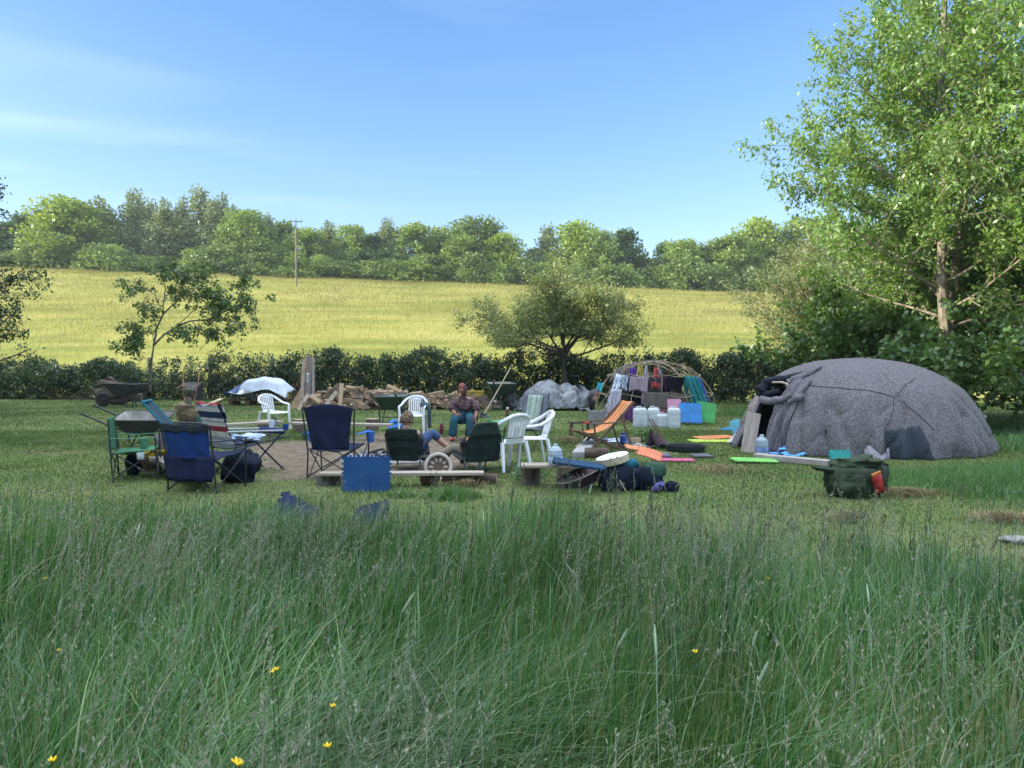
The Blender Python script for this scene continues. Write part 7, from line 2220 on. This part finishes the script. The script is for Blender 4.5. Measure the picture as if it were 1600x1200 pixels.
# ---- buttercups
def buttercups():
    r = random.Random(6)
    ym = M('buttercup_yellow', (.75, .52, .01), (.6, .40, .01), 9, .35)
    sm = M('stem_green', (.08, .12, .04))
    proto = None
    for i, (px, py, z) in enumerate([(424, 1052, .62), (431, 1048, .60), (512, 1168, .62), (368, 1192, .66), (374, 1196, .68), (82, 1190, .62), (92, 1018, .5), (70, 905, .4), (1086, 1020, .55), (520, 1105, .5), (1200, 905, .45)]):
        p = at(px, py, z)
        lab = ['buttercup flowering low left of the middle, left one of a pair', 'buttercup flowering low left of the middle, right one of a pair', 'tiny buttercup at the bottom, right of the brightest pair', 'buttercup at the bottom edge, nearer one of two', 'buttercup at the bottom edge, right one of two', 'buttercup in the bottom left corner of the meadow',
               'small buttercup near the left edge below the arching grass', 'small buttercup far left near the top of the meadow', 'single buttercup right of the middle of the meadow', 'faint buttercup above the bottom pair', 'single buttercup high on the right of the meadow'][i]
        t = thing('buttercup', lab, 'flower', (p.x, p.y, 0), group='buttercups in the tall grass')
        fl = MB()
        for k in range(5):
            a = 2 * PI * k / 5 + i
            m_ = Euler((0, 0, a)).to_matrix()
            fl.sheet(lambda u, v: tuple(m_ @ Vector((.002 + .008 * v, (u - .5) * .009 * math.sin(PI * (.2 + .7 * v)), .010 * v ** 1.5)) + Vector((0, 0, z))), 3, 3)
        fl.build('petals', ym, t, thick=.001)
        MB().tube([(r.uniform(-.05, .05), r.uniform(-.05, .05), 0), (.01, .01, z * .6), (0, 0, z)], .0022, 4).build('stem', sm, t)
buttercups()
# ================================================================ people
def skin_body(name, joints, edges, mat, parent=None, root='pelvis', sub=2, extra=None):
    """joints: name -> (x, y, z, rx, ry); edges between names; grown with a Skin modifier into one surface"""
    names = list(joints); idx = {n: i for i, n in enumerate(names)}
    me = bpy.data.meshes.new(name)
    me.from_pydata([joints[n][:3] for n in names], [(idx[a], idx[b]) for a, b in edges], [])
    tmp = bpy.data.objects.new(name + '_tmp', me); COL.objects.link(tmp)
    md = tmp.modifiers.new('skin', 'SKIN'); md.use_smooth_shade = True; md.branch_smoothing = .4
    lay = me.skin_vertices[0].data if len(me.skin_vertices) else None
    for n in names:
        j = joints[n]; lay[idx[n]].radius = (j[3], j[4] if len(j) > 4 else j[3]); lay[idx[n]].use_root = (n == root)
    ss = tmp.modifiers.new('sub', 'SUBSURF'); ss.levels = ss.render_levels = sub
    dg = bpy.context.evaluated_depsgraph_get()
    out = bpy.data.meshes.new_from_object(tmp.evaluated_get(dg))
    bpy.data.objects.remove(tmp)
    if extra:
        bm = bmesh.new(); bm.from_mesh(out)
        for mb in extra:
            m2 = bpy.data.meshes.new('x'); m2.from_pydata(mb.v, [], mb.f); bm.from_mesh(m2); bpy.data.meshes.remove(m2)
        bmesh.ops.recalc_face_normals(bm, faces=bm.faces)
        bm.to_mesh(out); bm.free()
    out.materials.clear(); out.materials.append(mat)
    out.polygons.foreach_set('material_index', [0] * len(out.polygons))
    out.polygons.foreach_set('use_smooth', [True] * len(out.polygons))
    o = bpy.data.objects.new(name, out); COL.objects.link(o)
    if parent: o.parent = parent
    return o
SKIN = M('skin', (.52, .29, .20), (.43, .22, .15), 12, .55, spec=.35)
SKINW = M('skin_weathered', (.40, .19, .125), (.32, .14, .09), 12, .55, spec=.35)
def hand(wrist, fwd, side, curl=.5, s=1.0, thumb=1):
    """palm and five bent fingers; fwd along the hand, side towards the thumb"""
    w_ = Vector(wrist); f = Vector(fwd).normalized(); sd = Vector(side); sd = (sd - f * sd.dot(f)).normalized(); dn = f.cross(sd) * thumb
    mb = MB()
    mb.tube([w_, w_ + f * .04 * s, w_ + f * .085 * s], [.024 * s, .038 * s, .036 * s], 10, flat=.55)
    for i, (off, ln, r_) in enumerate(((.026, .072, .0085), (.009, .082, .009), (-.009, .076, .0085), (-.026, .06, .0075))):
        p = w_ + f * .082 * s + sd * off * s; pts = [p]; d = f.copy(); rr = [r_ * s * 1.05]
        for k, seg in enumerate((.45, .32, .26)):
            d = (d + dn * curl * (.45 + .1 * k)).normalized(); pts.append(pts[-1] + d * ln * seg * s); rr.append(r_ * s * (1 - .08 * k))
        mb.tube(pts, rr, 7)
    p = w_ + f * .03 * s + sd * .03 * s; d = (f * .6 + sd * .8).normalized()
    p1 = p + d * .035 * s; p2 = p1 + (d * .6 + f * .5 + dn * curl * .5).normalized() * .03 * s
    mb.tube([p - d * .02 * s, p, p1, p2], [.012 * s, .0125 * s, .011 * s, .009 * s], 7)
    return mb
def head_parts(c, fdir, skin, parent, s=1.0, beard=False, smile=True):
    """face details added on a head centred at c that looks along fdir"""
    c = Vector(c); f = Vector(fdir).normalized(); up_ = Vector((0, 0, 1)); r_ = f.cross(up_).normalized(); u = r_.cross(f)
    eye = M('eye_dark', (.02, .018, .016), rough=.2); wht = M('eye_white', (.6, .58, .55), rough=.3)
    for sx in (-1, 1):
        p = c + f * .088 * s + r_ * sx * .031 * s + u * .008 * s
        MB().ball(p, .011 * s, 10, 8).build('eye', wht, parent)
        MB().ball(p + f * .0075 * s, .0062 * s, 8, 6).build('iris', eye, parent)
        MB().tube([p + r_ * -.018 * s + u * .016 * s + f * .006, p + u * .021 * s + f * .01, p + r_ * .018 * s + u * .016 * s + f * .006], .004 * s, 5).build('eyebrow', M('brow', (.16, .09, .05)), parent)
    MB().tube([c + f * .094 * s + u * -.052 * s - r_ * .024 * s, c + f * .099 * s + u * -.058 * s, c + f * .094 * s + u * -.052 * s + r_ * .024 * s], [.004, .006, .004], 6).build('mouth', M('lips', (.36, .11, .095), rough=.45), parent)

def head_mesh(c, fdir, s=1.0):
    """skull, jaw, nose and ears as shapes merged into the body"""
    c = Vector(c); f = Vector(fdir).normalized(); r_ = f.cross(Vector((0, 0, 1))).normalized(); u = r_.cross(f)
    m = Matrix((r_, f, u)).transposed()
    mb = MB()
    base = len(mb.v); nu, nv = 20, 16
    for j in range(nv + 1):
        th = PI * j / nv
        for i in range(nu):
            a = 2 * PI * i / nu
            x, y, z = math.sin(th) * math.cos(a), math.sin(th) * math.sin(a), math.cos(th)
            k = 1.0
            X = x * .073 * (1 - .20 * max(0, -z) ** 1.2); Y = y * .094 * (1 - .10 * max(0, -z)) + (.012 * max(0, -z) if y > 0 else 0); Z = z * .115
            mb.v.append(tuple(m @ Vector((X * s, Y * s, Z * s)) + c))
    for j in range(nv):
        for i in range(nu):
            mb.f.append([base + j * nu + i, base + (j + 1) * nu + i, base + (j + 1) * nu + (i + 1) % nu, base + j * nu + (i + 1) % nu]); mb.m.append(0)
    mb.tube([c + (f * .088 + u * .012) * s, c + (f * .104 - u * .014) * s, c + (f * .112 - u * .028) * s, c + (f * .09 - u * .034) * s], [.008 * s, .012 * s, .016 * s, .01 * s], 8)
    for sx in (-1, 1):
        mb.ball(c + r_ * sx * .074 * s - f * .005, (.012 * s, .02 * s, .032 * s), 8, 6, M=m)
    for sx in (-1, 1):
        mb.ball(c + (r_ * sx * .036 + f * .066 - u * .03) * s, .022 * s, 8, 6)
    return mb

# ---- the woman on the folding chair
def woman():
    base = at(722, 688); ox, oy = base.x, base.y
    chx = thing('folding_chair', 'low dark folding chair under the laughing woman', 'folding chair', (ox + .05, oy + .27, 0), face(-.12, -1), 'folding camp chairs', scale=.9)
    dk = cloth('chair_dark', (.02, .022, .026))
    MB().sheet(lambda u, v: ((u - .5) * .5, -.22 + .44 * v, .42 - .03 * math.sin(PI * u)), 6, 6).build('seat', dk, chx, thick=.012)
    MB().sheet(lambda u, v: ((u - .5) * .5, -.24 - .08 * v, .44 + .34 * v), 6, 6).build('backrest', dk, chx, thick=.012)
    for sx in (-1, 1):
        MB().tube([(sx * .26, .22, .42), (sx * .26, -.26, 0)], .011, 6).build('leg', STEEL, chx); MB().tube([(sx * .26, -.22, .42), (sx * .26, .26, 0)], .011, 6).build('leg', STEEL, chx)
        MB().tube([(sx * .26, -.22, .42), (sx * .26, -.32, .80)], .011, 6).build('back_pole', STEEL, chx)
        MB().tube([(sx * .29, -.26, .60), (sx * .29, .18, .58), (sx * .27, .2, .42)], .012, 6).build('armrest', STEEL, chx)
    t = thing('person', 'laughing woman in patterned top, teal trousers and rust red headscarf, sitting facing the camera', 'person', (ox, oy, 0), scale=.9)
    P = {}
    # y towards the camera is negative
    P['pelvis'] = (.05, .28, .50, .15, .12); P['spine'] = (.04, .30, .68, .14, .11); P['chest'] = (.03, .27, .88, .165, .115); P['neckb'] = (.02, .25, 1.01, .075, .07); P['neck'] = (.01, .225, 1.06, .05, .05)
    P['headb'] = (.0, .20, 1.13, .055, .055)
    P['shR'] = (-.16, .26, .96, .068); P['elR'] = (-.25, .14, .72, .048); P['wrR'] = (-.145, -.05, .62, .030)
    P['shL'] = (.22, .27, .95, .068); P['elL'] = (.335, .18, .72, .050); P['wrL'] = (.31, .02, .52, .031)
    P['hipR'] = (-.07, .20, .48, .10); P['knR'] = (-.18, -.12, .50, .075); P['anR'] = (-.20, -.06, .11, .045); P['toR'] = (-.235, -.24, .04, .035)
    P['hipL'] = (.17, .20, .48, .10); P['knL'] = (.21, -.10, .50, .075); P['anL'] = (.16, -.06, .11, .045); P['toL'] = (.14, -.24, .04, .035)
    E = [('pelvis', 'spine'), ('spine', 'chest'), ('chest', 'neckb'), ('neckb', 'neck'), ('neck', 'headb'), ('chest', 'shR'), ('shR', 'elR'), ('elR', 'wrR'), ('chest', 'shL'), ('shL', 'elL'), ('elL', 'wrL'),
         ('pelvis', 'hipR'), ('hipR', 'knR'), ('knR', 'anR'), ('anR', 'toR'), ('pelvis', 'hipL'), ('hipL', 'knL'), ('knL', 'anL'), ('anL', 'toL')]
    hc = Vector((-.01, .17, 1.20)); fd = Vector((-.32, -1, -.06))
    ex = [head_mesh(hc, fd, 1.05), hand(P['wrR'][:3], (.75, -.30, -.1), (.1, -.3, 1), .9, 1.0, 1), hand(P['wrL'][:3], (-.05, -.6, -.5), (-.6, -.2, .6), .6, 1.0, -1)]
    skin_body('body', P, E, SKINW, t, extra=ex)
    head_parts(hc, fd, SKINW, t, 1.05)
    # trousers, wide legged
    T = {'pelvis': (.05, .26, .50, .19, .15), 'hipR': (-.07, .16, .52, .125), 'knR': (-.18, -.13, .52, .105), 'shR': (-.205, -.11, .32, .105), 'anR': (-.215, -.10, .09, .12), 'hipL': (.17, .16, .52, .125), 'knL': (.21, -.12, .52, .105), 'shL': (.185, -.10, .32, .105), 'anL': (.165, -.09, .09, .12)}
    skin_body('trousers', T, [('pelvis', 'hipR'), ('hipR', 'knR'), ('knR', 'shR'), ('shR', 'anR'), ('pelvis', 'hipL'), ('hipL', 'knL'), ('knL', 'shL'), ('shL', 'anL')],
              M('cloth_teal_print', (.012, .075, .105), (.12, .018, .04), 5.5, .9, .2, 30, lo=.36, hi=.44), t)
    # loose top with batwing sleeves
    S = {'pelvis': (.05, .26, .60, .20, .17), 'chest': (.03, .26, .86, .20, .15), 'neckb': (.015, .235, 1.0, .105, .10), 'neck': (.01, .215, 1.05, .075, .07), 'shR': (-.17, .24, .92, .11), 'elR': (-.255, .13, .75, .10), 'cuffR': (-.24, .06, .69, .075), 'shL': (.23, .25, .91, .115), 'elL': (.34, .18, .74, .105), 'cuffL': (.345, .13, .67, .085)}
    pm = bpy.data.materials.new('cloth_swirl_print'); pm.use_nodes = True; N = pm.node_tree.nodes; LK = pm.node_tree.links.new
    b = N['Principled BSDF']; b.inputs['Roughness'].default_value = .9
    tc_ = N.new('ShaderNodeTexCoord'); nz_ = N.new('ShaderNodeTexNoise'); nz_.inputs['Scale'].default_value = 9; nz_.inputs['Detail'].default_value = 2; nz_.inputs['Distortion'].default_value = 1.2
    LK(tc_.outputs['Object'], nz_.inputs['Vector'])
    cr = N.new('ShaderNodeValToRGB'); e = cr.color_ramp.elements
    e[0].position = 0; e[0].color = (.022, .012, .022, 1); e[1].position = 1; e[1].color = (.03, .012, .025, 1)
    for p_, c_ in ((.43, (.022, .012, .022)), (.445, (.50, .31, .24)), (.46, (.022, .012, .022)), (.55, (.02, .012, .02)), (.565, (.46, .32, .26)), (.58, (.02, .012, .02)), (.66, (.16, .04, .05)), (.69, (.02, .012, .02))):
        q = e.new(p_); q.color = (*c_, 1)
    LK(nz_.outputs['Fac'], cr.inputs['Fac']); LK(cr.outputs['Color'], b.inputs['Base Color'])
    skin_body('top', S, [('pelvis', 'chest'), ('chest', 'neckb'), ('neckb', 'neck'), ('chest', 'shR'), ('shR', 'elR'), ('elR', 'cuffR'), ('chest', 'shL'), ('shL', 'elL'), ('elL', 'cuffL')], pm, t)
    # headscarf: rust red at the front, plum at the back and side
    f = fd.normalized(); r_ = f.cross(Vector((0, 0, 1))).normalized(); u = r_.cross(f); mm = Matrix((r_, f, u)).transposed()
    def cap(k, front, name, mat):
        mb = MB()
        def fn(uu, v):
            a = 2 * PI * uu; th = v * PI * (.50 + .24 * (.5 - .5 * math.sin(a)) - (0 if not front else .10))
            return tuple(mm @ Vector((math.sin(th) * math.cos(a) * .086 * k, math.sin(th) * math.sin(a) * .106 * k - .006, math.cos(th) * .13 * k + .012)) + hc)
        return mb.sheet(fn, 28, 14).build(name, mat, t, thick=.008)
    cap(1.02, True, 'headscarf', M('scarf_rust', (.28, .085, .06), (.18, .05, .045), 14, .9))
    MB().tube([hc - r_ * .05 + u * .12 - f * .03, hc - r_ * .09 + u * .06 - f * .0, hc - r_ * .10 - u * .02 + f * .0, hc - r_ * .09 - u * .10 + f * .02, hc - r_ * .04 - u * .15 + f * .04], [.022, .03, .034, .032, .02], 8).build('scarf_tail', M('scarf_plum', (.11, .045, .085), (.07, .03, .055), 14, .9), t)
    hr = MB()
    q_ = random.Random(2)
    for i in range(16):
        sd_ = -1 if i % 2 else 1
        p0 = hc + r_ * sd_ * .07 + f * q_.uniform(-.03, .05) + u * q_.uniform(-.02, .07)
        hr.tube([p0, p0 + r_ * sd_ * .022 - u * .05 + f * q_.uniform(-.01, .02), p0 + r_ * sd_ * .012 - u * (.11 + .05 * q_.random())], [.014, .019, .009], 6)
    hr.build('hair', M('hair_brown', (.10, .05, .03), (.05, .025, .018), 40, .6), t)
    for sx, a in ((-1, 'toR'), (1, 'toL')):
        q = P[a]
        MB().ball((q[0] + .012 * (1 if sx < 0 else -1), q[1] + .05, .045), (.052, .125, .048), 14, 8, M=Euler((0, 0, R(-12 if sx < 0 else 6))).to_matrix()).build('shoe', M('shoe_red', (.36, .05, .045), rough=.6), t)
woman()

# ---- person in the low recliner, seen from behind
def sitter():
    c = rec1.location
    t = thing('person', 'fair haired person in blue jeans seen from behind in a low recliner, one foot bare', 'person', (c.x, c.y, 0))
    P = {'pelvis': (.0, .0, .27, .14, .12), 'spine': (.0, -.07, .42, .13, .10), 'chest': (-.01, -.11, .54, .15, .10), 'neckb': (-.01, -.08, .63, .065), 'neck': (-.01, -.06, .66, .05), 'headb': (-.01, -.03, .70, .05),
         'shR': (.17, -.08, .56, .06), 'elR': (.22, .10, .40, .045), 'wrR': (.12, .28, .36, .03), 'shL': (-.18, -.08, .56, .06), 'elL': (-.22, .1, .40, .045), 'wrL': (-.10, .26, .36, .03),
         'hipR': (.10, .08, .29, .09), 'knR': (.33, .36, .52, .065), 'anR': (.60, .46, .26, .04), 'toR': (.76, .44, .17, .03),
         'hipL': (-.09, .08, .29, .09), 'knL': (.16, .48, .46, .065), 'anL': (.22, .62, .09, .042), 'toL': (.26, .82, .04, .03)}
    E = [('pelvis', 'spine'), ('spine', 'chest'), ('chest', 'neckb'), ('neckb', 'neck'), ('neck', 'headb'), ('chest', 'shR'), ('shR', 'elR'), ('elR', 'wrR'), ('chest', 'shL'), ('shL', 'elL'), ('elL', 'wrL'),
         ('pelvis', 'hipR'), ('hipR', 'knR'), ('knR', 'anR'), ('anR', 'toR'), ('pelvis', 'hipL'), ('hipL', 'knL'), ('knL', 'anL'), ('anL', 'toL')]
    hc = Vector((-.005, -.02, .735)); fd = Vector((.15, 1, -.25))
    toes = MB()
    for i in range(5):
        p = Vector((.76, .44, .165)) + Vector((.0, .018 * (i - 2), .004)); toes.tube([p - Vector((.03, 0, -.01)), p + Vector((.035 - .004 * i, 0, -.012))], [.012, .009 - .0006 * i], 6)
    skin_body('body', P, E, SKIN, t, extra=[head_mesh(hc, fd, 1.0), hand(P['wrR'][:3], (-.7, .5, -.1), (0, .2, 1), .7), hand(P['wrL'][:3], (.7, .5, -.1), (0, .2, 1), .7), toes])
    head_parts(hc, fd, SKIN, t)
    # hair
    r = np.random.default_rng(9)
    hair = MB()
    f = fd.normalized(); rr = f.cross(Vector((0, 0, 1))).normalized(); u = rr.cross(f); mm = Matrix((rr, f, u)).transposed()
    hair.sheet(lambda a, v: tuple(mm @ (Vector((math.sin(v * 1.9) * math.cos(2 * PI * a) * .088, math.sin(v * 1.9) * math.sin(2 * PI * a) * .108 - .012, math.cos(v * 1.9 * (1 - .25 * max(0, math.sin(2 * PI * a)))) * .125 + .012)) * (1 + .10 + .30 * noise.noise(Vector((math.cos(2 * PI * a) * 4, math.sin(2 * PI * a) * 4, v * 6))))) + hc), 30, 14)
    h = hair.build('hair', M('hair_fair', (.20, .135, .075), (.07, .045, .028), 30, .6, .5, 60, stretch=(3, 3, .6)), t, thick=.012)
    jm = M('denim', (.05, .085, .19), (.035, .06, .14), 12, .9, .2, 60)
    T = {'pelvis': (.0, .0, .27, .17, .14), 'hipR': (.10, .10, .30, .105), 'knR': (.33, .36, .53, .085), 'shR': (.45, .405, .42, .072), 'hipL': (-.08, .10, .30, .105), 'knL': (.16, .48, .47, .085), 'anL': (.215, .60, .14, .075)}
    skin_body('jeans', T, [('pelvis', 'hipR'), ('hipR', 'knR'), ('knR', 'shR'), ('pelvis', 'hipL'), ('hipL', 'knL'), ('knL', 'anL')], jm, t)
    S = {'pelvis': (.0, -.02, .33, .165, .14), 'chest': (-.01, -.10, .54, .17, .12), 'neckb': (-.01, -.08, .62, .085), 'shR': (.17, -.07, .55, .075), 'elR': (.22, .08, .41, .058), 'shL': (-.18, -.07, .55, .075), 'elL': (-.22, .08, .41, .058)}
    skin_body('shirt', S, [('pelvis', 'chest'), ('chest', 'neckb'), ('chest', 'shR'), ('shR', 'elR'), ('chest', 'shL'), ('shL', 'elL')], cloth('shirt_grey', (.10, .11, .14)), t)
sitter()

# ---- person slouched out of sight in the second recliner: only a khaki leg and a black shoe show
def sloucher():
    c = rec2.location
    t = thing('person', 'person hidden behind the cut cornered recliner, showing a khaki leg and black shoe', 'person', (c.x, c.y, 0))
    d = Vector((-.42, .9, 0)).normalized(); s = Vector((d.y, -d.x, 0))
    def q(side, fw, z, *r_): p = s * side + d * fw; return (p.x, p.y, z, *r_)
    P = {'pelvis': q(0, .12, .27, .14, .12), 'spine': q(0, .02, .38, .12, .10), 'chest': q(0, -.06, .47, .14, .1), 'neckb': q(0, -.07, .54, .06), 'neck': q(0, -.06, .56, .05), 'headb': q(0, -.05, .58, .05),
         'shR': q(.17, -.03, .48, .058), 'elR': q(.21, .12, .36, .045), 'wrR': q(.10, .26, .36, .03), 'shL': q(-.17, -.03, .48, .058), 'elL': q(-.21, .12, .36, .045), 'wrL': q(-.10, .26, .36, .03),
         'hipR': q(.09, .18, .27, .09), 'knR': q(.13, .52, .36, .065), 'anR': q(.12, .80, .08, .042), 'toR': q(.13, .93, .05, .03),
         'hipL': q(-.09, .18, .27, .09), 'knL': (-.38, .26, .30, .06), 'anL': (-.66, .12, .16, .042), 'toL': (-.80, .06, .18, .03)}
    E = [('pelvis', 'spine'), ('spine', 'chest'), ('chest', 'neckb'), ('neckb', 'neck'), ('neck', 'headb'), ('chest', 'shR'), ('shR', 'elR'), ('elR', 'wrR'), ('chest', 'shL'), ('shL', 'elL'), ('elL', 'wrL'),
         ('pelvis', 'hipR'), ('hipR', 'knR'), ('knR', 'anR'), ('anR', 'toR'), ('pelvis', 'hipL'), ('hipL', 'knL'), ('knL', 'anL'), ('anL', 'toL')]
    hc = d * -.04 + Vector((0, 0, .60)); fd = d + Vector((0, 0, -.25))
    skin_body('body', P, E, SKIN, t, extra=[head_mesh(hc, fd, .95), hand(P['wrR'][:3], (-.7, .5, -.1), (0, .2, 1), .7), hand(P['wrL'][:3], (.5, .6, -.1), (0, .2, 1), .7)])
    head_parts(hc, fd, SKIN, t, .95)
    kh = cloth('khaki', (.20, .17, .125), (.14, .12, .09), 8)
    T = {'pelvis': q(0, .12, .27, .165, .14), 'hipR': q(.09, .18, .28, .1), 'knR': q(.13, .52, .37, .08), 'anR': q(.12, .78, .12, .07), 'hipL': q(-.09, .18, .28, .1), 'knL': (-.38, .26, .31, .082), 'anL': (-.62, .14, .18, .066)}
    skin_body('trousers', T, [('pelvis', 'hipR'), ('hipR', 'knR'), ('knR', 'anR'), ('pelvis', 'hipL'), ('hipL', 'knL'), ('knL', 'anL')], kh, t)
    S = {'pelvis': q(0, .06, .33, .15, .13), 'chest': q(0, -.05, .47, .155, .11), 'shR': q(.17, -.02, .475, .07), 'elR': q(.21, .10, .37, .055), 'shL': q(-.17, -.02, .475, .07), 'elL': q(-.21, .10, .37, .055)}
    skin_body('shirt', S, [('pelvis', 'chest'), ('chest', 'shR'), ('shR', 'elR'), ('chest', 'shL'), ('shL', 'elL')], cloth('shirt_dark', (.04, .05, .06)), t)
    sm = M('shoe_black', (.02, .02, .022), rough=.5)
    MB().ball((-.75, .08, .17), (.13, .05, .055), 14, 8, M=Euler((0, R(10), R(22))).to_matrix()).build('shoe', sm, t)
    p = P['toR']; MB().ball((p[0], p[1] - .04, .05), (.05, .13, .05), 14, 8).build('shoe', sm, t)
    MB().ball(hc + Vector((0, 0, .035)) - d * .015, (.085, .095, .09), 16, 10, bump=.15).build('hair', M('hair_dark', (.08, .055, .035), (.04, .03, .02), 30, .6), t)
sloucher()

# ================================================================ thin evening haze over the whole valley
def haze():
    m = bpy.data.materials.new('haze_air'); m.use_nodes = True
    N = m.node_tree.nodes; N.remove(N['Principled BSDF'])
    v = N.new('ShaderNodeVolumePrincipled'); v.inputs['Color'].default_value = (.86, .92, 1.0, 1); v.inputs['Density'].default_value = .00032; v.inputs['Anisotropy'].default_value = 0.2
    m.node_tree.links.new(v.outputs[0], N['Material Output'].inputs['Volume'])
    o = MB().box((0, 268, 14), (1000, 760, 42)).build('haze', m, None, smooth=False)
    tag(o, 'faint pale haze in the air of the valley', kind='stuff')
haze()
